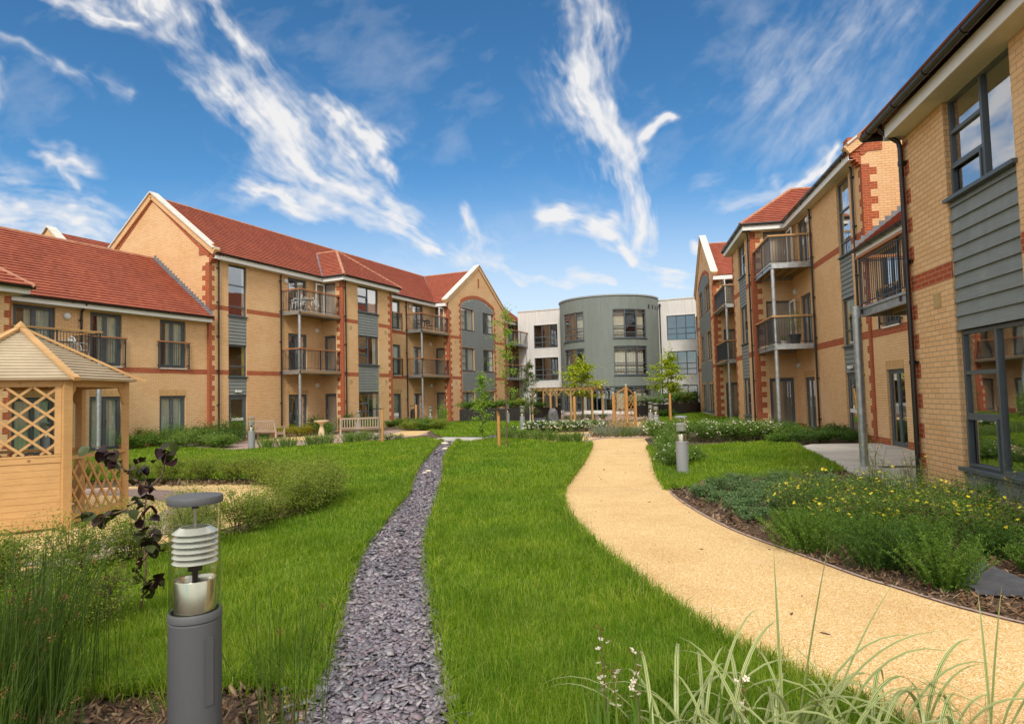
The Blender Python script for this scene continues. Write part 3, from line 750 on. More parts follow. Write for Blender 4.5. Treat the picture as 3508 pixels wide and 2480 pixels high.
    lb = lw['balcony']; b.balcony(by0, lb[0], lo, lb[1], Z(3.22), pole=(lb[0]+lb[2], lb[1]+lb[3], Z(3.22)+.02), rail=lb[4], far=True, pole_r=lb[5])
    # ---------- lights, vents
    for z in (Z(2.52), Z(5.5)): b.globe(F0, ui-.45, z); b.globe(F0, u2-.5, z)
    b.globe(F0, (p2+d0)/2+.1, Z(7.86)); b.globe(F0, (p3+e0)/2, Z(7.86)); b.globe(FL, lw['lamp'], Z(4.96))
    for z in (Z(2.7), Z(5.65)):
        for x in ((ui+w0)/2, (w1+be)/2): b.vent(FB1, x, z)
        b.vent(FB2, (g0+g2)/2, z)
    b.vent(FLB, by0-.85, Z(2.75))
    # ---------- fascia, gutters, pipes
    b.fascia(c+.02, ui-.3, .33, FAS0, FAS1); b.fascia(ui-.32, be+.34, B1+.33, FAS0, FAS1); b.fascia(be+.3, u2-.02, .33, FAS0, FAS1); b.fascia(g1+.4, end+.3, .33, FAS0, FAS1)
    fr = Each2('fascia', 'fascia_white', root); fr.box(b.FN(ui-.34), .33, B1+.35, 0, .022, FAS0, FAS1); fr.box(b.FN(u2-.38), .33, B2, -.36, .02, FAS0, FAS1); fr.box(b.FB(be+.32), .33, B1+.35, 0, .022, FAS0, FAS1); fr.box(b.FN(ui-.34), .0, B1+.34, -.34, -.002, FAS0+.004, FAS0+.02)
    gz_ = ROOFE-.02
    b.gutter(c+.02, ui-.45, .36, gz_); b.gutter(ui-.40, be+.42, B1+.36, gz_); b.gutter(be+.42, u2-.05, .36, gz_); b.gutter(g1+.45, end+.35, .36, gz_)
    for uu, o0, o1 in ((ui-.42, .4, B1+.45), (be+.42, .4, B1+.45)):
        MB().tube([b.P(uu, o0, gz_-.01), b.P(uu, o1, gz_-.01)], .06, 8).build('gutter', 'black_plastic', root, smooth=True)
    for uu, oo in ((p1, 0), (p2, 0), (ui+.16, B1), (p3, 0), (g1+.35, 0)): b.downpipe(uu, oo, gz_)
    b.downpipe(lw['pipe'][0], lw['pipe'][1], LH, over=.34)
    b.fascia(by0+.02, c-.02, lo+.33, Z(5.27), Z(5.45)); ov = lw.get('ov', .34); b.fascia(by1-.3, by0+ov, bo+.27, Z(5.27), Z(5.45))
    MB().box(b.FB(by0+max(ov-.02, 0)), lo+.33, bo+(.35 if ov > 0 else .26), 0, .022, Z(5.27), Z(5.45)).box(b.FB(by0), lo+.3, bo+.25, 0, max(ov-.02, .03), Z(5.275), Z(5.285)).build('fascia', 'fascia_white', root)
    b.gutter(by0+.45, c-.03, lo+.36, LH+.03); b.gutter(by1-.4, by0+.42, bo+.36, LH+.03)
    MB().tube([b.P(by0+.42, lo+.4, LH+.02), b.P(by0+.42, bo+.42, LH+.02)], .06, 8).build('gutter', 'black_plastic', root, smooth=True)
    # ---------- roofs
    rf = MB(); e = .40
    Pz = b.P
    roof_plane(rf, [Pz(c+.18, e, ROOFE), Pz(end+.3, e, ROOFE), Pz(end+.3, -dep, RZ), Pz(c+.18, -dep, RZ)])
    roof_plane(rf, [Pz(c+.18, -2*dep-e, ROOFE), Pz(end+.3, -2*dep-e, ROOFE), Pz(end+.3, -dep, RZ), Pz(c+.18, -dep, RZ)])
    # hipped bay roof
    h = (be-ui)/2+.42; bc = (ui+be)/2; sl_ = .77; ba = B1+.45-h; bz_ = ROOFE+h*sl_
    back = -(bz_-ROOFE)/sl_+e
    A1, A2, TP, BK = Pz(ui-.42, B1+.45, ROOFE), Pz(be+.42, B1+.45, ROOFE), Pz(bc, ba, bz_), Pz(bc, back, bz_)
    roof_plane(rf, [A1, A2, TP]); roof_plane(rf, [A1, Pz(ui-.42, e, ROOFE), BK, TP]); roof_plane(rf, [A2, Pz(be+.42, e, ROOFE), BK, TP])
    # gable wing roof
    WZ = RZ+.02; wn = (g1-g0)/2+.42
    for sg in (-1, 1):
        roof_plane(rf, [Pz(gc+sg*wn, B2-.2, ROOFE), Pz(gc+sg*wn, -.1, ROOFE), Pz(gc, -dep, WZ), Pz(gc, B2-.2, WZ)])
    # low wing
    ldep = lw['dep']; LZ = LH+(ldep+.4)*lw['slope']
    roof_plane(rf, [Pz(c-.01, lo+.42, LH+.06), Pz(L0, lo+.42, LH+.06), Pz(L0, lo-ldep, LZ), Pz(c-.01, lo-ldep, LZ)])
    roof_plane(rf, [Pz(c-.01, lo-2*ldep-.42, LH+.06), Pz(L0, lo-2*ldep-.42, LH+.06), Pz(L0, lo-ldep, LZ), Pz(c-.01, lo-ldep, LZ)])
    h2 = (by0-by1)/2+.42; bc2 = (by0+by1)/2; z2 = LH+.06+h2*lw['slope']; ba2 = bo+.45-h2
    A1, A2, TP = Pz(by1-.42, bo+.45, LH+.06), Pz(by0+.42, bo+.45, LH+.06), Pz(bc2, ba2, z2); BK = Pz(bc2, lo+.42-h2, z2)
    roof_plane(rf, [A1, A2, TP]); roof_plane(rf, [A1, Pz(by1-.42, lo+.42, LH+.06), BK, TP]); roof_plane(rf, [A2, Pz(by0+.42, lo+.42, LH+.06), BK, TP])
    ro = rf.build('roof', 'roof_tile', root)
    rd = MB()
    def ridge(p, q_): rd.tube([Vector(p)+Vector((0, 0, -.02)), Vector(q_)+Vector((0, 0, -.02))], .085, 8)
    ridge(Pz(c+.18, -dep, RZ), Pz(end+.3, -dep, RZ)); ridge(Pz(bc, ba, bz_), Pz(bc, back, bz_)); ridge(Pz(ui-.42, B1+.45, ROOFE), Pz(bc, ba, bz_)); ridge(Pz(be+.42, B1+.45, ROOFE), Pz(bc, ba, bz_))
    ridge(Pz(gc, B2-.2, WZ), Pz(gc, -dep, WZ)); ridge(Pz(c-.01, lo-ldep, LZ), Pz(L0, lo-ldep, LZ))
    ridge(A1, TP); ridge(A2, TP); ridge(TP, BK)
    rd.build('ridge_tiles', 'ridge_tile', ro, smooth=True)
    ld = MB()
    def valley(p, q_, w=.14): MB().bar(Vector(p)+Vector((0, 0, .035)), Vector(q_)+Vector((0, 0, .035)), w, .012).build('valley_lead', 'lead', ro)
    valley(Pz(ui-.42, e, ROOFE), Pz(bc, back, bz_)); valley(Pz(gc-wn, .2, ROOFE), Pz(gc, -dep, WZ))
    n = 22
    for t in range(n):     # stepped lead against the gable above the low roof
        o0 = lo+.35-(ldep+.35)*t/n; o1 = lo+.35-(ldep+.35)*(t+1)/n; z0 = LH+.1+(LZ-LH-.1)*t/n; z1 = LH+.1+(LZ-LH-.1)*(t+1)/n
        ld.box(FG, o1, o0, .004, .012, z0, z1+.13)
    ld.bar(Pz(c-.06, lo+.40, LH+.11), Pz(c-.06, lo-ldep, LZ+.05), .13, .012)
    ld.build('lead_flashing', 'lead', root)
    # ---------- copings
    def coping(p, q_, w, n=9):
        co = MB()
        p, q_ = Vector(p), Vector(q_); L = (q_-p)
        for t in range(n): co.bar(p+L*(t/n)+L.normalized()*.004, p+L*((t+1)/n)-L.normalized()*.004, w, .06)
        co.build('gable_coping', 'coping_stone', root)
        dn = Vector((0, 0, -.17)); MB().bar(p+dn, q_+dn, w-.14, .27).build('parapet', 'buff_brick', root)
    up = .16
    coping(Pz(c+.03, .42, ROOFE+up), Pz(c+.03, -dep, RZ+up+.04), .44); coping(Pz(c+.03, -2*dep-.3, ROOFE+up), Pz(c+.03, -dep, RZ+up+.04), .44)
    coping(Pz(g0-.44, B2-.08, Z(8.62)+.0), Pz(gc, B2-.08, AP+.2), .44, 12); coping(Pz(g1+.44, B2-.08, Z(8.62)), Pz(gc, B2-.08, AP+.2), .44, 12)
    # parapet brick filling between the gable face and the roof
    # ---------- rooms behind the windows
    it = MB(); back_ = -3.2
    for x0, x1, ff in ((c+.15, end-.1, back_),): it.poly([F0(x0, ff, 0), F0(x1, ff, 0), F0(x1, ff, top), F0(x0, ff, top)])
    for z in (.01, Z(3.1), Z(6.1), Z(8.25)):
        it.poly([F0(c+.15, back_, z), F0(end-.1, back_, z), F0(end-.1, -.15, z), F0(c+.15, -.15, z)])
        it.poly([F0(ui+.15, -.15, z), F0(be-.15, -.15, z), F0(be-.15, B1-.15, z), F0(ui+.15, B1-.15, z)]); it.poly([F0(g0+.15, -.15, z), F0(g1-.15, -.15, z), F0(g1-.15, B2-.15, z), F0(g0+.15, B2-.15, z)])
    for x in (c+.15, (s1+d0)/2, ui+.12, be-.15, (j1+e0)/2, u2+.12, gc, g1-.15, end-.1): it.poly([F0(x, back_, 0), F0(x, B1-.2 if x in (ui+.12, be-.15) else (B2-.2 if x in (u2+.12, gc, g1-.15) else -.15), 0), F0(x, B1-.2 if x in (ui+.12, be-.15) else (B2-.2 if x in (u2+.12, gc, g1-.15) else -.15), top), F0(x, back_, top)])
    it.poly([FL(by1, back_, 0), FL(c, back_, 0), FL(c, back_, LH), FL(by1, back_, LH)])
    for z in (.01, Z(3.1), Z(5.4)):
        it.poly([FL(by1+.1, back_, z), FL(c, back_, z), FL(c, -.15, z), FL(by1+.1, -.15, z)]); it.poly([FL(by1+.12, -.15, z), FL(by0-.12, -.15, z), FLB(by0-.12, -.15, z), FLB(by1+.12, -.15, z)])
    for x in (by0-.14, by1+.14, (by0+c)/2): it.poly([FL(x, back_, 0), FL(x, (bo-lo-.2) if x < by0 else -.15, 0), FL(x, (bo-lo-.2) if x < by0 else -.15, LH), FL(x, back_, LH)])
    it.build('interior', 'interior', root)
    return b

AL, AR_ = .421389, .176
PL = (-12.0013, 31.7268, 0); PR = (11.30, 22.19, 0)
uL = Vector((math.sin(AL), math.cos(AL), 0)); nL = Vector((math.cos(AL), -math.sin(AL), 0))
uR = Vector((math.sin(AR_), math.cos(AR_), 0)); nR = Vector((-math.cos(AR_), math.sin(AR_), 0))
left = empty('apartment_building', PL, -AL, label='long buff brick apartment building with red quoins, behind the gazebo and benches', cat='building')
brick_building(left, 1, dict(dep=3.7, B1=1.43, B2=1.25, c=-3.6, s0=-2.53, s1=-1.46, p1=-3.13, p2=.70, d0=1.26, d1=2.62, ui=3.83, w0=5.13, w1=7.06, be=8.43,
    j0=10.55, j1=11.42, p3=12.08, e0=12.95, e1=14.26, u2=15.65, gw=(15.65, 25.3, 17.55, 23.02, 19.50, 21.03), m0=28.7, m1=30.1, end=31.75, rd=.80, gs=.66, D1=1.22, D2=1.22,
    low=dict(off=-.115, start=-27, dep=3.5, slope=.80, doors=[(-5.92, -4.69, 'juliet'), (-8.77, -7.55, 'juliet'), (-11.34, -10.0, 'plain')], upper=[], bay=(-12.3, -17, 1.6, (-15.7, -13.6)), win=(.5, 2.1, 3.7), mull=.5,
        balcony=(-9.35, 1.55, -.10, .02, 'handrail_gold', .085), lamp=-9.62, pipe=(-9.13, -.115)), ), 1.0, 'handrail_wood')
right = empty('apartment_building', PR, -AR_, label='buff brick apartment building with boarded bays, beside the gold path and yellow flowers', cat='building')
brick_building(right, -1, dict(dep=3.7, B1=1.70, B2=1.70, c=-3.1, s0=-1.88, s1=-.68, p1=-2.40, p2=2.31, d0=2.92, d1=4.36, ui=5.45, w0=6.78, w1=8.58, be=10.3,
    j0=12.2, j1=13.1, p3=13.9, e0=14.8, e1=16.2, u2=17.9, gw=(17.9, 27.5, 19.6, 25.4, 21.7, 23.3), m0=30.2, m1=31.6, end=34, rd=1.0, gs=.70, D1=1.58, D2=1.6,
    low=dict(off=-.055, start=-19, dep=3.5, slope=.80, doors=[(-5.17, -3.98, 'juliet')], upper=[], bay=(-13.0, -17.7, 2.85, (-15.85, -14.3)), win=(.60, 2.42, 4.17), mull=.48, ov=-.12,
        balcony=(-9.0, 2.3, -.08, .10, 'handrail_wood', .085), lamp=-7.4, pipe=(-13.09, 2.85), cur=[(.0, .25, 'curtain_gold')])), 1.055, 'handrail_gold')

# ------------------------------------------------------------------ central building
def central():
    root = empty('care_home_building', (3.0, 57.5, 0), -AL, label='pale rendered building with a round grey-green boarded tower at the far end', cat='building')
    F = lambda a, d, z: (a, -d, z)
    CX, CY, RR = 6.05, -.27, 4.2
    def T(r): return lambda th, d, z: (CX+(r+d)*math.sin(R(th)), CY-(r+d)*math.cos(R(th)), z)
    mb = MB(); top = 9.28
    wins = [(-1.05, 1.24, 5.88, 7.98), (-1.05, 1.24, 2.96, 5.02), (-1.0, 1.7, .25, 2.1), (10.88, 13.2, 5.92, 7.97), (10.88, 13.2, 3.04, 5.0), (10.88, 13.2, .4, 2.2)]
    wall(mb, F, -2.6, 2.4, 0, top, wins[:3]); wall(mb, F, 9.6, 19, 0, top, wins[3:])
    mb.poly([(-2.6, 0, 0), (-2.6, 9, 0), (-2.6, 9, top), (-2.6, 0, top)]); mb.poly([(-2.6, 0, top-.3), (19, 0, top-.3), (19, 9, top-.3), (-2.6, 9, top-.3)])
    mb.build('wall', 'render_cream', root)
    for x0, x1 in ((-2.62, 2.3), (9.9, 19)): MB().box(F, x0, x1, -.25, .05, top, top+.09).build('parapet_cap', 'coping_stone', root)
    for w in wins:
        fm = MB(); fm.box(F, w[0]-.07, w[0], 0, .02, w[2]-.07, w[3]+.07); fm.box(F, w[1], w[1]+.07, 0, .02, w[2]-.07, w[3]+.07); fm.box(F, w[0], w[1], 0, .02, w[3], w[3]+.07); fm.box(F, w[0], w[1], 0, .02, w[2]-.07, w[2])
        fm.build('window_surround', 'render_white', root)
    for n, w in enumerate(wins):
        if n in (2, 5): window(root, F, *w, mull=(.34, .66), trans={0: (.3, .62), 2: (.3, .62)}, sill=False, wide=.08)
        else: window(root, F, *w, mull=(.34, .66), trans={0: (.25, .48), 1: (.25, .48), 2: (.25, .48)}, sill=False, wide=.07)
    # tower: openings (th0, th1, z0, z1)
    ops = [(-47, -13.5, 6.0, 8.3), (-47, -13.5, 3.06, 5.34), (19.5, 60, 6.03, 8.34), (19.5, 60, 3.08, 5.40)]
    tw = MB(); Z = [2.22, 3.06, 3.08, 5.34, 5.40, 6.0, 6.03, 8.3, 8.34, 9.42]; th = -92.0; st = 1.9; A = []
    while th < 92: A.append(th); th += st
    A = sorted(set([round(a, 2) for a in A]+[92, -47, -13.5, 19.5, 60]))
    for i in range(len(A)-1):
        for j in range(len(Z)-1):
            ca, cz = (A[i]+A[i+1])/2, (Z[j]+Z[j+1])/2
            if any(h[0] < ca < h[1] and h[2] < cz < h[3] for h in ops): continue
            t = T(RR); g = (A[i+1]-A[i])*.06
            tw.poly([t(A[i]+g, 0, Z[j]), t(A[i+1]-g, 0, Z[j]), t(A[i+1]-g, 0, Z[j+1]), t(A[i]+g, 0, Z[j+1])])
            tw.poly([t(A[i+1]-g, 0, Z[j]), t(A[i+1], -.02, Z[j]), t(A[i+1], -.02, Z[j+1]), t(A[i+1]-g, 0, Z[j+1])]); tw.poly([t(A[i], -.02, Z[j]), t(A[i]+g, 0, Z[j]), t(A[i]+g, 0, Z[j+1]), t(A[i], -.02, Z[j+1])])
    for h in ops:
        for z in (h[2], h[3]):
            n = 12
            for k in range(n):
                a0, a1 = h[0]+(h[1]-h[0])*k/n, h[0]+(h[1]-h[0])*(k+1)/n; t = T(RR); tw.poly([t(a0, 0, z), t(a1, 0, z), t(a1, -.16, z), t(a0, -.16, z)])
        for a in (h[0], h[1]): t = T(RR); tw.poly([t(a, 0, h[2]), t(a, -.16, h[2]), t(a, -.16, h[3]), t(a, 0, h[3])])
    # solid boards at the foot on both flanks
    for a0, a1 in ((-92, -52), (63, 92)):
        n = int((a1-a0)/2)
        for k in range(n): b0, b1 = a0+(a1-a0)*k/n, a0+(a1-a0)*(k+1)/n; t = T(RR); tw.poly([t(b0, 0, .35), t(b1, 0, .35), t(b1, 0, 2.22), t(b0, 0, 2.22)])
    t = T(RR); tw.poly([t(a, -.3, 9.3) for a in range(-90, 91, 6)])
    tw.build('tower_wall', 'tower_board', root)
    cp = MB()
    def ring(mbx, a0, a1, d0, d1, z0, z1, n=40, r=RR):
        t = T(r)
        for k in range(n):
            b0, b1 = a0+(a1-a0)*k/n, a0+(a1-a0)*(k+1)/n
            mbx.poly([t(b0, d1, z0), t(b1, d1, z0), t(b1, d1, z1), t(b0, d1, z1)]); mbx.poly([t(b0, d0, z1), t(b1, d0, z1), t(b1, d1, z1), t(b0, d1, z1)]); mbx.poly([t(b0, d0, z0), t(b1, d0, z0), t(b1, d1, z0), t(b0, d1, z0)])
    ring(cp, -92, 92, -.3, .07, 9.42, 9.53); cp.build('parapet_cap', 'parapet_grey', root)
    bl = MB(); ring(bl, -92, 92, -.12, .01, 0, .34); bl.build('base_wall', 'render_white', root)
    def twin(a0, a1, z0, z1, nm, tr, cur=None):
        m = MB(); t = T(RR)
        ring(m, a0, a1, -.16, -.05, z0, z0+.09, 12); ring(m, a0, a1, -.16, -.05, z1-.09, z1, 12)
        for k in range(nm+1):
            a = a0+(a1-a0)*k/nm; w = .8 if k in (0, nm) else 1.15
            aa, ab = (a, a+w) if k == 0 else ((a-w, a) if k == nm else (a-w/2, a+w/2))
            for p, q_ in ((aa, ab),): m.poly([t(p, -.04, z0), t(q_, -.04, z0), t(q_, -.04, z1), t(p, -.04, z1)]); m.poly([t(p, -.16, z0), t(p, -.04, z0), t(p, -.04, z1), t(p, -.16, z1)]); m.poly([t(q_, -.16, z0), t(q_, -.04, z0), t(q_, -.04, z1), t(q_, -.16, z1)])
        for f in tr: z = z0+(z1-z0)*f; ring(m, a0+.3, a1-.3, -.16, -.055, z-.035, z+.035, 12)
        o = m.build('window', 'frame_grey', root)
        g = MB(); n = nm
        for k in range(n): b0, b1 = a0+(a1-a0)*k/n, a0+(a1-a0)*(k+1)/n; g.poly([t(b0, -.1, z0), t(b1, -.1, z0), t(b1, -.1, z1), t(b0, -.1, z1)])
        g.build('pane', 'window_glass', o)
        s_ = MB(); ring(s_, a0-.6, a1+.6, -.1, .07, z0-.06, z0-.0, 12); s_.build('sill', 'frame_grey', o)
        for f0, f1 in (cur or ()):
            c = MB(); n = 40; pv = None
            for k in range(n+1):
                a = a0+(a1-a0)*(f0+(f1-f0)*k/n); d = -.32+.035*math.sin(k*1.9)
                if pv: c.poly([t(pv[0], pv[1], z0), t(a, d, z0), t(a, d, z1), t(pv[0], pv[1], z1)])
                pv = (a, d)
            c.build('curtain', 'curtain_cream', o)
        return o
    twin(*ops[0], 3, (.2, .42, .86), [(.62, .98)]); twin(*ops[1], 3, (.2, .42, .86), [(.0, .22), (.85, 1)])
    twin(*ops[2], 3, (.2, .42, .88), [(.02, .34), (.72, .98)]); twin(*ops[3], 3, (.2, .42, .90), [(.02, .94)])
    # ground floor glazing with doors
    twin(-52, -20, .36, 2.2, 4, (.34, .8)); twin(19, 63, .36, 2.2, 4, (.85,), [(.05, .3), (.6, .9)])
    d = twin(-20, 19, .05, 2.2, 4, (.86,), [(.02, .12), (.6, .7)]); d.name = 'entrance_door'
    # vents, pipe, lights, sign
    t = T(RR)
    for a in (64, 71.5, 78.5, 85): MB().prism([t(a, -.01, 8.42), t(a+3, -.01, 8.42), t(a+3, -.01, 8.78), t(a, -.01, 8.78)], Vector(t(a, .02, 0))-Vector(t(a, 0, 0))).build('vent_grille', 'charcoal_metal', root)
    MB().tube([(10.38, -.12, 8.9), (10.38, -.12, .1)], .05, 8).tube([(10.38, -.12, 8.75), (10.38, -.12, 9.0)], .09, 8).build('downpipe', 'black_plastic', root, smooth=True)
    MB().tube([(-1.78, -.10, 6.4), (-1.78, -.10, .1)], .04, 8).build('downpipe', 'galvanised', root, smooth=True)
    for a, z in ((-.3, 2.3), (12.2, 2.32)): MB().box(F, a-.22, a+.22, .03, .12, z-.05, z+.05).build('wall_light', 'lamp_white', root)
    mbl = MB(); f2 = lambda a, dd, z: T(RR)(4+a*8, dd, z); mbl.box(f2, -.3, .3, .0, .12, 2.33, 2.45); mbl.build('wall_light', 'lamp_white', root)
    MB().box(lambda a, dd, z: T(RR)(17.2+a, dd, z), -.9, .9, -.035, -.02, 1.22, 1.5).build('exit_sign', 'green_sign', root)
    it = MB()
    it.poly([(-2.5, 3.5, 0), (18.9, 3.5, 0), (18.9, 3.5, 9), (-2.5, 3.5, 9)])
    for z in (.02, 2.7, 5.7, 8.9): it.poly([(-2.5, .2, z), (18.9, .2, z), (18.9, 3.5, z), (-2.5, 3.5, z)]); it.poly([T(RR)(a, -.25, z) for a in range(-88, 89, 8)])
    for x in (2.4, 9.7, 14): it.poly([(x, .2, 0), (x, 3.5, 0), (x, 3.5, 9), (x, .2, 9)])
    it.build('interior', 'interior', root)
central()

def rear_block():
    root = empty('apartment_building', (-25.2, 34.6, 0), -AL, label='gable and tiled roof of a further block rising behind the low roof', cat='building')
    rf = MB(); EZ, RZ = 7.6, 11.35; dp = 4.6; L = 12
    roof_plane(rf, [(dp, .2, EZ), (dp, L, EZ), (0, L, RZ), (0, .2, RZ)]); roof_plane(rf, [(-dp, .2, EZ), (-dp, L, EZ), (0, L, RZ), (0, .2, RZ)])
    rf.build('roof', 'roof_tile', root)
    w = MB(); w.poly([(-dp, 0, 0), (dp, 0, 0), (dp, 0, EZ), (0, 0, RZ+.08), (-dp, 0, EZ)]); w.poly([(dp-.3, 0, 0), (dp-.3, L, 0), (dp-.3, L, EZ), (dp-.3, 0, EZ)]); w.poly([(-dp, L, 0), (dp, L, 0), (dp, L, EZ), (0, L, RZ), (-dp, L, EZ)])
    w.build('wall', 'buff_brick', root)
    c = MB()
    for s in (-1, 1): c.bar((s*(dp+.2), .15, EZ), (0, .15, RZ+.22), .5, .07)
    c.build('gable_coping', 'coping_stone', root)
rear_block()
exec_part2 = True

# ------------------------------------------------------------------ ground
def sheet(name, pts, z, mat, thick=0, kind='structure'):
    mb = MB()
    if thick: mb.prism([(x, y, z-thick) for x, y in pts], (0, 0, thick))
    else: mb.poly([(x, y, z) for x, y in pts])
    o = mb.build(name, mat); tag(o, kind=kind); return o
def smooth_poly(p, n=4, closed=False):
    """Catmull-Rom through the points"""
    p = [np.array(q, float) for q in p]; out = []
    for i in range(len(p)-1):
        a = p[max(i-1, 0)]; b = p[i]; c = p[i+1]; d = p[min(i+2, len(p)-1)]
        for t in np.linspace(0, 1, n, endpoint=False):
            out.append(tuple(.5*((2*b)+(-a+c)*t+(2*a-5*b+4*c-d)*t*t+(-a+3*b-3*c+d)*t**3)))
    out.append(tuple(p[-1])); return out
SL = smooth_poly([(-2.75, 24.6), (-2.68, 21.58), (-2.48, 17.88), (-2.33, 15.27), (-2.1, 12.77), (-1.92, 11.3), (-1.86, 9.8), (-1.80, 8.4), (-1.76, 7.47), (-1.69, 6.75), (-1.57, 5.98), (-1.46, 5.33), (-1.36, 4.84), (-1.28, 4.34), (-1.2, 3.9), (-1.16, 3.4), (-1.10, 2.5), (-1.05, 1.6)])
SR = smooth_poly([(-2.1, 24.4), (-1.97, 20.66), (-1.84, 17.72), (-1.63, 15.49), (-1.42, 13.4), (-1.27, 11.46), (-1.17, 9.83), (-1.08, 8.5), (-.98, 7.39), (-.87, 6.6), (-.76, 5.91), (-.68, 5.4), (-.57, 4.78), (-.48, 4.29), (-.40, 3.78), (-.34, 3.5), (-.2, 2.5), (-.1, 1.6)])
GL = smooth_poly([(2.54, 21.43), (2.08, 18.27), (1.47, 14.8), (.98, 12.21), (.78, 10.93), (.70, 9.88), (.71, 8.75), (.78, 7.84), (.86, 7.1), (.96, 6.41), (1.10, 5.6), (1.2, 5.07), (1.29, 4.71), (1.39, 4.36), (1.5, 4.1), (1.63, 3.83), (1.75, 3.6), (1.9, 3.3), (2.3, 2.7), (2.8, 2.0)])
GR = smooth_poly([(4.75, 23.4), (4.25, 20.31), (3.56, 16.25), (3.05, 13.56), (2.74, 11.7), (2.57, 10.5), (2.54, 9.05), (2.60, 7.95), (2.7, 7.32), (2.8, 6.9), (2.93, 6.3), (3.05, 5.75), (3.16, 5.45), (3.29, 5.05), (3.42, 4.78), (3.6, 4.5), (4.1, 3.9), (5.0, 2.9), (5.6, 2.0)])
sheet('ground', [(-150, -60), (150, -60), (150, 400), (-150, 400)], 0, 'mulch_soil')
gold = [(1.3, 22.6), (.4, 24.6), (-.2, 26.2), (.3, 27.6), (1.5, 28.2), (3.2, 28.6), (4.2, 30.2), (4.6, 32.5), (6.2, 34.5), (7.2, 33.2), (6.6, 30.2), (6.3, 27.6), (6.0, 25.5), (5.3, 24.2)]
path = sheet('gold_path', GR[::1][::-1]+[(5.3, 24.2), (6.0, 25.5), (6.3, 27.6), (6.6, 30.2), (7.4, 33.2), (8.2, 36.5), (6.6, 37), (5.2, 33.6), (4.5, 31.2), (3.2, 28.9), (1.5, 28.3), (.3, 27.4), (-.2, 26.2), (.4, 24.6), (1.4, 23.0)]+GL, .012, 'gold_gravel')
def band(name, pts, w, z, mat):
    mb = MB(); p = [Vector((*q, 0)) for q in pts]
    for a, b in zip(p[:-1], p[1:]):
        d = (b-a).normalized(); n = Vector((-d.y, d.x, 0))*w/2
        mb.poly([(a.x-n.x, a.y-n.y, z), (b.x-n.x, b.y-n.y, z), (b.x+n.x, b.y+n.y, z), (a.x+n.x, a.y+n.y, z)])
    return tag(mb.build(name, mat), kind='structure')
band('path_edging', GR[4:-3], .035, .026, 'paving')
band('paving_strip', smooth_poly([(2.3, 22.4), (3.2, 24.0), (4.5, 24.3), (5.6, 24.6)]), .28, .016, 'block_paving')
band('paving_strip', smooth_poly([(3.05, 27.5), (3.0, 25.8), (3.2, 24.6), (4.2, 23.9), (5.3, 24.1), (6.0, 25.2)]), .26, .020, 'block_paving')
# gazebo terrace and the walk in front of the left building
sheet('gazebo_terrace', smooth_poly([(-5.2, 6.7), (-4.3, 7.9), (-3.85, 9.0), (-3.75, 10.6), (-4.2, 12.0), (-5.2, 13.1), (-6.6, 13.5), (-8.2, 13.4), (-10.5, 12.4), (-12.5, 10), (-11.5, 7.4), (-9, 6.2), (-6.4, 6.1), (-5.2, 6.7)]), .010, 'gold_gravel')
band('paving_strip', smooth_poly([(-5.0, 6.9), (-4.9, 8.2), (-5.1, 9.6), (-5.4, 10.9), (-6.3, 11.9), (-7.6, 12.6), (-9.2, 12.9)]), .75, .014, 'block_paving')
sheet('garden_walk', [(-12.6, 24.9), (-10.2, 22.9), (-8.7, 24.1), (-6.6, 25.6), (-5.0, 27.2), (-3.9, 29.4), (-4.4, 32.2), (-6.2, 34.6), (-8.5, 33.2), (-10.6, 30.3), (-12.2, 28.0)], .008, 'block_paving')
sheet('gold_patch', [(-12.4, 28.6), (-9.4, 26.9), (-7.9, 29.6), (-9.7, 31.5)], .013, 'gold_gravel')
sheet('gold_patch', [(-5.9, 28.6), (-4.3, 29.0), (-4.2, 32.6), (-5.8, 33.4)], .013, 'gold_gravel')
sheet('slab_crossing', [(-3.5, 25.3), (-1.5, 24.4), (-.7, 25.9), (-2.9, 27.0)], .03, 'concrete', .03)
pat = sheet('concrete_patio', [(8.9, 19.25), (10.75, 18.95), (10.2, 16.0), (9.35, 11.9), (8.2, 9.6), (6.1, 9.9), (6.2, 11.4), (6.67, 12.95), (7.23, 14.81), (8.24, 18.54)], .03, 'concrete', .03)
sheet('concrete_patio', [(-17.5, 19.4), (-13.8, 27.2), (-12.9, 26.6), (-16.0, 19.2)], .02, 'concrete', .02)
sheet('entrance_paving', [(1.0, 42.0), (3.2, 39.3), (6.4, 41.0), (8.0, 40.2), (9.0, 44.0), (8.2, 50.2), (3.4, 54.5), (1.6, 55)], .010, 'block_paving')
sheet('slate_path', SL+SR[::-1], .006, 'slate_bed')
sheet('slate_path', [(-2.6, 26.6), (-1.2, 26.0), (.4, 27.2), (.2, 28.3), (-1.2, 27.9)], .007, 'slate_bed')
cover = MB().box(lambda a, d, z: (a, d, z), 7.55, 8.25, 13.2, 13.45, .031, .04).build('drain_cover', 'charcoal_metal'); tag(cover, 'dark flat drain cover set in the concrete patio by the black downpipe', 'drain cover')

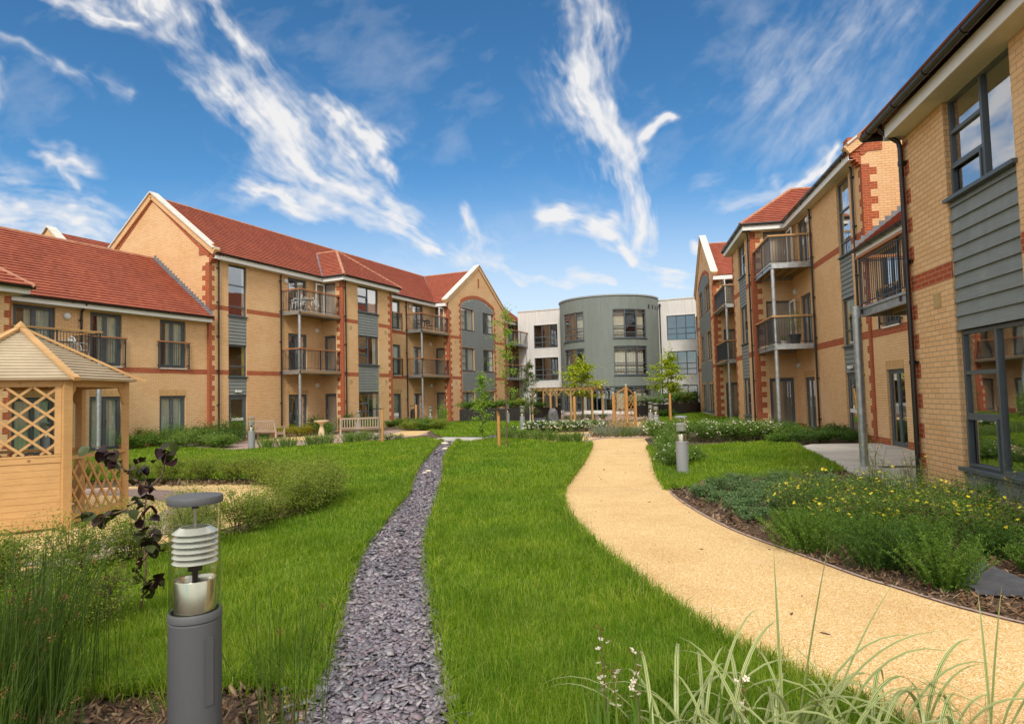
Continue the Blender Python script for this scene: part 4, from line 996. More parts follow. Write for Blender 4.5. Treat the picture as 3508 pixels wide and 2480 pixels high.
LAWNS = {
 'left': SL+[(-1.22, 3.82), (-1.9, 3.9), (-3.0, 3.65), (-4.6, 3.3), (-5.6, 3.9), (-5.4, 5.2), (-4.5, 6.8), (-3.7, 8.2), (-3.3, 9.2), (-3.15, 10.6), (-3.6, 12.0), (-4.6, 13.4), (-6.0, 14.2), (-8.2, 14.6), (-11.5, 14.5), (-15, 17), (-17.0, 19.5), (-14.2, 26.0), (-12.4, 24.4), (-9.65, 22.6), (-7.2, 24.2), (-4.8, 26.1), (-3.6, 27.2), (-2.9, 25.2)],
 'middle': SR[:-3]+[(-.3, 2.9), (.3, 2.6), (1.2, 2.7), (1.9, 3.0)]+[p for p in GL if p[1] > 3.25][::-1]+[(2.3, 22.3), (1.6, 22.6), (.6, 24.0), (-.3, 25.4), (-.9, 25.6), (-1.6, 24.3)],
 'right': [p for p in GR if 10.9 < p[1] < 19.5][::-1]+[(4.6, 19.2), (6.4, 20.0), (8.3, 21.0), (8.7, 19.8), (8.24, 18.54), (7.23, 14.81), (6.7, 13.0), (5.79, 12.75), (4.87, 12.3), (4.01, 11.9), (3.3, 11.5), (2.84, 11.2)],
 'far': [(-3.0, 27.3), (-1.2, 26.9), (-.8, 28.0), (.2, 29.2), (1.6, 30.2), (3.0, 30.6), (4.4, 33.2), (5.2, 36.6), (5.0, 40.2), (3.5, 38.9), (1.0, 41.6), (-.5, 41.8), (-1.4, 46), (-5.5, 41.5), (-6.6, 38.0), (-5.4, 34.8), (-4.2, 32.6), (-3.6, 29.4)],
 'far right': [(8.1, 33.6), (8.6, 38.0), (9.0, 43.0), (14.4, 50.6), (17, 49), (14.6, 41), (12.4, 34.5), (10.2, 31.2)],
}
LAWNS['left'] = [p for p in SL if p[1] > 3.85]+LAWNS['left'][len(SL):]
for k_, p_ in LAWNS.items(): sheet('lawn', p_, .022, 'lawn_soil')

def inside(px, py, poly):
    r = np.zeros(len(px), bool); n = len(poly); j = n-1
    for i in range(n):
        xi, yi = poly[i]; xj, yj = poly[j]
        c = ((yi > py) != (yj > py)) & (px < (xj-xi)*(py-yi)/((yj-yi) or 1e-9)+xi); r ^= c; j = i
    return r
def scatter(poly, dens, y0=-1e9, y1=1e9):
    P = np.array(poly); a, b = P.min(0), P.max(0); a[1] = max(a[1], y0); b[1] = min(b[1], y1)
    if b[1] <= a[1]: return np.zeros((0, 2))
    n = int(dens*(b[0]-a[0])*(b[1]-a[1])); x = rng.uniform(a[0], b[0], n); y = rng.uniform(a[1], b[1], n)
    k = inside(x, y, poly); return np.stack([x[k], y[k]], 1)
def lumps(x, y, s, seed=0):
    r = np.random.default_rng(seed); v = np.zeros_like(x)
    for _ in range(7):
        a = r.uniform(0, 6.28); f = s*r.uniform(.6, 1.8); v += np.sin((x*math.cos(a)+y*math.sin(a))*f+r.uniform(0, 6.28))
    return v/7
def blades(name, xy, h, w, lean, mat, z0=.02, parent=None, hv=.45):
    """curved tapering grass blades, 5 vertices each"""
    n = len(xy); h = np.broadcast_to(h, n)*rng.uniform(1-hv, 1+hv, n); w = np.broadcast_to(w, n)*rng.uniform(.7, 1.2, n)
    th = rng.uniform(0, 2*np.pi, n); le = np.broadcast_to(lean, n)*rng.uniform(.2, 1.5, n)
    ph = th+rng.uniform(.9, 2.2, n); sx, sy = np.cos(ph)*w/2, np.sin(ph)*w/2; dx, dy = np.cos(th), np.sin(th)
    V = np.zeros((n, 5, 3)); b = np.concatenate([xy, np.full((n, 1), z0)], 1)
    V[:, 0] = b-np.stack([sx, sy, sx*0], 1); V[:, 1] = b+np.stack([sx, sy, sx*0], 1)
    m = b+np.stack([dx*le*h*.35, dy*le*h*.35, h*.62], 1)
    V[:, 2] = m+np.stack([sx, sy, sx*0], 1)*.75; V[:, 3] = m-np.stack([sx, sy, sx*0], 1)*.75
    V[:, 4] = b+np.stack([dx*le*h, dy*le*h, h*np.clip(1-.25*le, .5, 1)], 1)
    i = np.arange(n)[:, None]*5
    F = np.concatenate([i+np.array([[0, 1, 2, 3]]), i+np.array([[3, 2, 4]])], 1).ravel()
    S = np.tile([4, 3], n)
    return array_mesh(name, V.reshape(-1, 3), F, S, mat, parent)
for k_, p_ in LAWNS.items():
    parts = []
    for y0, y1, den, w, h in ((0, 5, 8500, .0032, .09), (5, 8, 5500, .0045, .085), (8, 13, 2600, .007, .08), (13, 20, 1100, .011, .075), (20, 30, 480, .018, .07), (30, 60, 180, .028, .07)):
        xy = scatter(p_, den, y0, y1)
        if len(xy): parts.append((xy, np.full(len(xy), w), np.full(len(xy), h)))
    xy = np.concatenate([q[0] for q in parts]); w = np.concatenate([q[1] for q in parts]); h = np.concatenate([q[2] for q in parts])
    l = lumps(xy[:, 0], xy[:, 1], 5, 3)+.6*lumps(xy[:, 0], xy[:, 1], 17, 9); h = h*(1.05+.55*l)
    o = blades('grass', xy, h, w, .75, 'grass_blades'); tag(o, kind='stuff')
# long grass hanging over the edges of the slate, the paths and the near bed
def edge_pts(line, n, spread, y0=0, y1=30):
    L = np.array(line); seg = np.linalg.norm(np.diff(L, axis=0), axis=1); c = np.concatenate([[0], np.cumsum(seg)])
    wgt = lambda t: t
    t = rng.uniform(0, 1, n)**1.0*c[-1]; x = np.interp(t, c, L[:, 0])+rng.normal(0, spread, n); y = np.interp(t, c, L[:, 1])+rng.normal(0, spread, n)
    k = (y > y0) & (y < y1); return np.stack([x[k], y[k]], 1)
E1 = [edge_pts([p for p in SL if p[1] > 3.8], 9000, .03), edge_pts([p for p in SR if p[1] > 2.9], 9000, .035), edge_pts([p for p in GL if p[1] > 3.3], 7000, .03), edge_pts([p for p in GR if 10.9 < p[1] < 19.5], 4000, .05), edge_pts([(-1.25, 3.85), (-1.9, 3.92), (-3, 3.68)], 1500, .05), edge_pts([(-.3, 2.9), (.3, 2.6), (1.2, 2.7), (1.9, 3.0)], 3500, .08)]
E1 = np.concatenate(E1); tag(blades('grass', E1, np.clip(.10+E1[:, 1]*.001, .1, .12), np.clip(.0022+E1[:, 1]*.0009, .003, .02), 1.0, 'grass_blades'), kind='stuff')
E2 = edge_pts([p for p in GL if p[1] < 9], 160, .07); tag(blades('seed_grass', E2, .26, .0022, .35, 'dry_stalk'), kind='stuff')

def chips(name, xy, size, thick, mat, z0, tilt=.35, elong=1.4, layers=.03):
    n = len(xy); k = 5; V = np.zeros((n, 2*k, 3)); a0 = rng.uniform(0, 6.28, n); s = np.broadcast_to(size, n)*np.exp(rng.normal(0, .33, n))
    ang = np.linspace(0, 2*np.pi, k, endpoint=False)[None]+rng.normal(0, .28, (n, k)); rr = rng.uniform(.65, 1.05, (n, k))*s[:, None]
    lx, ly = np.cos(ang)*rr*elong*rng.uniform(.8, 1.2, (n, 1)), np.sin(ang)*rr*.75
    t1, t2 = rng.normal(0, tilt, n), rng.normal(0, tilt, n)
    x = lx*np.cos(a0)[:, None]-ly*np.sin(a0)[:, None]; y = lx*np.sin(a0)[:, None]+ly*np.cos(a0)[:, None]; z = x*t1[:, None]+y*t2[:, None]
    zb = z0+rng.uniform(0, layers, n)+np.abs(z).max(1)*.5
    V[:, :k] = np.stack([x+xy[:, :1], y+xy[:, 1:], z+zb[:, None]], 2); V[:, k:] = V[:, :k]; V[:, k:, 2] -= thick; V[:, k:, :2] = xy[:, None]+(V[:, k:, :2]-xy[:, None])*.94
    i = np.arange(n)[:, None]*2*k; top = i+np.arange(k)[None]; sides = [i+np.array([[j, k+j, k+(j+1) % k, (j+1) % k]]) for j in range(k)]
    F = np.concatenate([top]+sides, 1).ravel(); S = np.tile([5]+[4]*5, n)
    return array_mesh(name, V.reshape(-1, 3), F, S, mat)
SPOLY = SL+SR[::-1]
sx = [scatter(SPOLY, 2100, 1.8, 6), scatter(SPOLY, 900, 6, 11), scatter(SPOLY, 480, 11, 18), scatter(SPOLY, 300, 18, 25)]
sz_ = np.concatenate([np.full(len(q), v) for q, v in zip(sx, (.021, .024, .029, .035))])
tag(chips('slate_chippings', np.concatenate(sx), sz_, .007, 'slate_chip', .012, .24, 1.15), kind='stuff')
lit = np.array([p for p in scatter([(.9, 3.4), (3.2, 5.2), (2.7, 7.5), (2.6, 11), (3.6, 15), (4.5, 21), (2.2, 19), (1.0, 12), (.8, 8.5), (1.2, 5)], 1.6)]); tag(chips('leaf_litter', lit, .014, .004, 'bark_chip', .014, .3, 1.8, .004), kind='stuff')
stray = np.concatenate([edge_pts(SL[40:], 160, .07), edge_pts(SR[40:], 160, .05)]); tag(chips('slate_chippings', stray, .02, .006, 'slate_chip', .02), kind='stuff')
BEDS = {'near': [(-1.05, 1.5), (-1.15, 3.8), (-1.9, 3.95), (-3.2, 3.7), (-4.2, 3.0), (-3, 1.5)], 'right': [p for p in GR if p[1] < 11.6]+[(8, 2.0), (8.2, 9.6), (6.2, 9.8), (6.6, 12.9), (4.9, 12.4), (3.3, 11.7)], 'back': [(-3.3, 9.2), (-3.2, 10.8), (-3.7, 12.1), (-5.2, 13.9), (-8.2, 14.4), (-8.2, 13.4), (-5.2, 13.1), (-4.2, 12), (-3.8, 10.5), (-3.9, 9.0)],
  'walk': [(-12.5, 27.5), (-10.6, 30.3), (-8.5, 33.2), (-7.6, 33.6), (-10.8, 29.2), (-12.2, 26.8)], 'plaza': [(3.0, 24.5), (5.4, 24.4), (6.0, 29.5), (4.6, 31.5), (3.2, 27.5)], 'white': [(.2, 27.6), (.4, 29.0), (4.0, 29.6), (4.0, 28.4), (1.5, 28.2)]}
for nm_, p_ in BEDS.items():
    q_ = [scatter(p_, 900, 1, 4), scatter(p_, 600, 4, 8), scatter(p_, 200, 8, 15), scatter(p_, 60, 15, 35)]
    sz = np.concatenate([np.full(len(a), v) for a, v in zip(q_, (.012, .013, .02, .035))]); xy = np.concatenate(q_)
    if len(xy): tag(chips('bark_mulch', xy, sz, .005, 'bark_chip', .01, .5, 2.2, .025), kind='stuff')

# ------------------------------------------------------------------ plants
def leaves_mesh(name, pos, nrm_up, size, mat, parent, aspect=.45, flat=.5, seed_rot=None, droop=0):
    """one bent leaf (two quads folded on the midrib reduced to a 4-corner blade) per point"""
    n = len(pos); L = np.broadcast_to(size, n)*rng.uniform(.65, 1.25, n)
    th = rng.uniform(0, 2*np.pi, n) if seed_rot is None else seed_rot+rng.normal(0, .5, n)
    el = rng.normal(flat, .45, n)-droop
    d = np.stack([np.cos(th)*np.cos(el), np.sin(th)*np.cos(el), np.sin(el)], 1)
    up = rng.normal(0, .55, (n, 3)); up[:, 2] += 1; s = np.cross(d, up); s /= np.linalg.norm(s, axis=1)[:, None]+1e-9
    V = np.zeros((n, 4, 3)); W = (L*aspect/2)[:, None]
    V[:, 0] = pos; V[:, 1] = pos+d*(L*.45)[:, None]+s*W; V[:, 2] = pos+d*L[:, None]; V[:, 3] = pos+d*(L*.5)[:, None]-s*W
    V[:, 2, 2] -= L*.18
    F = np.arange(n*4); return array_mesh(name, V.reshape(-1, 3), F, np.full(n, 4), mat, parent)
def flower_mesh(name, pos, size, mat, parent, petals=5):
    """open flowers: petals as separate small blades fanned round each centre"""
    n = len(pos); tilt = rng.normal(0, .35, (n, 2)); V = np.zeros((n, petals, 4, 3)); s = np.broadcast_to(size, n)*rng.uniform(.75, 1.2, n)
    for k in range(petals):
        a = 2*np.pi*k/petals+rng.uniform(0, .4, n)
        def pt(r, da):
            x = np.cos(a+da)*r*s; y = np.sin(a+da)*r*s; return np.stack([pos[:, 0]+x, pos[:, 1]+y, pos[:, 2]+x*tilt[:, 0]+y*tilt[:, 1]+r*s*.15], 1)
        V[:, k, 0] = pos; V[:, k, 1] = pt(.38, .5); V[:, k, 2] = pt(.5, 0); V[:, k, 3] = pt(.38, -.5)
    return array_mesh(name, V.reshape(-1, 3), np.arange(n*petals*4), np.full(n*petals, 4), mat, parent)
def stems_mesh(curves, radii, mat, name, parent, n=4):
    mb = MB()
    for c, r in zip(curves, radii): mb.tube(c, r, n, caps=False)
    return mb.build(name, mat, parent, smooth=True)
def shrub(name, loc, rx, ry, h, nl, leaf, mat, label, cat='shrub', group=None, stems=14, stem_mat='bark_brown', flowers=None, aspect=.45, wild=.35, low=.12, flat=.4, side=2):
    """stems fan out from the foot; side shoots carry the leaves, so the outline stays loose and spiky"""
    root = empty(name, (loc[0], loc[1], loc[2] if len(loc) > 2 else .01), label=label, cat=cat, group=group)
    cur, rad, P, T = [], [], [], []
    tips = []
    for k in range(stems):
        a = 2*math.pi*k/stems+random.uniform(-.4, .4); rr = random.uniform(.25, 1)**.7; hh = h*random.uniform(1-wild, 1+wild*.5)*(1-.35*rr*rr)
        ex, ey = math.cos(a)*rx*rr, math.sin(a)*ry*rr; bx, by = ex*.25, ey*.25
        pts = []
        for t in (0, .35, .7, 1): w = t**1.3; pts.append((bx+(ex-bx)*w+random.gauss(0, .02)*h, by+(ey-by)*w+random.gauss(0, .02)*h, hh*t**.8))
        cur.append(pts); rad.append([.006+.004*h, .005, .004, .0015]); A = np.array(pts)
        ns = max(2, nl//stems); t = np.sqrt(rng.uniform(low**2, 1, ns))*3
        i = np.clip(t.astype(int), 0, 2); f = t-i; base = A[i]*(1-f)[:, None]+A[i+1]*f[:, None]
        off = rng.normal(0, 1, (ns, 3))*np.array([rx, ry, h*.55])*.16*side/2; q = base+off; q[:, 2] = np.abs(q[:, 2]); P.append(q); tips.append(A[-1])
        for s_ in range(side):
            j = random.choice((1, 2)); b0 = A[j]; dr = rng.normal(0, 1, 3)*np.array([rx, ry, h*.4])*.3; dr[2] = abs(dr[2])
            cur.append([tuple(b0), tuple(b0+dr*.5+np.array([0, 0, .02])), tuple(b0+dr)]); rad.append([.004, .003, .001])
            m = max(2, ns//4); tt = rng.uniform(0, 1, m)[:, None]; P.append(b0+dr*tt+rng.normal(0, .02, (m, 3)))
    P = np.concatenate(P); P[:, 2] = np.maximum(P[:, 2], .015)
    stems_mesh(cur, rad, stem_mat, 'stems', root); leaves_mesh('foliage', P, None, leaf, mat, root, aspect, flat)
    for fm_, fn, fs in (flowers or ()):
        r2 = rng.uniform(0, 1, fn)**.5; a = rng.uniform(0, 6.28, fn); q = np.stack([np.cos(a)*rx*r2, np.sin(a)*ry*r2, h*(1.0-.55*r2**2)*rng.uniform(.72, 1.08, fn)], 1)
        flower_mesh('flowers', q, fs, fm_, root)
    return root
def spiky(name, loc, r, h, n, mat, label, cat='shrub', group=None, w=.006, arch=.35, needles=0, nl=.03, extra=None):
    """upright clump: many thin stems with short needles"""
    root = empty(name, (*loc, .01), label=label, cat=cat, group=group)
    xy = rng.normal(0, r*.38, (n, 2)); o = np.zeros((0, 3)); cur = []; rad = []; P = []
    for k in range(n):
        b = xy[k]; d = b/(np.linalg.norm(b)+1e-6)*min(1, np.linalg.norm(b)/r*1.4)*arch+rng.normal(0, .12, 2); hh = h*random.uniform(.6, 1.1)*(1-.3*min(1, np.linalg.norm(b)/r))
        pts = [(b[0], b[1], 0), (b[0]+d[0]*hh*.4, b[1]+d[1]*hh*.4, hh*.55), (b[0]+d[0]*hh, b[1]+d[1]*hh, hh)]; cur.append(pts); rad.append([w*.5, w*.45, w*.2])
        if needles: A = np.array(pts); t = rng.uniform(.1, 2, needles); i = np.clip(t.astype(int), 0, 1); f = (t-i)[:, None]; P.append(A[i]*(1-f)+A[i+1]*f)
    stems_mesh(cur, rad, mat, 'stems', root, 3)
    if needles: leaves_mesh('foliage', np.concatenate(P), None, nl, mat, root, .22, .75)
    if extra:
        em, en, es, lo_ = extra; k = rng.integers(0, n, en); q = np.array([cur[j][2] for j in k])+rng.normal(0, .012, (en, 3)); q[:, 2] -= np.abs(rng.normal(0, lo_, en)); leaves_mesh('flowers', q, None, es, em, root, .7, .3)
    return root
def tree(name, loc, h, r, z0, trunk_r, nl, leaf, mat, label, bark='bark_brown', limbs=9, group=None, cat='tree', lean=(0, 0), clumps=None, aspect=.4, tiers=False, droop=0, spread=.16):
    root = empty(name, (*loc, .01), label=label, cat=cat, group=group); lx, ly = lean
    tr = [(0, 0, 0)]; m = 7
    for k in range(1, m+1): t = k/m; tr.append((lx*t*t*h+random.gauss(0, .012)*h*.3, ly*t*t*h+random.gauss(0, .012)*h*.3, h*t))
    mb = MB().tube(tr, [trunk_r*(1-.85*k/m)+.003 for k in range(m+1)], 7)
    P = []; T = np.array(tr)
    for k in range(limbs):
        t = (z0+(h-z0)*((k+.3)/limbs)**.9)/h; i = min(int(t*m), m-1); f = t*m-i; b = T[i]*(1-f)+T[i+1]*f
        a = k*2.4+random.uniform(-.5, .5); rr = r*(1-.55*abs(((t*h-z0)/(h-z0))-.35)/.65)*random.uniform(.55, 1.1); up = random.uniform(.1, .5)*rr if not tiers else random.uniform(.0, .2)*rr
        e = b+np.array([math.cos(a)*rr, math.sin(a)*rr, up]); mid = (b+e)/2+np.array([0, 0, .08*rr])
        mb.tube([b, mid, e], [trunk_r*.35, trunk_r*.22, .003], 5, caps=False)
        n = nl//limbs; c = rng.uniform(.15, 1.05, n)[:, None]**.8
        line = b+(e-b)*c; q = line+rng.normal(0, 1, (n, 3))*np.array([spread*rr+.03, spread*rr+.03, (.035 if tiers else .13)*rr+.03]); P.append(q)
        for s_ in range(3):
            j = random.uniform(.3, .9); b2 = b+(e-b)*j; e2 = b2+rng.normal(0, 1, 3)*rr*.28; mb.tube([b2, e2], [trunk_r*.12+.001, .0015], 3, caps=False)
            nn = max(2, n//6); P.append(b2+(e2-b2)*rng.uniform(0, 1.1, nn)[:, None]+rng.normal(0, .02, (nn, 3)))
    n = nl//8; P.append(T[-1]+rng.normal(0, 1, (n, 3))*np.array([r*.16, r*.16, r*.22]))
    mb.build('trunk', bark, root, smooth=True)
    if nl: leaves_mesh('crown', np.concatenate(P), None, leaf, mat, root, aspect, .1, droop=droop)
    return root
ORD = ['nearest', 'second', 'third', 'fourth', 'fifth', 'sixth', 'seventh', 'eighth', 'ninth', 'tenth', 'eleventh', 'twelfth', 'thirteenth', 'fourteenth', 'fifteenth', 'sixteenth', 'seventeenth', 'eighteenth', 'nineteenth', 'twentieth']

# hedge of loose green shrubs round the gazebo terrace: front row (camera side), corner, back row
front = [(-5.15, 5.25), (-4.75, 5.7), (-4.95, 6.2), (-4.35, 6.35), (-4.1, 6.95), (-3.75, 7.5), (-3.95, 8.0), (-3.45, 8.2), (-3.45, 8.9), (-3.1, 9.3)]
for k, (x, y) in enumerate(front):
    shrub('hedge_shrub', (x, y), .38, .36, .60+.06*math.sin(k*2.1), 3600, .026, 'hedge_leaf', f'small-leaved hedge shrub, {ORD[k]} in the row running from rushes past bollard', group='hedge shrubs around the gazebo terrace', stems=16, aspect=.55, wild=.45, low=.15, side=3)
corner_ = [(-3.1, 9.9), (-3.15, 10.5), (-3.5, 10.2), (-3.35, 11.1), (-3.7, 11.7)]
for k, (x, y) in enumerate(corner_):
    shrub('hedge_shrub', (x, y), .48, .46, .66, 4200, .032, 'hedge_leaf', f'fuller hedge shrub at the rounded hedge end by the lawn, {ORD[k]} of five', group='hedge shrubs around the gazebo terrace', stems=20, aspect=.55, wild=.3, low=.2, side=3)
back_ = [(-4.2, 12.3), (-4.7, 12.9), (-5.3, 13.4), (-6.0, 13.8), (-6.8, 14.0), (-7.6, 14.15), (-8.5, 14.2), (-9.4, 14.1)]
for k, (x, y) in enumerate(back_):
    shrub('hedge_shrub', (x, y), .50, .42, .55, 3000, .034, 'hedge_leaf', f'hedge shrub behind the curved gold terrace, {ORD[k]} from the rounded end', group='hedge shrubs around the gazebo terrace', stems=16, aspect=.55, wild=.35, low=.2, side=3)
frt = [(-4.1, 4.55), (-3.6, 4.75), (-4.6, 4.75), (-3.2, 4.9)]
for k, (x, y) in enumerate(frt):
    shrub('hedge_shrub', (x, y), .34, .30, .50, 2600, .024, 'hedge_leaf', f'low twiggy shrub in front of the gazebo, {ORD[k]} behind the rushes', group='twiggy shrubs behind the rushes', stems=14, aspect=.55, wild=.5, low=.15, side=3)

# purple-leaved hazel
def hazel():
    root = empty('purple_hazel', (-3.02, 5.2, .01), label='young hazel with large dark purple leaves behind the near bollard light', cat='sapling')
    mb = MB(); br = [[(0, 0, 0), (.05, 0, .35), (.02, .02, .75), (.06, 0, 1.05), (-.02, 0, 1.25)], [(.03, 0, .7), (-.12, .03, .85), (-.30, .04, .80), (-.42, .03, .78)], [(.05, 0, 1.0), (-.15, 0, 1.2), (-.28, .02, 1.33), (-.42, .03, 1.38)], [(.05, 0, 1.0), (.18, .0, 1.12), (.22, -.02, 1.28), (.24, 0, 1.34)], [(.03, 0, .45), (.10, .0, .55), (.08, 0, .7)], [(.04, 0, .3), (-.15, -.1, .32), (-.27, -.15, .33)], [(.04, 0, .18), (.12, 0, .28)]]
    P, S_, Mt = [], [], []
    for c in br: mb.tube(c, [.012*(1-.75*t/(len(c)-1)) for t in range(len(c))], 6)
    mb.build('stems', 'bark_brown', root, smooth=True)
    pur, grn = [], []
    for c in br:
        A = np.array(c); m = len(c)-1; n = 44 if c is br[0] else 13
        for _ in range(n):
            t = random.uniform(.28 if c is br[0] else .5, 1)*m; i = min(int(t), m-1); q = A[i]+(A[i+1]-A[i])*(t-i)+rng.normal(0, .055 if c is br[0] else .03, 3); (pur if random.random() < .62 else grn).append(q)
    def big(pts, mat, nm):
        V, F, Sz = [], [], []
        for p in pts:
            L = random.uniform(.07, .12); a = random.uniform(0, 6.28); el = random.uniform(-1.2, .3); d = np.array([math.cos(a)*math.cos(el), math.sin(a)*math.cos(el), math.sin(el)]); s = np.cross(d, [random.uniform(-.6, .6), random.uniform(-.6, .6), 1]); s /= np.linalg.norm(s); n_ = np.cross(s, d)
            prof = [(0, 0), (.2, .34), (.5, .46), (.78, .33), (1, 0)]; b = len(V)
            for t, w in prof:
                for sg in (-1, 0, 1): V.append(p+d*L*t+s*L*w*sg+n_*L*(abs(sg)*w*.55*random.uniform(.3, 1.2)-t*t*.25+random.gauss(0, .02)))
            for k in range(4):
                for j in (0, 1): F += [b+k*3+j, b+k*3+j+1, b+k*3+3+j+1, b+k*3+3+j]; Sz.append(4)
        array_mesh(nm, np.array(V), F, Sz, mat, root)
    big(pur, 'purple_leaf', 'foliage'); big(grn, 'purple_green_leaf', 'foliage')
hazel()

# rushes at the lower left
def rushes(x, y, n, h, label, r=.16):
    root = empty('rush_clump', (x, y, .0), label=label, cat='rushes', group='rush clumps at the lower left')
    xy = rng.normal(0, r, (n, 2)); mb = MB(); seeds = []
    for k in range(n):
        a = math.atan2(*xy[k][::-1])+random.gauss(0, .8); le = abs(random.gauss(.16, .13)); hh = h*random.uniform(.55, 1.12); dx, dy = math.cos(a)*le*hh, math.sin(a)*le*hh
        p = [(xy[k][0], xy[k][1], 0), (xy[k][0]+dx*.25, xy[k][1]+dy*.25, hh*.45), (xy[k][0]+dx*.62, xy[k][1]+dy*.62, hh*.8), (xy[k][0]+dx, xy[k][1]+dy, hh*.98)]
        mb.tube(p, [.0022, .0020, .0015, .0004], 3, caps=False)
        if random.random() < .13: t = random.uniform(.62, .9); i = 1 if t < .8 else 2; f = (t-.45)/.35 if i == 1 else (t-.8)/.2; q = np.array(p[i])*(1-min(f, 1))+np.array(p[i+1])*min(f, 1); seeds.append(q)
    mb.build('stems', 'rush_green', root)
    if seeds: q = np.repeat(np.array(seeds), 26, 0)+rng.normal(0, .0085, (len(seeds)*26, 3)); leaves_mesh('seed_heads', q, None, .014, 'rush_seed', root, .4, .2)
rushes(-2.55, 3.05, 420, 1.02, 'tall dense rush clump left of the near bollard light, with brown seed tufts', .17)
rushes(-3.05, 2.95, 330, .98, 'rush clump at the left edge in front of the twiggy shrubs', .18)
rushes(-2.75, 3.75, 260, .95, 'thinner rush clump behind the tall dense one, by the lawn', .16)
rushes(-2.2, 2.62, 220, .72, 'lower rush clump at the very bottom beside the bark mulch', .15)
rushes(-3.6, 3.6, 260, .95, 'far rush clump in front of the gazebo wall', .18)
rushes(-1.2, 3.3, 34, .80, 'sparse rush stems just right of the near bollard light', .07)
xy = np.concatenate([rng.normal(0, .06, (60, 2))+[-1.2, 3.6], rng.normal(0, .07, (60, 2))+[-1.95, 3.65]]); tag(blades('weed_grass', xy, .30, .004, .9, 'grass_blades'), kind='stuff')

# striped ribbon grass in the foreground
def ribbon_grass(x, y, n, L, label, special=(), r=.10, bias=(0, 0)):
    root = empty('striped_grass', (x, y, 0), label=label, cat='ornamental grass', group='striped ribbon grasses in the foreground')
    V, F, S, UV = [], [], [], []
    def blade(bx, by, a, ln, w, e0, bend, z=0):
        m = 11; w *= 1.08; p = np.array([bx, by, z]); el = e0; b = len(V); side = np.array([-math.sin(a), math.cos(a), 0])
        for k in range(m+1):
            t = k/m; ww = w*(.75+.5*t if t < .4 else .95*(1-((t-.4)/.6)**2.2)+.004)
            tw = side*math.cos(t*.6)+np.array([0, 0, 1])*math.sin(t*.6)*.35
            for sg, u in ((-1, 0), (0, .5), (1, 1)): V.append(p+tw*ww/2*sg+np.array([0, 0, abs(sg)*ww*.12])); UV.append((u, t))
            el -= bend/m*(.25+1.6*t); p = p+np.array([math.cos(a)*math.cos(el), math.sin(a)*math.cos(el), math.sin(el)])*ln/m
        for k in range(m):
            for j in (0, 1): F.extend([b+k*3+j, b+k*3+j+1, b+k*3+j+4, b+k*3+j+3]); S.append(4)
    for k in range(n):
        a = random.uniform(0, 6.28); blade(random.gauss(0, r), random.gauss(0, r), a, L*random.uniform(.6, 1.15), random.uniform(.013, .023), random.uniform(1.0, 1.5), random.uniform(1.3, 3.0))
    for sp in special: blade(*sp)
    array_mesh('leaves', np.array(V), F, S, 'striped_leaf', root, uv=np.array(UV))
# special = (x, y, azimuth, length, width, start elevation, bend)
ribbon_grass(.82, 3.02, 30, .78, 'striped grass clump to the left of the tall pair of blades', special=[(0, 0, 2.9, .8, .014, 1.3, 2.6), (.05, 0, .2, .82, .014, 1.4, 2.2)], r=.12)
ribbon_grass(1.24, 3.02, 22, .74, 'striped grass clump with two tall upright blades at the path edge', special=[(-.04, 0, 1.5, .97, .015, 1.56, .03), (-.0, 0, .02, 1.02, .018, 1.38, .06), (.02, -.05, .05, 1.0, .016, 1.15, 1.25), (.05, .02, .1, .95, .016, 1.30, 1.7), (.16, -.05, .05, 1.0, .017, 1.36, 2.2), (.12, .03, .3, .92, .012, 1.10, .35), (.06, 0, 3.0, .85, .015, 1.3, 2.3), (-.1, .05, 2.4, .8, .015, 1.35, 2.3)], r=.13)
ribbon_grass(1.72, 3.05, 16, .70, 'striped grass clump between the tall blades and the corner clump', special=[(0, 0, .15, .85, .016, 1.2, 2.0), (.05, 0, 3.1, .8, .016, 1.15, 2.2)], r=.14)
ribbon_grass(2.14, 3.0, 11, .62, 'striped grass clump at the lower right corner over the path', special=[(0, 0, 1.2, .74, .013, 1.50, .12), (.0, 0, .1, .95, .014, 1.0, .5), (.02, 0, .1, .80, .015, 1.45, 2.6), (-.02, 0, .3, .78, .012, 1.42, .1), (0, 0, 3.0, .72, .016, 1.2, 2.4)], r=.10)
ribbon_grass(1.05, 2.85, 16, .62, 'low striped grass clump at the bottom edge', r=.2)
ribbon_grass(1.95, 2.88, 12, .55, 'short striped grass clump low between the two right clumps', r=.15)
def iris(x, y, hs, label, az=.0):
    root = empty('white_flower_stalk', (x, y, 0), label=label, cat='flower stalk', group='white flower stalks in the foreground')
    mb = MB(); pos = []
    for k, h in enumerate(hs):
        dx = .05*k; mb.tube([(dx, 0, 0), (dx+.012, 0, h*.5), (dx-.005, .01, h)], [.0035, .003, .0018], 5); n = int(h*34)
        for j in range(n): z = h*(.55+.45*j/max(n-1, 1)); pos.append((dx+random.gauss(0, .014), random.gauss(0, .012), z))
    mb.build('stem', 'bark_brown', root)
    pos = np.array(pos); flower_mesh('flowers', pos[rng.uniform(0, 1, len(pos)) < .6]+rng.normal(0, .008, 3), .03, 'petal_cream', root)
    q = np.repeat(pos, 3, 0)+rng.normal(0, .006, (len(pos)*3, 3)); leaves_mesh('buds', q, None, .012, 'rush_seed', root, .8, .8)
    lf = rng.normal(0, .04, (14, 2)); blades('leaves', lf, .34, .016, .25, 'mid_leaf', 0, root)
iris(.38, 3.02, [.62, .46], 'tallest white flower stalks, left of the striped grasses')
iris(.53, 3.0, [.53], 'slim white flower stalk beside the tallest pair')
iris(1.0, 2.95, [.42], 'short white flower stalk half hidden in the striped grass')

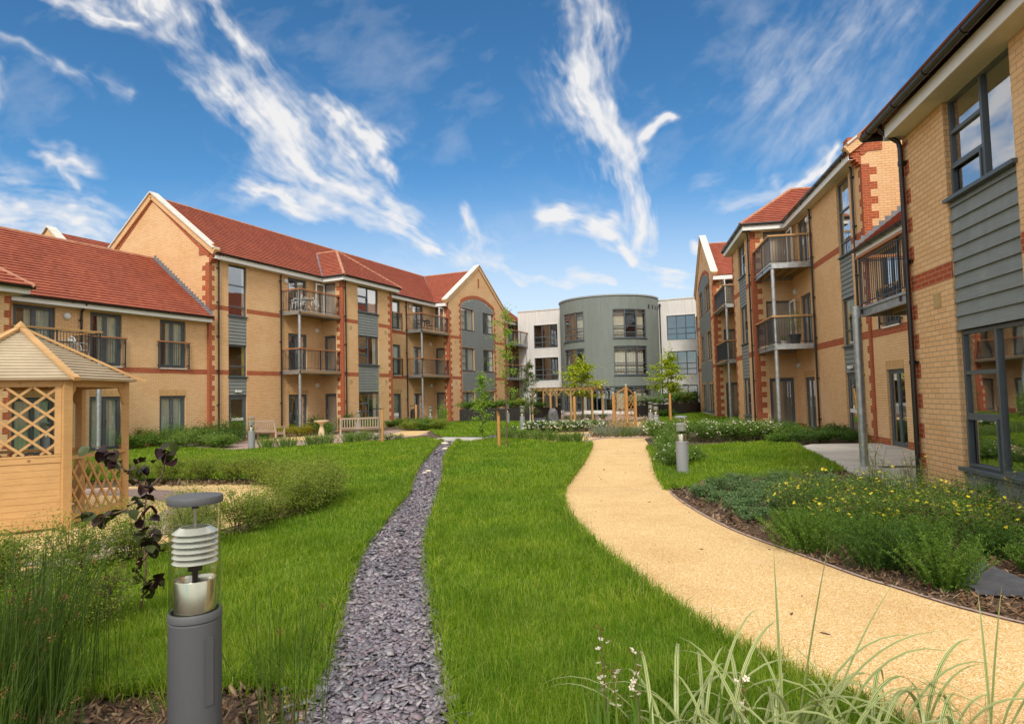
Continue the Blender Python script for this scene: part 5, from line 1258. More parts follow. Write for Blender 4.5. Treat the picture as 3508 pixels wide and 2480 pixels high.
# right bed: potentilla, creeping evergreens, low blue-green cover
pot = [(3.6, 8.1, .56), (4.1, 8.7, .62), (4.6, 8.1, .66), (4.15, 7.5, .58), (5.1, 8.7, .66), (5.15, 7.7, .58), (4.7, 7.15, .50), (5.65, 8.0, .55), (5.5, 7.1, .42), (3.75, 7.4, .46)]
for k, (x, y, h) in enumerate(pot):
    shrub('yellow_potentilla', (x, y), .52, .50, h, 3600, .028, 'potentilla_leaf', f'shrub dotted with yellow flowers by the right building, {ORD[k]} from the path', group='yellow flowered shrubs in the right bed', stems=22, flowers=[('petal_yellow', 60, .042)], aspect=.4, wild=.3, low=.1, side=2)
for k, (x, y, h) in enumerate([(5.7, 7.35, .80), (4.72, 8.5, 1.18), (5.15, 8.3, 1.05)]):
    shrub('tall_potentilla', (x, y), .22, .2, h, 420, .022, 'potentilla_leaf', f'taller loose potentilla shoots, {ORD[k]} by the black downpipe', group='tall shoots among the yellow flowers', stems=6, flowers=[('petal_yellow', 7, .03)], aspect=.4, wild=.2, low=.3)
ros = [(3.12, 7.35, .24, .28), (2.98, 6.72, .30, .40), (3.62, 6.75, .26, .30), (3.33, 6.02, .30, .42), (4.12, 6.62, .27, .30), (3.5, 5.42, .25, .38), (4.62, 6.35, .28, .28), (4.6, 5.65, .25, .24), (5.1, 6.15, .28, .26), (4.9, 5.1, .2, .2)]
for k, (x, y, r, h) in enumerate(ros):
    spiky('creeping_evergreen', (x+.06, y+.04), r*.80, h*1.2, 190, 'mid_leaf' if k % 3 else 'dark_leaf', f'sprawling fine-leaved evergreen fronting the right bed, {ORD[k]} from its far side', group='sprawling evergreens in the right bed', w=.005, arch=.85, needles=44, nl=.034)
blue = [(2.95, 10.2, .20), (3.3, 10.5, .28), (3.75, 10.8, .34), (3.1, 9.7, .18), (3.55, 10.1, .30), (4.1, 10.4, .34), (3.4, 9.45, .24), (3.9, 9.8, .30), (4.5, 10.9, .32), (3.15, 9.0, .2), (3.65, 9.1, .26), (4.3, 9.6, .30), (4.9, 10.4, .35), (3.05, 8.35, .18), (5.3, 9.9, .32)]
for k, (x, y, h) in enumerate(blue):
    shrub('low_evergreen', (x, y), .29, .28, h, 1300, .036, 'bluegreen_leaf', f'low blue-green shrub in the bark beside the right lawn, {ORD[k]} of fifteen', group='low blue-green shrubs beside the right lawn', stems=14, aspect=.5, wild=.2, low=.1, flat=.3)
# white flowering shrubs
hb = [(.75, 28.6), (1.25, 28.9), (1.75, 28.5), (2.3, 29.0), (2.8, 28.7), (3.3, 28.9), (3.8, 28.8), (-.1, 29.3)]
for k, (x, y) in enumerate(hb):
    shrub('white_hebe', (x, y), .42, .40, .52 if k != 7 else .3, 900, .07, 'dark_leaf', f'round shrub covered in white flowers beyond the plaza, {ORD[k]} in the row', group='white flowering shrubs beyond the plaza', stems=12, flowers=[('petal_white', 150 if k != 7 else 30, .085)], wild=.15, side=2)
hw = [(5.6, 21.6), (6.3, 21.3), (7.0, 21.2), (7.7, 21.0), (8.4, 21.2), (5.9, 22.6), (6.7, 22.3), (7.5, 22.1), (8.2, 22.0), (5.0, 22.4), (6.2, 23.6), (7.0, 23.3), (5.4, 24.6), (7.9, 23.0)]
for k, (x, y) in enumerate(hw):
    shrub('white_shrub', (x, y), .6, .52, .66, 1900, .06, 'mid_leaf', f'shrub topped with creamy flowers in the bed behind the right lawn, {ORD[k]} one', group='creamy flowered shrubs behind the right lawn', stems=16, flowers=[('petal_cream', 130 if k > 3 else 60, .065)], wild=.2, side=2)
for k, (x, y, h) in enumerate([(3.55, 14.6, .42), (3.75, 15.6, .5), (4.1, 15.1, .45), (4.2, 17.6, .6), (4.5, 19.0, .6), (4.0, 16.4, .55)]):
    shrub('path_edge_shrub', (x, y), .45, .5, h, 2200, .042, 'mid_leaf', f'loose shrub with small white daisies at the path edge, {ORD[k]} behind the bollard', group='daisy shrubs at the gold path edge', stems=14, flowers=[('petal_white', 34 if k < 4 else 8, .045)], wild=.4, side=2)
# rosemary-like row along the middle lawn
for k, (x, y, r) in enumerate([(2.20, 22.5, .26), (1.78, 22.9, .27), (1.33, 23.7, .27), (.88, 24.0, .3), (.4, 24.9, .34), (-.1, 25.7, .34), (-.5, 26.2, .3)]):
    spiky('rosemary_bush', (x, y), r*1.25, .40, 90, 'rosemary_leaf', f'spiky rosemary bush at the far end of the lawn, {ORD[k]} from the path', group='rosemary bushes along the middle lawn', w=.02, arch=.5, needles=16, nl=.065)
for k, (x, y, r) in enumerate([(-8.3, 23.6, .4), (-7.6, 24.2, .3), (-7.2, 24.7, .36), (-6.5, 25.3, .26), (-6.1, 25.5, .33), (-8.9, 23.2, .3)]):
    spiky('rosemary_bush', (x, y), r*1.2, .46, 80, 'rosemary_leaf', f'spiky green bush in front of the garden walk, {ORD[k]} towards the bench', group='spiky bushes in front of the garden walk', w=.02, arch=.5, needles=14, nl=.065)
shrub('pale_shrub', (-5.95, 25.9), .42, .35, .48, 700, .05, 'rosemary_leaf', 'pale green rounded shrub at the left foot of the bench seen from behind', flowers=[('petal_yellow', 14, .04)])
for k, (x, y) in enumerate([(-5.5, 25.7), (-5.05, 25.9), (-4.7, 26.0)]):
    shrub('daisy_shrub', (x, y), .32, .3, .30, 360, .05, 'mid_leaf', f'small shrub with white daisies under the back-facing bench, {ORD[k]} from the bird bath', group='daisies under the bench', flowers=[('petal_white', 30, .055)])
# lavender and silver plants round the obelisk
for k, (x, y, m_, h) in enumerate([(3.6, 25.4, 'lavender_leaf', .42), (3.95, 24.9, 'lavender_leaf', .45), (4.35, 24.9, 'rosemary_leaf', .40), (4.75, 25.1, 'lavender_leaf', .38), (5.15, 25.5, 'lavender_leaf', .42), (5.5, 25.9, 'lavender_leaf', .40), (5.8, 26.3, 'mid_leaf', .4), (3.5, 26.3, 'lavender_leaf', .45)]):
    spiky('lavender', (x, y), .36, h, 80, m_, f'grey-green lavender mound in front of the trellis, {ORD[k]} counting from the left', group='lavender mounds round the obelisk', w=.014, arch=.7, needles=12, nl=.06, extra=('lavender_bloom', 120, .05, .03) if k in (0, 1) else None)
for k, (x, y) in enumerate([(5.0, 30.0), (5.5, 30.2), (6.0, 29.8), (4.6, 29.6)]):
    spiky('dry_perennial', (x, y), .3, .62, 50, 'dry_stalk', f'straw coloured perennial with pale heads under the obelisk, {ORD[k]} of four', group='straw coloured plants under the obelisk', w=.012, arch=.35, extra=('petal_cream', 60, .05, .03))
# shrubs along the left building
lb_ = [(-13.7, 26.4, .8, 'mid_leaf', .9), (-13.0, 27.4, .9, 'dark_leaf', .9), (-12.6, 26.2, .7, 'mid_leaf', .8), (-12.2, 28.0, .95, 'mid_leaf', .8), (-13.9, 25.4, .7, 'mid_leaf', .75), (-12.0, 25.4, .55, 'dark_leaf', .7), (-11.4, 24.6, .5, 'rosemary_leaf', .7), (-12.8, 24.9, .6, 'rosemary_leaf', .8), (-10.9, 24.2, .42, 'mid_leaf', .6), (-14.4, 24.4, .6, 'mid_leaf', .7), (-11.7, 26.6, .6, 'dark_leaf', .6), (-14.9, 25.7, .75, 'hedge_leaf', .6)]
for k, (x, y, h, m_, r) in enumerate(lb_):
    shrub('wall_shrub', (x, y), r*.9, r*.8, h, 2400, .065, m_, f'leafy shrub between the low wing and the side-on bench, {ORD[k]} towards the wall', group='shrubs in the bed by the left building', stems=16, wild=.4, side=3, flowers=[('petal_white', 12, .05)] if k == 5 else None)
for k, (x, y, m_, h) in enumerate([(-11.05, 30.6, 'yellow_shrub_leaf', .5), (-10.2, 30.9, 'yellow_shrub_leaf', .55), (-9.9, 32.2, 'dark_leaf', .9), (-9.2, 31.4, 'mid_leaf', .6), (-8.6, 33.2, 'dark_leaf', .95), (-8.2, 32.0, 'dark_leaf', .7), (-7.5, 33.4, 'dark_leaf', .8), (-7.0, 32.4, 'mid_leaf', .55), (-11.7, 29.6, 'dark_leaf', .35)]):
    shrub('patio_shrub', (x, y), .55, .46, h, 1600, .07, m_, ['yellow-leaved shrub left of the balcony pole', 'brighter yellow-leaved shrub in front of the balcony pole', 'tall dark shrub left of the bird bath', 'mid green shrub just behind the bird bath', 'tall dark shrub right of the bird bath', 'lower dark shrub right behind the bird bath', 'dark shrub behind the arm of the bench', 'low green shrub by the bench and pavement', 'tiny dark shrub at the foot of the brick plinth'][k], group='shrubs round the bird bath', wild=.35, side=3)
for k, (x, y, h) in enumerate([(-5.4, 33.4, .5), (-4.6, 33.6, .55), (-3.9, 33.4, .5), (-5.0, 35.0, .6), (-4.2, 34.6, .6), (-7.3, 38.4, .45), (-6.7, 38.9, .5)]):
    shrub('mixed_shrub', (x, y), .7, .6, h, 1600, .075, 'mid_leaf' if k % 2 else 'hedge_leaf', f'sprawling shrub in the island bed before the second balcony pole, {ORD[k]} one', group='island bed shrubs', wild=.3)
shrub('bright_bush', (-4.1, 37.6), .45, .4, 1.35, 500, .10, 'fresh_leaf', 'bright green upright bush beside the small bollard near the second pole', wild=.35, low=.4, stems=10, flowers=None)
shrub('red_flower_plant', (-5.25, 38.0), .4, .35, .7, 250, .07, 'mid_leaf', 'plant with red and purple flowers by the second balcony pole', flowers=[('petal_red', 40, .08)])
for k, (x, y, h, r) in enumerate([(8.2, 19.9, .35, .4), (8.9, 19.5, .45, .5), (9.5, 19.8, .4, .45), (9.0, 20.6, .55, .5), (9.9, 20.4, .5, .5), (10.3, 19.7, .42, .4), (8.2, 21.4, .6, .6), (9.2, 21.7, .65, .6), (10.5, 20.8, .5, .45), (8.0, 23.4, .6, .6), (9.4, 23.2, .6, .6)]):
    shrub('dark_wall_shrub', (x, y), r*1.1, r*.95, h, 2000, .055, 'dark_leaf' if k % 3 else 'mid_leaf', f'dark low shrub against the right building, {ORD[k]} from the concrete patio', group='dark shrubs against the right building', wild=.3)

# ------------------------------------------------------------------ trees
tree('slim_tree', (-.22, 21.2), 4.45, .62, 1.75, .024, 560, .115, 'fresh_leaf', 'tall slim young tree tied to the wooden stake in the middle lawn', limbs=15, lean=(.012, 0), aspect=.28, droop=.6, spread=.22)
tree('bushy_sapling', (-1.16, 24.0), 2.4, .40, .10, .02, 1150, .10, 'fresh_leaf', 'leafy upright sapling left of the slim tree, green to the ground', limbs=16, aspect=.4, droop=.2, spread=.3)
tree('golden_tree', (4.55, 42.4), 3.65, 1.55, 1.45, .032, 2200, .20, 'golden_leaf', 'yellow-green layered tree behind the pergola, left one of the two', limbs=15, tiers=True, aspect=.4, droop=.1, spread=.2)
tree('golden_tree', (9.95, 41.0), 3.8, 1.5, 1.6, .032, 1900, .20, 'golden_leaf', 'yellow-green layered tree leaning in front of the pale wall on the right of the tower', limbs=14, tiers=True, aspect=.4, droop=.1, lean=(.02, 0), spread=.2)
tree('birch', (.95, 36.6), 3.4, .6, .6, .022, 2200, .08, 'birch_leaf', 'young white-stemmed birch left of the pergola', bark='birch_bark', limbs=14, aspect=.7, spread=.35)
tree('bare_sapling', (-5.35, 25.6), 2.95, .35, 1.3, .022, 14, .07, 'fresh_leaf', 'bare thin sapling tied to a stake beside the bench seen from behind', bark='bark_grey', limbs=12)
tree('bare_sapling', (-7.05, 44.0), 3.6, .45, 2.2, .024, 14, .07, 'fresh_leaf', 'bare thin sapling by the short stake in front of the black cover', bark='bark_grey', limbs=10)
def stake(x, y, h, label, tie, r=.042, tz=None):
    root = empty('tree_stake', (x, y, 0), label=label, cat='stake')
    MB().tube([(0, 0, 0), (0, 0, h-.02), (0, 0, h)], [r, r, r*.9], 12).build('post', 'stake_wood', root, smooth=True)
    if tie: m = MB(); z = tz or h-.06; m.box(lambda a, d, zz: (a, d, zz), min(0, tie[0])-.05, max(0, tie[0])+.03, -.048 + min(0, tie[1]), .048+max(0, tie[1]), z-.02, z+.025); m.build('rubber_tie', 'tape_black', root)
stake(-.50, 21.55, 1.22, 'tall orange-brown wooden stake with a black tie in the middle lawn', (.34, -.2), .055, 1.245)
stake(-5.02, 24.6, 1.38, 'wooden stake beside the bench seen from behind, tied to the bare sapling', (-.34, .1), .05)
stake(-5.75, 38.0, 1.3, 'short stake with a black tie before the black garden cover', (-.3, 0), .07)
stake(3.62, 37.9, 1.55, 'thick wooden stake slanting black tie in front of the pergola', (.35, .1), .085)
stake(9.0, 36.8, 1.60, 'wooden stake by the golden tree right of the round tower', (-.32, .1), .07)
# raised planters
def planter(pts, h, label, plants, mat2):
    root = empty('raised_planter', (0, 0, 0), label=label, cat='planter'); mb = MB()
    for a, b_ in zip(pts[:-1], pts[1:]): mb.bar((*a, h/2), (*b_, h/2), .12, h)
    mb.build('planter_wall', 'planter_black', root)
    P = np.array(pts); 
    return root
planter([(8.3, 44.0), (11.0, 45.4), (15.4, 51.0), (15.4, 54)], .80, 'black raised planter wall curving in front of the right of the tower', None, None)
planter([(-3.6, 43.2), (-.4, 42.4), (1.3, 41.6), (3.2, 43.6)], .85, 'black raised planter left of the pergola', None, None)
for k, (x, y, h, m_) in enumerate([(9.0, 45.4, 1.0, 'lavender_leaf'), (9.8, 46.1, .8, 'mid_leaf'), (10.6, 46.6, .7, 'lavender_leaf'), (11.4, 47.6, 1.1, 'mid_leaf'), (12.3, 48.6, 1.2, 'mid_leaf'), (13.2, 49.8, 1.0, 'hedge_leaf'), (14.2, 51.0, 1.0, 'mid_leaf'), (10.2, 43.2, .6, 'mid_leaf')]):
    shrub('planter_shrub', (x, y, .75 if k < 7 else 0), .9, .8, h*.8, 800, .15, m_, f'shrub spilling over the black planter by the tower, {ORD[k]} towards the right building', group='shrubs in the right planter', wild=.3, flowers=[('petal_cream', 22, .14)] if k in (4, 5) else None)
for k, (x, y, h, m_) in enumerate([(-3.0, 43.8, .7, 'mid_leaf'), (-2.1, 43.6, .8, 'hedge_leaf'), (-1.2, 43.3, .8, 'mid_leaf'), (-.3, 43.0, .9, 'mid_leaf'), (.6, 42.6, .9, 'hedge_leaf'), (1.6, 42.4, .5, 'dark_leaf')]):
    shrub('planter_shrub', (x, y, .8), .8, .7, h*.8, 700, .14, m_, f'shrub in the black planter by the left building, {ORD[k]} towards the pergola', group='shrubs in the left planter', wild=.3)
for k, (x, y) in enumerate([(3.4, 40.4), (4.2, 41.2), (5.0, 41.4), (5.8, 41.8), (2.4, 41.0)]):
    shrub('pergola_plant', (x, y), .5, .4, .42, 260, .09, 'dark_leaf', f'small reddish plant at the pergola posts, {ORD[k]} from the slate stone', group='plants under the pergola', flowers=[('petal_red', 10, .06)])

# ------------------------------------------------------------------ bollard lights
def bollard(loc, label, mat='bollard_light_grey', s=1.0, rz=0):
    root = empty('bollard_light', (*loc, .0), rz, label=label, cat='bollard light', group='bollard lights')
    r = .123
    MB().lathe([(r, 0), (r, .66), (r-.004, .664), (r-.004, .668), (r+.003, .672), (r+.003, .70), (r-.002, .706), (r-.012, .706), (r-.012, .60)], 40, close=False).build('post', mat, root, smooth=True)
    MB().box(lambda a, d, z: (r*math.cos(a)+d*math.cos(a), r*math.sin(a)+d*math.sin(a), z), -.16, .16, -.01, .006, .30, .60).build('hatch', mat, root)
    tb = MB(); n = 40; tb.lathe([(.119, .69), (.119, 1.20)], n, close=False); tb.build('glass_tube', 'clear_tube', root, smooth=True)
    MB().lathe([(.0, 1.195), (.128, 1.195), (.130, 1.20), (.130, 1.222), (.127, 1.228), (.05, 1.236), (0, 1.238)], 40, close=False).build('cap', mat, root, smooth=True)
    MB().lathe([(.097, .67), (.098, .845), (.096, .849), (.093, .845), (.092, .67)], 36, close=False).build('reflector', 'reflector_metal', root, smooth=True)
    lv = MB()
    for k in range(6 if s == 1 else 6):
        z = .925+k*.027; lv.lathe([(.106, z), (.107, z+.002), (.068, z+.027), (.066, z+.0255), (.106, z)], 40, close=False)
    lv.build('louvres', 'louvre_metal', root, smooth=True)
    MB().tube([(0, 0, .66), (0, 0, 1.195)], .0075, 8).build('rod', 'handle_steel', root, smooth=True)
    h = MB().tube([(0, 0, .885), (0, 0, .93)], .034, 16).tube([(0, 0, .80), (0, 0, .885)], .014, 10).tube([(0, 0, 1.17), (0, 0, 1.196)], .016, 10)
    for a in (0, .6, 1.3): h.tube([(-.03-.01*a, .01*a, .79), (-.035-.012*a, .02, .845)], .003, 5)
    h.build('lamp_holder', 'black_plastic', root, smooth=True); root.scale = (s, s, s)
    if s > 1: root.scale = (.945, .945, 1.025)
    return root
bollard((-1.535, 3.10), 'large dark grey bollard light with silver louvres close to the camera, by the slate path', 'bollard_grey', 1.01, rz=-.6)
bollard((3.42, 13.15), 'bollard light at the corner of the right lawn beside the gold path', 'bollard_light_grey', .97)
bollard((6.30, 28.4), 'bollard light by the white flowers just left of the right lawn bed', 'bollard_light_grey', .97)
bollard((6.75, 31.6), 'bollard light half hidden behind the one by the white flowers', 'bollard_light_grey', .97)
bollard((.43, 31.2), 'bollard light on the far lawn left of the white flowering shrubs', 'bollard_light_grey', .95)
bollard((-9.42, 23.1), 'bollard light in front of the side-on bench', 'bollard_light_grey', .94)
bollard((-7.15, 29.6), 'bollard light behind the bench seen from behind', 'bollard_light_grey', .94)
bollard((-4.83, 37.4), 'small plain bollard next to the bright green bush', 'bollard_light_grey', .94)
bollard((-16.3, 22.4), 'bollard light seen through the gazebo lattice', 'bollard_light_grey', .95)
bollard((-.35, 39.5), 'far bollard in front of the left black planter', 'bollard_light_grey', .9)

# ------------------------------------------------------------------ gazebo
def lattice(mb, F, a0, a1, z0, z1, step, w=.04, d0=0, d1=.018, slope=1.0):
    W_, H_ = a1-a0, z1-z0
    for sg, dd in ((1, 0), (-1, d1-d0)):
        c = -H_/slope-step
        while c < W_+H_/slope+step:
            pts = []
            # line a = a0 + c + t, z = z0 + slope t  (or mirrored)
            def at(t): return (a0+c+t if sg > 0 else a1-c-t, z0+slope*t)
            t0 = max(0, -c); t1 = min(H_/slope, W_-c)
            if t1 > t0+.01:
                (x0, y0), (x1, y1) = at(t0), at(t1); L = math.hypot(x1-x0, y1-y0); nx, ny = -(y1-y0)/L*w/2, (x1-x0)/L*w/2
                mb.prism([F(x0-nx, d0+dd, y0-ny), F(x1-nx, d0+dd, y1-ny), F(x1+nx, d0+dd, y1+ny), F(x0+nx, d0+dd, y0+ny)], Vector(F(0, d1-d0-.001, 0))-Vector(F(0, 0, 0)))
            c += step
def gazebo():
    cx, cy, rr = -7.40, 9.62, 1.36
    root = empty('gazebo', (cx, cy, 0), label='six-sided timber gazebo with lattice sides and slatted pointed roof, at the left edge', cat='gazebo')
    V = [(rr*math.cos(R(a)), rr*math.sin(R(a))) for a in (-90, -30, 30, 90, 150, 210)]
    posts = MB()
    for k, (x, y) in enumerate(V):
        p = MB(); a = R((-90, -30, 30, 90, 150, 210)[k]); c, s = math.cos(a), math.sin(a)
        F = lambda u, v, z: (x+u*c-v*s, y+u*s+v*c, z)
        p.box(F, -.05, .05, -.055, .055, 0, 2.10); p.build('post', 'gazebo_wood', root)
    sides = [(0, 1, 'wall'), (1, 2, 'rail'), (2, 3, 'open'), (3, 4, 'rail'), (4, 5, 'wall'), (5, 0, 'wall')]
    for i, j, kind in sides:
        (x0, y0), (x1, y1) = V[i], V[j]; L = math.hypot(x1-x0, y1-y0); ux, uy = (x1-x0)/L, (y1-y0)/L; nx, ny = uy, -ux
        F = lambda a, d, z: (x0+ux*a+nx*d, y0+uy*a+ny*d, z)
        b_ = MB().box(F, .05, L-.05, -.03, .02, 1.98, 2.06).box(F, .0, L, -.05, .03, 2.061, 2.13)
        b_.build('top_beam', 'gazebo_wood', root)
        if kind == 'wall':
            w = MB(); z = .05
            while z < .94: w.box(F, .06, L-.06, -.012, .012, z, z+.082); w.box(F, .06, L-.06, -.008, .008, z+.082, z+.088); z += .088
            w.box(F, .055, L-.055, -.02, .022, .94, 1.02); w.box(F, .055, L-.055, -.03, .03, 1.021, 1.045)
            w.build('board_panel', 'gazebo_wood', root)
            l = MB(); lattice(l, F, .07, L-.07, 1.05, 1.975, .30, .034, -.018, .0, .84); l.box(F, L-.13, L-.056, -.03, .02, 1.05, 1.98); l.box(F, .056, .10, -.03, .02, 1.05, 1.98); l.build('lattice', 'gazebo_wood', root)
        if kind == 'rail':
            l = MB(); lattice(l, F, .09, L-.09, .19, .93, .205, .032, -.018, 0, 1.45); l.box(F, .055, .09, -.025, .015, .1, .96); l.box(F, L-.09, L-.055, -.025, .015, .1, .96); l.box(F, .055, L-.055, -.03, .02, .08, .19); l.build('lattice', 'gazebo_wood', root)
            MB().box(F, .05, L-.05, -.055, .045, .965, 1.01).build('handrail', 'gazebo_wood', root)
            br = MB()
            for aa, sg in ((.05, 1), (L-.05, -1)):
                pts = [(aa, 1.98), (aa+sg*.13, 1.98), (aa+sg*.12, 1.93), (aa+sg*.07, 1.87), (aa+sg*.055, 1.78), (aa+sg*.02, 1.72), (aa, 1.70)]
                br.prism([F(a_, -.02, z_) for a_, z_ in pts], Vector(F(0, .03, 0))-Vector(F(0, 0, 0)))
            br.build('bracket', 'gazebo_wood', root)
    fl = MB().prism([(x*.97, y*.97, 0.02) for x, y in V], (0, 0, .03)); fl.build('floor', 'deck_wood', root)
    e, ez, az = rr+.15, 2.08, 2.86; E_ = [(e*math.cos(R(a)), e*math.sin(R(a)), ez) for a in (-90, -30, 30, 90, 150, 210)]
    sl = MB()
    for i in range(6): roof_plane(sl, [E_[i], E_[(i+1) % 6], (0, 0, az)], .046, .034)
    ro = sl.build('roof', 'gazebo_roof_wood', root)
    hb = MB()
    for i in range(6):
        p = Vector(E_[i]); a = Vector((0, 0, az+.06)); d = (p-a); q = a+d*1.09
        q2 = Vector((q.x, q.y, q.z+.02)); hb.bar(a, p+Vector((0, 0, .05)), .085, .035); hb.bar(p+Vector((0, 0, .052)), q2+Vector((0, 0, .055)), .085, .05)
    hb.lathe([(.07, az+.02), (.09, az+.05), (.03, az+.12), (0, az+.15)], 6, close=False); hb.build('hip_cap', 'gazebo_wood', ro)
gazebo()

# ------------------------------------------------------------------ benches
def bench(loc, rz, label, L=1.5):
    root = empty('garden_bench', (*loc, .01), rz, label=label, cat='bench', group='wooden garden benches'); I = lambda a, d, z: (a, d, z)
    m = 'bench_wood'; h = L/2
    seat = MB()
    for k in range(5): seat.box(I, -h+.03, h-.03, -.22+k*.09, -.15+k*.09, .42, .44)
    seat.box(I, -h+.05, h-.05, -.24, -.215, .34, .415); seat.build('seat', m, root)
    bk = MB(); tilt = lambda a, d, z: (a, .24+(z-.42)*.22+d, z)
    bk.box(tilt, -h+.05, h-.05, -.02, .02, .86, .93); bk.box(tilt, -h+.05, h-.05, -.015, .015, .48, .53)
    n = int(L/.105)
    for k in range(n): x = -h+.09+(L-.18)*k/(n-1); bk.box(tilt, x-.02, x+.02, -.009, .009, .53, .86)
    bk.build('backrest', m, root)
    for s in (-1, 1):
        x = s*(h-.03)
        MB().box(I, x-.03, x+.03, -.25, -.19, 0, .63).build('leg', m, root)
        MB().box(lambda a, d, z: (a, .22+max(0, z-.42)*.22+d, z), x-.03, x+.03, 0, .06, 0, .42).box(tilt, x-.03, x+.03, -.02, .04, .42, .95).build('leg', m, root)
        MB().box(I, x-.035, x+.035, -.28, .27, .632, .66).build('armrest', m, root)
        MB().box(I, x-.02, x+.02, -.19, .22, .34, .40).build('side_rail', m, root)
bench((-10.2, 26.6), R(158), 'weathered wooden bench seen from the side, by the low wing bed', 1.45)
bench((-6.45, 27.2), R(196), 'weathered wooden bench seen from behind, facing the left building', 1.75)
bb = empty('bird_bath', (-8.72, 29.2, 0), label='pale stone bird bath on a turned pedestal in front of the balconies', cat='bird bath')
MB().lathe([(.17, 0), (.17, .06), (.14, .08), (.15, .18), (.13, .30), (.07, .52), (.075, .60), (.10, .64)], 20).build('pedestal', 'cream_stone', bb, smooth=True)
MB().lathe([(.10, .64), (.25, .70), (.33, .74), (.34, .78), (.31, .785), (.27, .75), (.05, .73)], 28).build('bowl', 'cream_stone', bb, smooth=True)

# ------------------------------------------------------------------ pergola, obelisk, standing stone
def pergola():
    root = empty('pergola', (0, 0, 0), label='curved timber pergola in front of the entrance, left of the round tower', cat='pergola')
    outer = [(1.25, 41.6), (2.35, 40.2), (3.55, 39.5), (5.0, 40.6), (5.95, 42.6)]; inner = [(2.1, 44.2), (2.95, 43.4), (3.9, 42.9), (4.75, 43.8), (5.5, 45.0)]
    for x, y in outer+inner: MB().box(lambda a, d, z: (x+a, y+d, z), -.055, .055, -.055, .055, 0, 1.92).build('post', 'pergola_wood', root)
    for ln in (outer, inner):
        b_ = MB()
        for p, q in zip(ln[:-1], ln[1:]): b_.bar((*p, 1.99), (*q, 1.99), .06, .13); pv, qv = Vector((*p, 0)), Vector((*q, 0)); d = (qv-pv).normalized()*.42; b_.bar(pv+Vector((0, 0, 1.55)), pv+d+Vector((0, 0, 1.93)), .05, .07); b_.bar(qv+Vector((0, 0, 1.55)), qv-d+Vector((0, 0, 1.93)), .05, .07)
        b_.build('beam', 'pergola_wood', root)
    r = MB(); n = 15
    for k in range(n):
        t = (k/(n-1))*4; i = min(int(t), 3); f = t-i; p = Vector((*outer[i], 0)).lerp(Vector((*outer[i+1], 0)), f); q = Vector((*inner[i], 0)).lerp(Vector((*inner[i+1], 0)), f); d = (q-p).normalized()*.35
        a = p-d+Vector((0, 0, 2.1)); r.bar(a, q+d+Vector((0, 0, 2.1)), .045, .10)
    r.build('rafters', 'pergola_wood', root)
pergola()
def obelisk():
    root = empty('trellis_obelisk', (5.35, 30.7, 0), label='three-post wooden trellis feature with ball finials in the middle of the plaza', cat='trellis')
    P = [(-.62, .25), (.0, -.45), (.62, .2)]; top = [1.62, 1.98, 1.62]
    P = [(-.52, .24), (.02, -.28), (.53, .20)]
    for (x, y), h in zip(P, top):
        MB().box(lambda a, d, z: (x+a, y+d, z), -.055, .055, -.055, .055, 0, h).build('post', 'stake_wood', root)
        MB().lathe([(.02, h), (.04, h+.01), (.025, h+.025), (.055, h+.06), (.055, h+.085), (.025, h+.115), (0, h+.12)], 12, c=(x, y), close=False).build('finial', 'gazebo_roof_wood', root, smooth=True)
    for i, j in ((0, 1), (2, 1)):
        (x0, y0), (x1, y1) = P[i], P[j]; L = math.hypot(x1-x0, y1-y0); ux, uy = (x1-x0)/L, (y1-y0)/L; F = lambda a, d, z: (x0+ux*a-uy*d, y0+uy*a+ux*d, z)
        m = MB(); m.box(F, .055, .10, -.02, .02, .15, 1.60); m.box(F, L-.10, L-.055, -.02, .02, .15, 1.85); m.box(F, .1, L-.1, -.02, .02, .15, .19)
        lattice(m, F, .10, L-.10, .19, 1.56, .27, .03, -.012, 0, 1.0); m.prism([F(.06, -.02, 1.56), F(L-.06, -.02, 1.90), F(L-.06, -.02, 1.96), F(.06, -.02, 1.62)], Vector(F(0, .04, 0))-Vector(F(0, 0, 0)))
        m.build('trellis_panel', 'stake_wood', root)
obelisk()
def stone():
    root = MB(); prof = [(.28, 0), (.29, .2), (.27, .45), (.24, .66), (.17, .80), (.07, .86)]; n = 11
    for k, (r, z) in enumerate(prof): root.v += [(r*math.cos(2*math.pi*j/n)*1.12*(1+.06*math.sin(j*2.7+k)), r*.55*math.sin(2*math.pi*j/n)*(1+.1*math.sin(j*1.7+k*2)), z+.03*math.sin(j*2.1)) for j in range(n)]
    for k in range(5): root.f += [(k*n+j, k*n+(j+1) % n, k*n+n+(j+1) % n, k*n+n+j) for j in range(n)]
    root.f.append(tuple(range(5*n, 6*n))); o = root.build('standing_stone', 'monolith_slate'); o.location = (2.40, 38.9, 0); tag(o, 'dark rounded slate standing stone in front of the pergola', 'stone')
stone()
o = MB().prism([(-.35, -.12, .10), (.35, -.12, .10), (.42, .2, .28), (-.28, .2, .28)], (0, 0, .02)).box(lambda a, d, z: (a, d, z), -.2, .2, -.02, .08, 0, .12).build('plaque', 'charcoal_metal'); o.location = (1.55, 38.6, 0); tag(o, 'low slanted metal plaque on the grass left of the standing stone', 'plaque')
sl_ = MB().prism([(3.70, 6.05, .02), (4.25, 5.95, .03), (4.20, 5.35, .03), (3.98, 5.10, .025), (3.66, 5.22, .02)], (0, 0, .045)).build('slate_slab', 'slab_slate'); tag(sl_, 'dark flat slate slab lying in the bark of the right bed', 'slab')
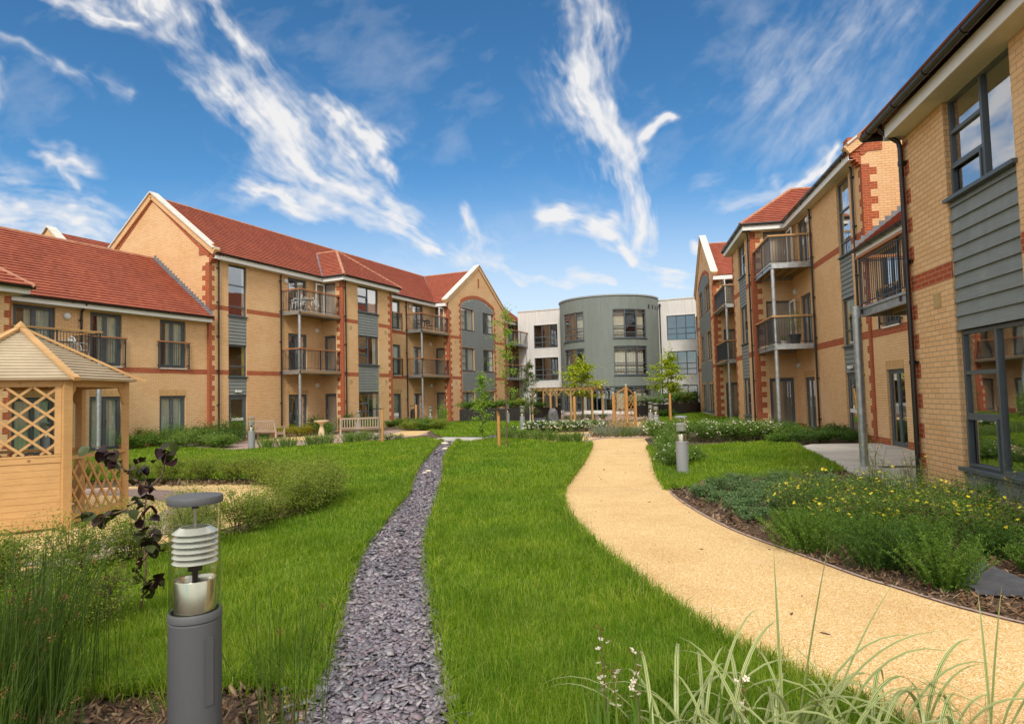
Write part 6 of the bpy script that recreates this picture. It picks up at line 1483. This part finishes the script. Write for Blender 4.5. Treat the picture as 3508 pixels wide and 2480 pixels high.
for k, (x, y, s) in enumerate([(-.36, 2.60, .055), (-.28, 2.64, .045), (-1.95, 14.6, .06), (-2.0, 14.3, .05), (-2.2, 20.6, .09), (-2.45, 22.8, .12)]):
    o = MB().lathe([(.2*s, 0), (s, .25*s), (s*1.05, .5*s), (.7*s, .8*s), (.1*s, .95*s)], 10).build('pebble', 'pale_pebble', smooth=True); o.location = (x, y, .02); o.scale = (1.2, .9, .9)
    tag(o, ['rounded tan pebble at the bottom edge by the slate', 'smaller pebble beside the tan one at the bottom edge', 'pale stone on the left edge of the slate path', 'second pale stone on the left edge of the slate path', 'whitish stone on the far right edge of the slate path', 'large whitish stone where the slate path meets the far slab'][k], 'pebble')

# ------------------------------------------------------------------ furniture
def ornate_chair(P, rz, label, mat='white_metal', group=None, s=1.0):
    root = empty('patio_chair', P, rz, label=label, cat='chair', group=group); I = lambda a, d, z: (a, d, z)
    sm = MB(); lattice(sm, lambda a, d, z: (a, z-.2, .44+d), -.2, .2, 0, .4, .09, .02, 0, .008); sm.tube([(.21*math.cos(t), .21*math.sin(t), .445) for t in [k*math.pi/8 for k in range(17)]], .012, 5); sm.build('seat', mat, root)
    bk = MB(); T = lambda a, d, z: (a, .2+(z-.44)*.2+d, z)
    bk.tube([T(-.2, 0, .45), T(-.22, 0, .7), T(-.16, 0, .86), T(0, 0, .92), T(.16, 0, .86), T(.22, 0, .7), T(.2, 0, .45)], .013, 6)
    lattice(bk, T, -.17, .17, .5, .84, .10, .022, -.005, .005); bk.build('backrest', mat, root)
    for x, y in ((-.18, -.18), (.18, -.18), (-.18, .18), (.18, .18)):
        MB().tube([(x, y, .44), (x*1.05, y*1.1, .25), (x*1.0, y*1.25, .1), (x*1.2, y*1.35, 0)], [.016, .012, .010, .014], 6).build('leg', mat, root, smooth=True)
    ar = MB()
    for s_ in (-1, 1): ar.tube([(s_*.2, .24, .68), (s_*.24, 0, .68), (s_*.22, -.16, .64), (s_*.19, -.18, .45)], .011, 6)
    ar.build('armrest', mat, root)
    return root
def round_table(P, label, mat='white_metal', r=.36, h=.70, group=None):
    root = empty('patio_table', P, label=label, cat='table', group=group)
    MB().lathe([(r, h), (r+.01, h+.012), (r, h+.025), (0, h+.025)], 24, close=False).build('table_top', mat, root, smooth=True)
    mb = MB()
    for k in range(3): a = k*2.094; mb.tube([(.05*math.cos(a), .05*math.sin(a), h), (.07*math.cos(a), .07*math.sin(a), .4), (.2*math.cos(a), .2*math.sin(a), .15), (.28*math.cos(a), .28*math.sin(a), 0)], .014, 6)
    mb.build('pedestal', mat, root, smooth=True)
LW = lambda u, o, z: Vector(PL)+uL*u+nL*o+Vector((0, 0, z))
RW = lambda u, o, z: Vector(PR)+uR*u+nR*o+Vector((0, 0, z))
ornate_chair(LW(1.15, .62, 6.25), R(-60), 'white ornate chair on the top balcony, left of its table')
round_table(LW(1.95, .62, 6.25), 'white round table on the top balcony with white chairs')
ornate_chair(LW(2.75, .62, 6.25), R(130), 'white ornate chair on the top balcony, right of its table')
ornate_chair(LW(1.95, .22, 6.25), R(-25+0), 'white ornate chair on the top balcony, behind its table')
ornate_chair(LW(-11.2, .75, 3.22), R(60), 'white ornate chair at the far left of the low balcony above the gazebo')
round_table(LW(-10.45, .85, 3.22), 'white round table on the low balcony above the gazebo', r=.42)
ornate_chair(LW(-9.8, .95, 3.22), R(155), 'white ornate chair at the right end of the low balcony above the gazebo')
for u, rz_, nm_ in ((12.7, -60, 'left'), (14.3, 130, 'right')): ornate_chair(LW(u, .6, 6.25), R(rz_), f'dark metal chair {nm_} of the dark table on the second top balcony', 'charcoal_metal')
round_table(LW(13.5, .62, 6.25), 'dark round table on the second top balcony', 'charcoal_metal')
bx = MB().box(lambda a, d, z: (a, d, z), -.22, .22, -.18, .18, 0, .34).box(lambda a, d, z: (a, d, z), -.23, -.0, -.19, .19, .341, .35).build('cardboard_box', 'cardboard'); bx.location = LW(15.1, .7, 6.25); tag(bx, 'brown cardboard box on the second top balcony by the open door', 'box')
def plastic_chair(P, rz, label, mat):
    root = empty('garden_chair', P, rz, label=label, cat='chair'); I = lambda a, d, z: (a, d, z)
    MB().box(I, -.24, .24, -.24, .22, .42, .45).build('seat', mat, root); T = lambda a, d, z: (a, .22+(z-.44)*.2+d, z)
    b_ = MB()
    for k in range(6): b_.box(T, -.22+k*.08, -.17+k*.08, -.01, .01, .45, .84)
    b_.box(T, -.24, .24, -.015, .015, .84, .9); b_.build('backrest', mat, root)
    for x, y in ((-.21, -.21), (.21, -.21), (-.21, .2), (.21, .2)): MB().tube([(x, y, .42), (x*1.1, y*1.15, 0)], .022, 6).build('leg', mat, root)
plastic_chair(LW(26.9, .7, 6.25), R(-100), 'turquoise chair on the far top balcony beside the pale building', 'teal_plastic')
def rattan(P, rz, label):
    root = empty('rattan_chair', P, rz, label=label, cat='chair', group='black rattan chairs by the gazebo'); I = lambda a, d, z: (a, d, z)
    MB().box(I, -.30, .30, -.28, .28, .28, .42).build('seat', 'black_rattan', root); MB().box(lambda a, d, z: (a, d+(z-.4)*.12, z), -.32, .32, .24, .31, .30, .86).build('backrest', 'black_rattan', root)
    for s_ in (-1, 1):
        MB().box(I, s_*.36-.045, s_*.36+.045, -.28, .26, .57, .62).box(I, s_*.36-.04, s_*.36+.04, -.27, -.21, .05, .57).box(I, s_*.36-.04, s_*.36+.04, .18, .25, .05, .57).build('armrest', 'black_rattan', root)
        for y in (-.24, .22): MB().tube([(s_*.33, y, 0), (s_*.33, y, .1)], .02, 6).build('leg', 'black_rattan', root)
rattan((-16.2, 24.2, .02), R(150), 'black rattan armchair right of the gazebo corner post')
rattan((-17.3, 24.0, .02), R(165), 'black rattan armchair seen through the gazebo lattice')
def cover_(P, label):
    root = MB(); n = 14; prof = [(1.0, 0), (.80, .12), (.66, .3), (.62, .55), (.58, .8), (.45, .93), (.1, .97)]
    for k, (r, z) in enumerate(prof): root.v += [(r*.75*math.cos(2*math.pi*j/n)*(1+(.16 if k < 2 else .05)*math.sin(j*2.9+k*.7)), r*.5*math.sin(2*math.pi*j/n)*(1+.06*math.sin(j*2+k)), z+.03*math.sin(j*1.9)*(k < 6)) for j in range(n)]
    for k in range(6): root.f += [(k*n+j, k*n+(j+1) % n, k*n+n+(j+1) % n, k*n+n+j) for j in range(n)]
    root.f.append(tuple(range(6*n, 7*n))); o = root.build('furniture_cover', 'black_cover'); o.location = P; tag(o, label, 'cover')
cover_((-6.95, 43.4, 0), 'garden furniture under a draped black cover below the second balcony')
def pot(P, r, h, mat, label, fh, leaf, nl, ls, name='potted_plant'):
    root = empty(name, P, label=label, cat='potted plant')
    MB().lathe([(r*.7, 0), (r, h*.85), (r*1.08, h*.86), (r*1.08, h), (r*.95, h), (r*.9, h*.9), (0, h*.9)], 20, close=False).build('pot', mat, root, smooth=True)
    n = nl; q = rng.normal(0, 1, (n, 3)); q /= np.linalg.norm(q, axis=1)[:, None]; q *= rng.uniform(.3, 1, n)[:, None]**.5; q = q*np.array([r*1.5, r*1.5, fh/2])+np.array([0, 0, h+fh*.55]); leaves_mesh('foliage', q, None, ls, leaf, root, .5, .3)
    MB().tube([(0, 0, h*.8), (0, 0, h+fh*.5)], .012, 6).build('stem', 'bark_brown', root)
pot(RW(3.3, .55, 3.43), .22, .42, 'charcoal_metal', 'leafy bush in a dark pot on the middle right balcony', .95, 'hedge_leaf', 900, .05)
pot(RW(4.2, .75, 3.43), .13, .24, 'lamp_white', 'small plant in a pale pot on the middle right balcony', .22, 'mid_leaf', 160, .05)
pot((-14.95, 24.6, .02), .16, .2, 'terracotta', 'low terracotta pot beside the rattan armchair', .12, 'mid_leaf', 120, .05)
pot(LW(-6.9, .5, 0), .17, .2, 'terracotta', 'wide terracotta pot at the wall left of the ground floor doors', .10, 'mid_leaf', 100, .05)

# ------------------------------------------------------------------ sky, sun, camera
w = bpy.data.worlds.new('World'); sc.world = w; w.use_nodes = True; nt = w.node_tree; nt.nodes.clear()
wo = nt.nodes.new('ShaderNodeOutputWorld'); bg = nt.nodes.new('ShaderNodeBackground'); nt.links.new(bg.outputs[0], wo.inputs[0])
SUN_EL, SUN_AZ = 42, 184     # azimuth clockwise from +Y: behind the camera, a little to the left
sky = nt.nodes.new('ShaderNodeTexSky'); sky.sky_type = 'NISHITA'; sky.sun_disc = False
sky.sun_elevation = R(SUN_EL); sky.sun_rotation = R(SUN_AZ); sky.air_density = 1.0; sky.dust_density = .3; sky.ozone_density = 2.5
tc = nt.nodes.new('ShaderNodeTexCoord'); D = tc.outputs['Generated']
sp = N(nt, 'ShaderNodeSeparateXYZ'); nt.links.new(D, sp.inputs[0]); X, Y, Zc = sp.outputs
Ys = math_(nt, 'MAXIMUM', Y, .05)
gx = math_(nt, 'DIVIDE', X, Ys); gz = math_(nt, 'DIVIDE', Zc, Ys)
cmb = N(nt, 'ShaderNodeCombineXYZ'); nt.links.new(gx, cmb.inputs[0]); nt.links.new(gz, cmb.inputs[1]); G2 = cmb.outputs[0]
def cloud_map(W=1600, H=720, X0=-1.0, X1=1.0, Z0=.0, Z1=.9):
    """coverage of the wispy clouds over the sky ahead, as x/y against z/y of the direction"""
    r = np.random.default_rng(11)
    gx, gz = np.meshgrid(np.linspace(X0, X1, W, dtype=np.float32), np.linspace(Z0, Z1, H, dtype=np.float32))
    T = [r.random((256, 256), dtype=np.float32) for _ in range(6)]
    def vn(x, y, k=0):
        t = T[k % 6]; xi = np.floor(x).astype(np.int32); yi = np.floor(y).astype(np.int32); fx = x-xi; fy = y-yi
        fx = fx*fx*(3-2*fx); fy = fy*fy*(3-2*fy); xi &= 255; yi &= 255; x1 = (xi+1) & 255; y1 = (yi+1) & 255
        return (t[yi, xi]*(1-fx)+t[yi, x1]*fx)*(1-fy)+(t[y1, xi]*(1-fx)+t[y1, x1]*fx)*fy
    def fbm(x, y, o=5, g=.55, k=0):
        s = 0; a = 1; n = 0
        for i in range(o): s = s+a*vn(x*2**i+17.3*i+k*5.1, y*2**i+9.7*i+k*3.3, i+k); n += a; a *= g
        return s/n
    wx = (fbm(gx*6+3, gz*6, 5, .55, 1)-.5); wz = (fbm(gx*6+40, gz*6+9, 5, .55, 2)-.5)
    px, pz = gx+wx*.14, gz+wz*.14
    qx, qz = gx+wx*.05, gz+wz*.05
    out = np.zeros_like(gx)
    def streak(x0, z0, x1, z1, r0, r1, st, ang=None, soft=1.0, warp=1.0):
        """ang: run of the fibres in degrees; default along the streak"""
        nonlocal out
        r0, r1 = r0*1.04, r1*1.04; st = st*(1.5 if max(r0, r1) < .031 else 1.0); m = max(r0, r1)*3.2+.07
        i0, i1 = [int(np.clip((q-X0)/(X1-X0)*W, 0, W)) for q in (min(x0, x1)-m, max(x0, x1)+m)]; j0, j1 = [int(np.clip((q-Z0)/(Z1-Z0)*H, 0, H)) for q in (min(z0, z1)-m, max(z0, z1)+m)]
        if i1 <= i0 or j1 <= j0: return
        sl = (slice(j0, j1), slice(i0, i1)); x, z = (px[sl], pz[sl]) if warp else (qx[sl], qz[sl]); qx_, qz_ = qx[sl], qz[sl]
        ex, ez = x1-x0, z1-z0; L2 = ex*ex+ez*ez; h = np.clip(((x-x0)*ex+(z-z0)*ez)/L2, 0, 1)
        dx, dz = x-(x0+ex*h), z-(z0+ez*h); d = np.sqrt(dx*dx+dz*dz)/(r0+(r1-r0)*h)
        a = math.atan2(ez, ex) if ang is None else math.radians(ang); c, s = math.cos(a), math.sin(a)
        u, v = (qx_*c+qz_*s), (-qx_*s+qz_*c)
        fib = fbm(u*11, v*58, 5, .62, 3); puf = fbm(u*26, v*40, 4, .6, 4)
        den = fib*.6+puf*.4
        e = np.exp(-(d**1.6)*.75*soft)
        val = st*np.clip(e*1.25*(.25+1.5*den)-.42*(1-e)*0-.14, 0, 1.3)*np.clip((den-.25-.30*(1-e))*2.5, 0, 1)
        out[sl] = 1-(1-out[sl])*(1-np.clip(val, 0, .98))
    S = streak
    S(-.70, .67, -.58, .61, .030, .020, .8, -25); S(-.575, .66, -.53, .60, .032, .026, .85, -60); S(-.54, .59, -.46, .52, .02, .03, .45, -45)
    S(-.50, .66, -.40, .54, .012, .026, .6, -52)
    S(-.495, .530, -.39, .455, .034, .046, 1.0, -48); S(-.40, .470, -.33, .365, .050, .048, 1.1, -52); S(-.34, .375, -.25, .30, .044, .034, 1.1, -42); S(-.27, .31, -.17, .25, .040, .030, 1.1, -32); S(-.19, .258, -.06, .212, .026, .014, 1.1, -22)
    S(-.30, .47, -.215, .40, .018, .026, .7, -50); S(-.27, .40, -.205, .34, .026, .022, .85, -55); S(-.22, .39, -.20, .34, .014, .014, .7, 70)
    S(-.45, .345, -.30, .275, .022, .026, .6, -28); S(-.32, .285, -.17, .235, .024, .018, .6, -22)
    S(-.95, .36, -.60, .265, .040, .040, .8, -12); S(-.80, .30, -.62, .25, .03, .03, .6, -8); S(-.75, .385, -.67, .375, .018, .016, .55, -10); S(-.73, .375, -.70, .34, .012, .010, .5, -60)
    S(-.86, .60, -.60, .50, .012, .012, .22, -22); S(-.70, .545, -.66, .51, .016, .018, .28, -40); S(-.84, .53, -.80, .47, .02, .02, .3, -50)
    S(.110, .66, .125, .53, .026, .038, .85, -86); S(.105, .53, .14, .44, .038, .044, 1.0, -68); S(.13, .455, .17, .36, .044, .042, 1.1, -72); S(.165, .37, .19, .28, .038, .034, 1.1, -82)
    S(.185, .355, .285, .435, .020, .008, .8, 42); S(.17, .46, .18, .39, .016, .016, .6, 80); S(.19, .29, .18, .235, .022, .016, .8, -88)
    S(.045, .292, .12, .262, .016, .022, .9, -16); S(.11, .268, .20, .222, .022, .016, .9, -28); S(.19, .225, .38, .175, .034, .045, .8, -14)
    S(.42, .48, .62, .60, .070, .080, .27, 50, .8, 0); S(.42, .37, .56, .45, .04, .05, .2, 55, .8, 0); S(.43, .325, .53, .395, .014, .010, .6, 42); S(.36, .30, .44, .32, .03, .03, .35, 20)
    S(-.085, .285, -.065, .235, .022, .030, .9, -70); S(-.07, .235, .03, .195, .030, .016, .95, -28)
    S(.33, .25, .40, .235, .018, .014, .5, 5); S(.10, .185, .18, .18, .02, .012, .4, 0); S(-.02, .20, .12, .17, .02, .02, .35, -5)
    # low broken veil near the horizon and a faint high haze
    lo = np.clip((.36-gz)/.24, 0, 1); veil = fbm(px*3.2, pz*9, 6, .6, 5); out = 1-(1-out)*(1-np.clip((veil-.36)*2.2, 0, 1)*lo*.75)
    hz = fbm(qx*5+qz*3, qz*9-qx*4, 6, .62, 2); out = 1-(1-out)*(1-np.clip((hz-.54)*.6, 0, .25))
    return np.clip(out, 0, 1)

def cloud_image():
    c = cloud_map(); h, w_ = c.shape; im = bpy.data.images.new('cloud_cover', w_, h, alpha=False, float_buffer=True); im.colorspace_settings.name = 'Non-Color'
    px = np.ones((h, w_, 4), np.float32); px[..., :3] = c[..., None]; im.pixels.foreach_set(px.ravel()); im.update(); im.pack(); return im
cmb = N(nt, 'ShaderNodeCombineXYZ'); nt.links.new(math_(nt, 'MULTIPLY_ADD', gx, .5, .5), cmb.inputs[0]); nt.links.new(math_(nt, 'MULTIPLY', gz, 1/.9), cmb.inputs[1])
it_ = nt.nodes.new('ShaderNodeTexImage'); it_.image = cloud_image(); it_.extension = 'EXTEND'; it_.interpolation = 'Cubic'; nt.links.new(cmb.outputs[0], it_.inputs[0])
cl = math_(nt, 'MAXIMUM', it_.outputs[0], math_(nt, 'MULTIPLY', ramp_f(nt, gz, .36, .06), .72))
# heavy cloud over the rest of the sky (behind and above the camera), seen in the windows; thickened, brightened and warmed to make the ambient light less blue
n3 = noise(nt, D, 2.6, 4, .6); back = math_(nt, 'MULTIPLY', ramp_f(nt, n3, .30, .50), .95)
isf = math_(nt, 'MULTIPLY', ramp_f(nt, math_(nt, 'ABSOLUTE', gx), 1.0, .9), math_(nt, 'MULTIPLY', ramp_f(nt, Y, .06, .12), ramp_f(nt, gz, .90, .80))); clo = nt.nodes.new('ShaderNodeMix'); clo.data_type = 'FLOAT'
nt.links.new(isf, clo.inputs[0]); nt.links.new(back, clo.inputs[2]); nt.links.new(cl, clo.inputs[3])
hs = N(nt, 'ShaderNodeHueSaturation'); hs.inputs['Saturation'].default_value = 1.02; hs.inputs['Value'].default_value = 1.0; nt.links.new(sky.outputs[0], hs.inputs['Color'])
tint = mixc(nt, 1.0, hs.outputs[0], (.50, .77, .86), 'MULTIPLY')
lowsky = mixc(nt, math_(nt, 'POWER', ramp_f(nt, Zc, .62, .04), 1.3), (.56, .72, .80), (.80, .86, .90))
tint = mixc(nt, 1.0, tint, lowsky, 'MULTIPLY')
cloudc = mixc(nt, isf, (7.4, 7.0, 6.5), (4.75, 4.70, 4.70))
colr = mixc(nt, math_(nt, 'MULTIPLY', clo.outputs[0], .97), tint, cloudc)
nt.links.new(colr, bg.inputs[0]); bg.inputs[1].default_value = .13
sun = bpy.data.lights.new('sun', 'SUN'); sun.energy = 1.9; sun.angle = R(12); sun.color = (1, .93, .83)
so = bpy.data.objects.new('sun', sun); link(so); so.rotation_euler = (R(90-SUN_EL), 0, R(-SUN_AZ+180)); so.location = (0, 0, 30)

cam = bpy.data.cameras.new('camera'); co_ = bpy.data.objects.new('camera', cam); link(co_); sc.camera = co_
cam.sensor_width = 36; cam.lens = 36*2194.77/3508; cam.clip_end = 1000; cam.clip_start = .05
m = Matrix(((0.999682, 0.025209, 0), (0.001314, -0.052103, -0.998641), (-0.025174, 0.998323, -0.052120)))
co_.matrix_world = Matrix.Translation((0, 0, 1.7)) @ m.to_4x4()
sc.view_settings.view_transform = 'Standard'; sc.view_settings.look = 'None'; sc.view_settings.exposure = .55; sc.view_settings.gamma = 1
sc.render.engine = 'CYCLES'; sc.cycles.use_denoising = True; sc.cycles.max_bounces = 8; sc.cycles.transparent_max_bounces = 16
sc.cycles.diffuse_bounces = 3; sc.cycles.glossy_bounces = 3; sc.cycles.caustics_reflective = False; sc.cycles.caustics_refractive = False
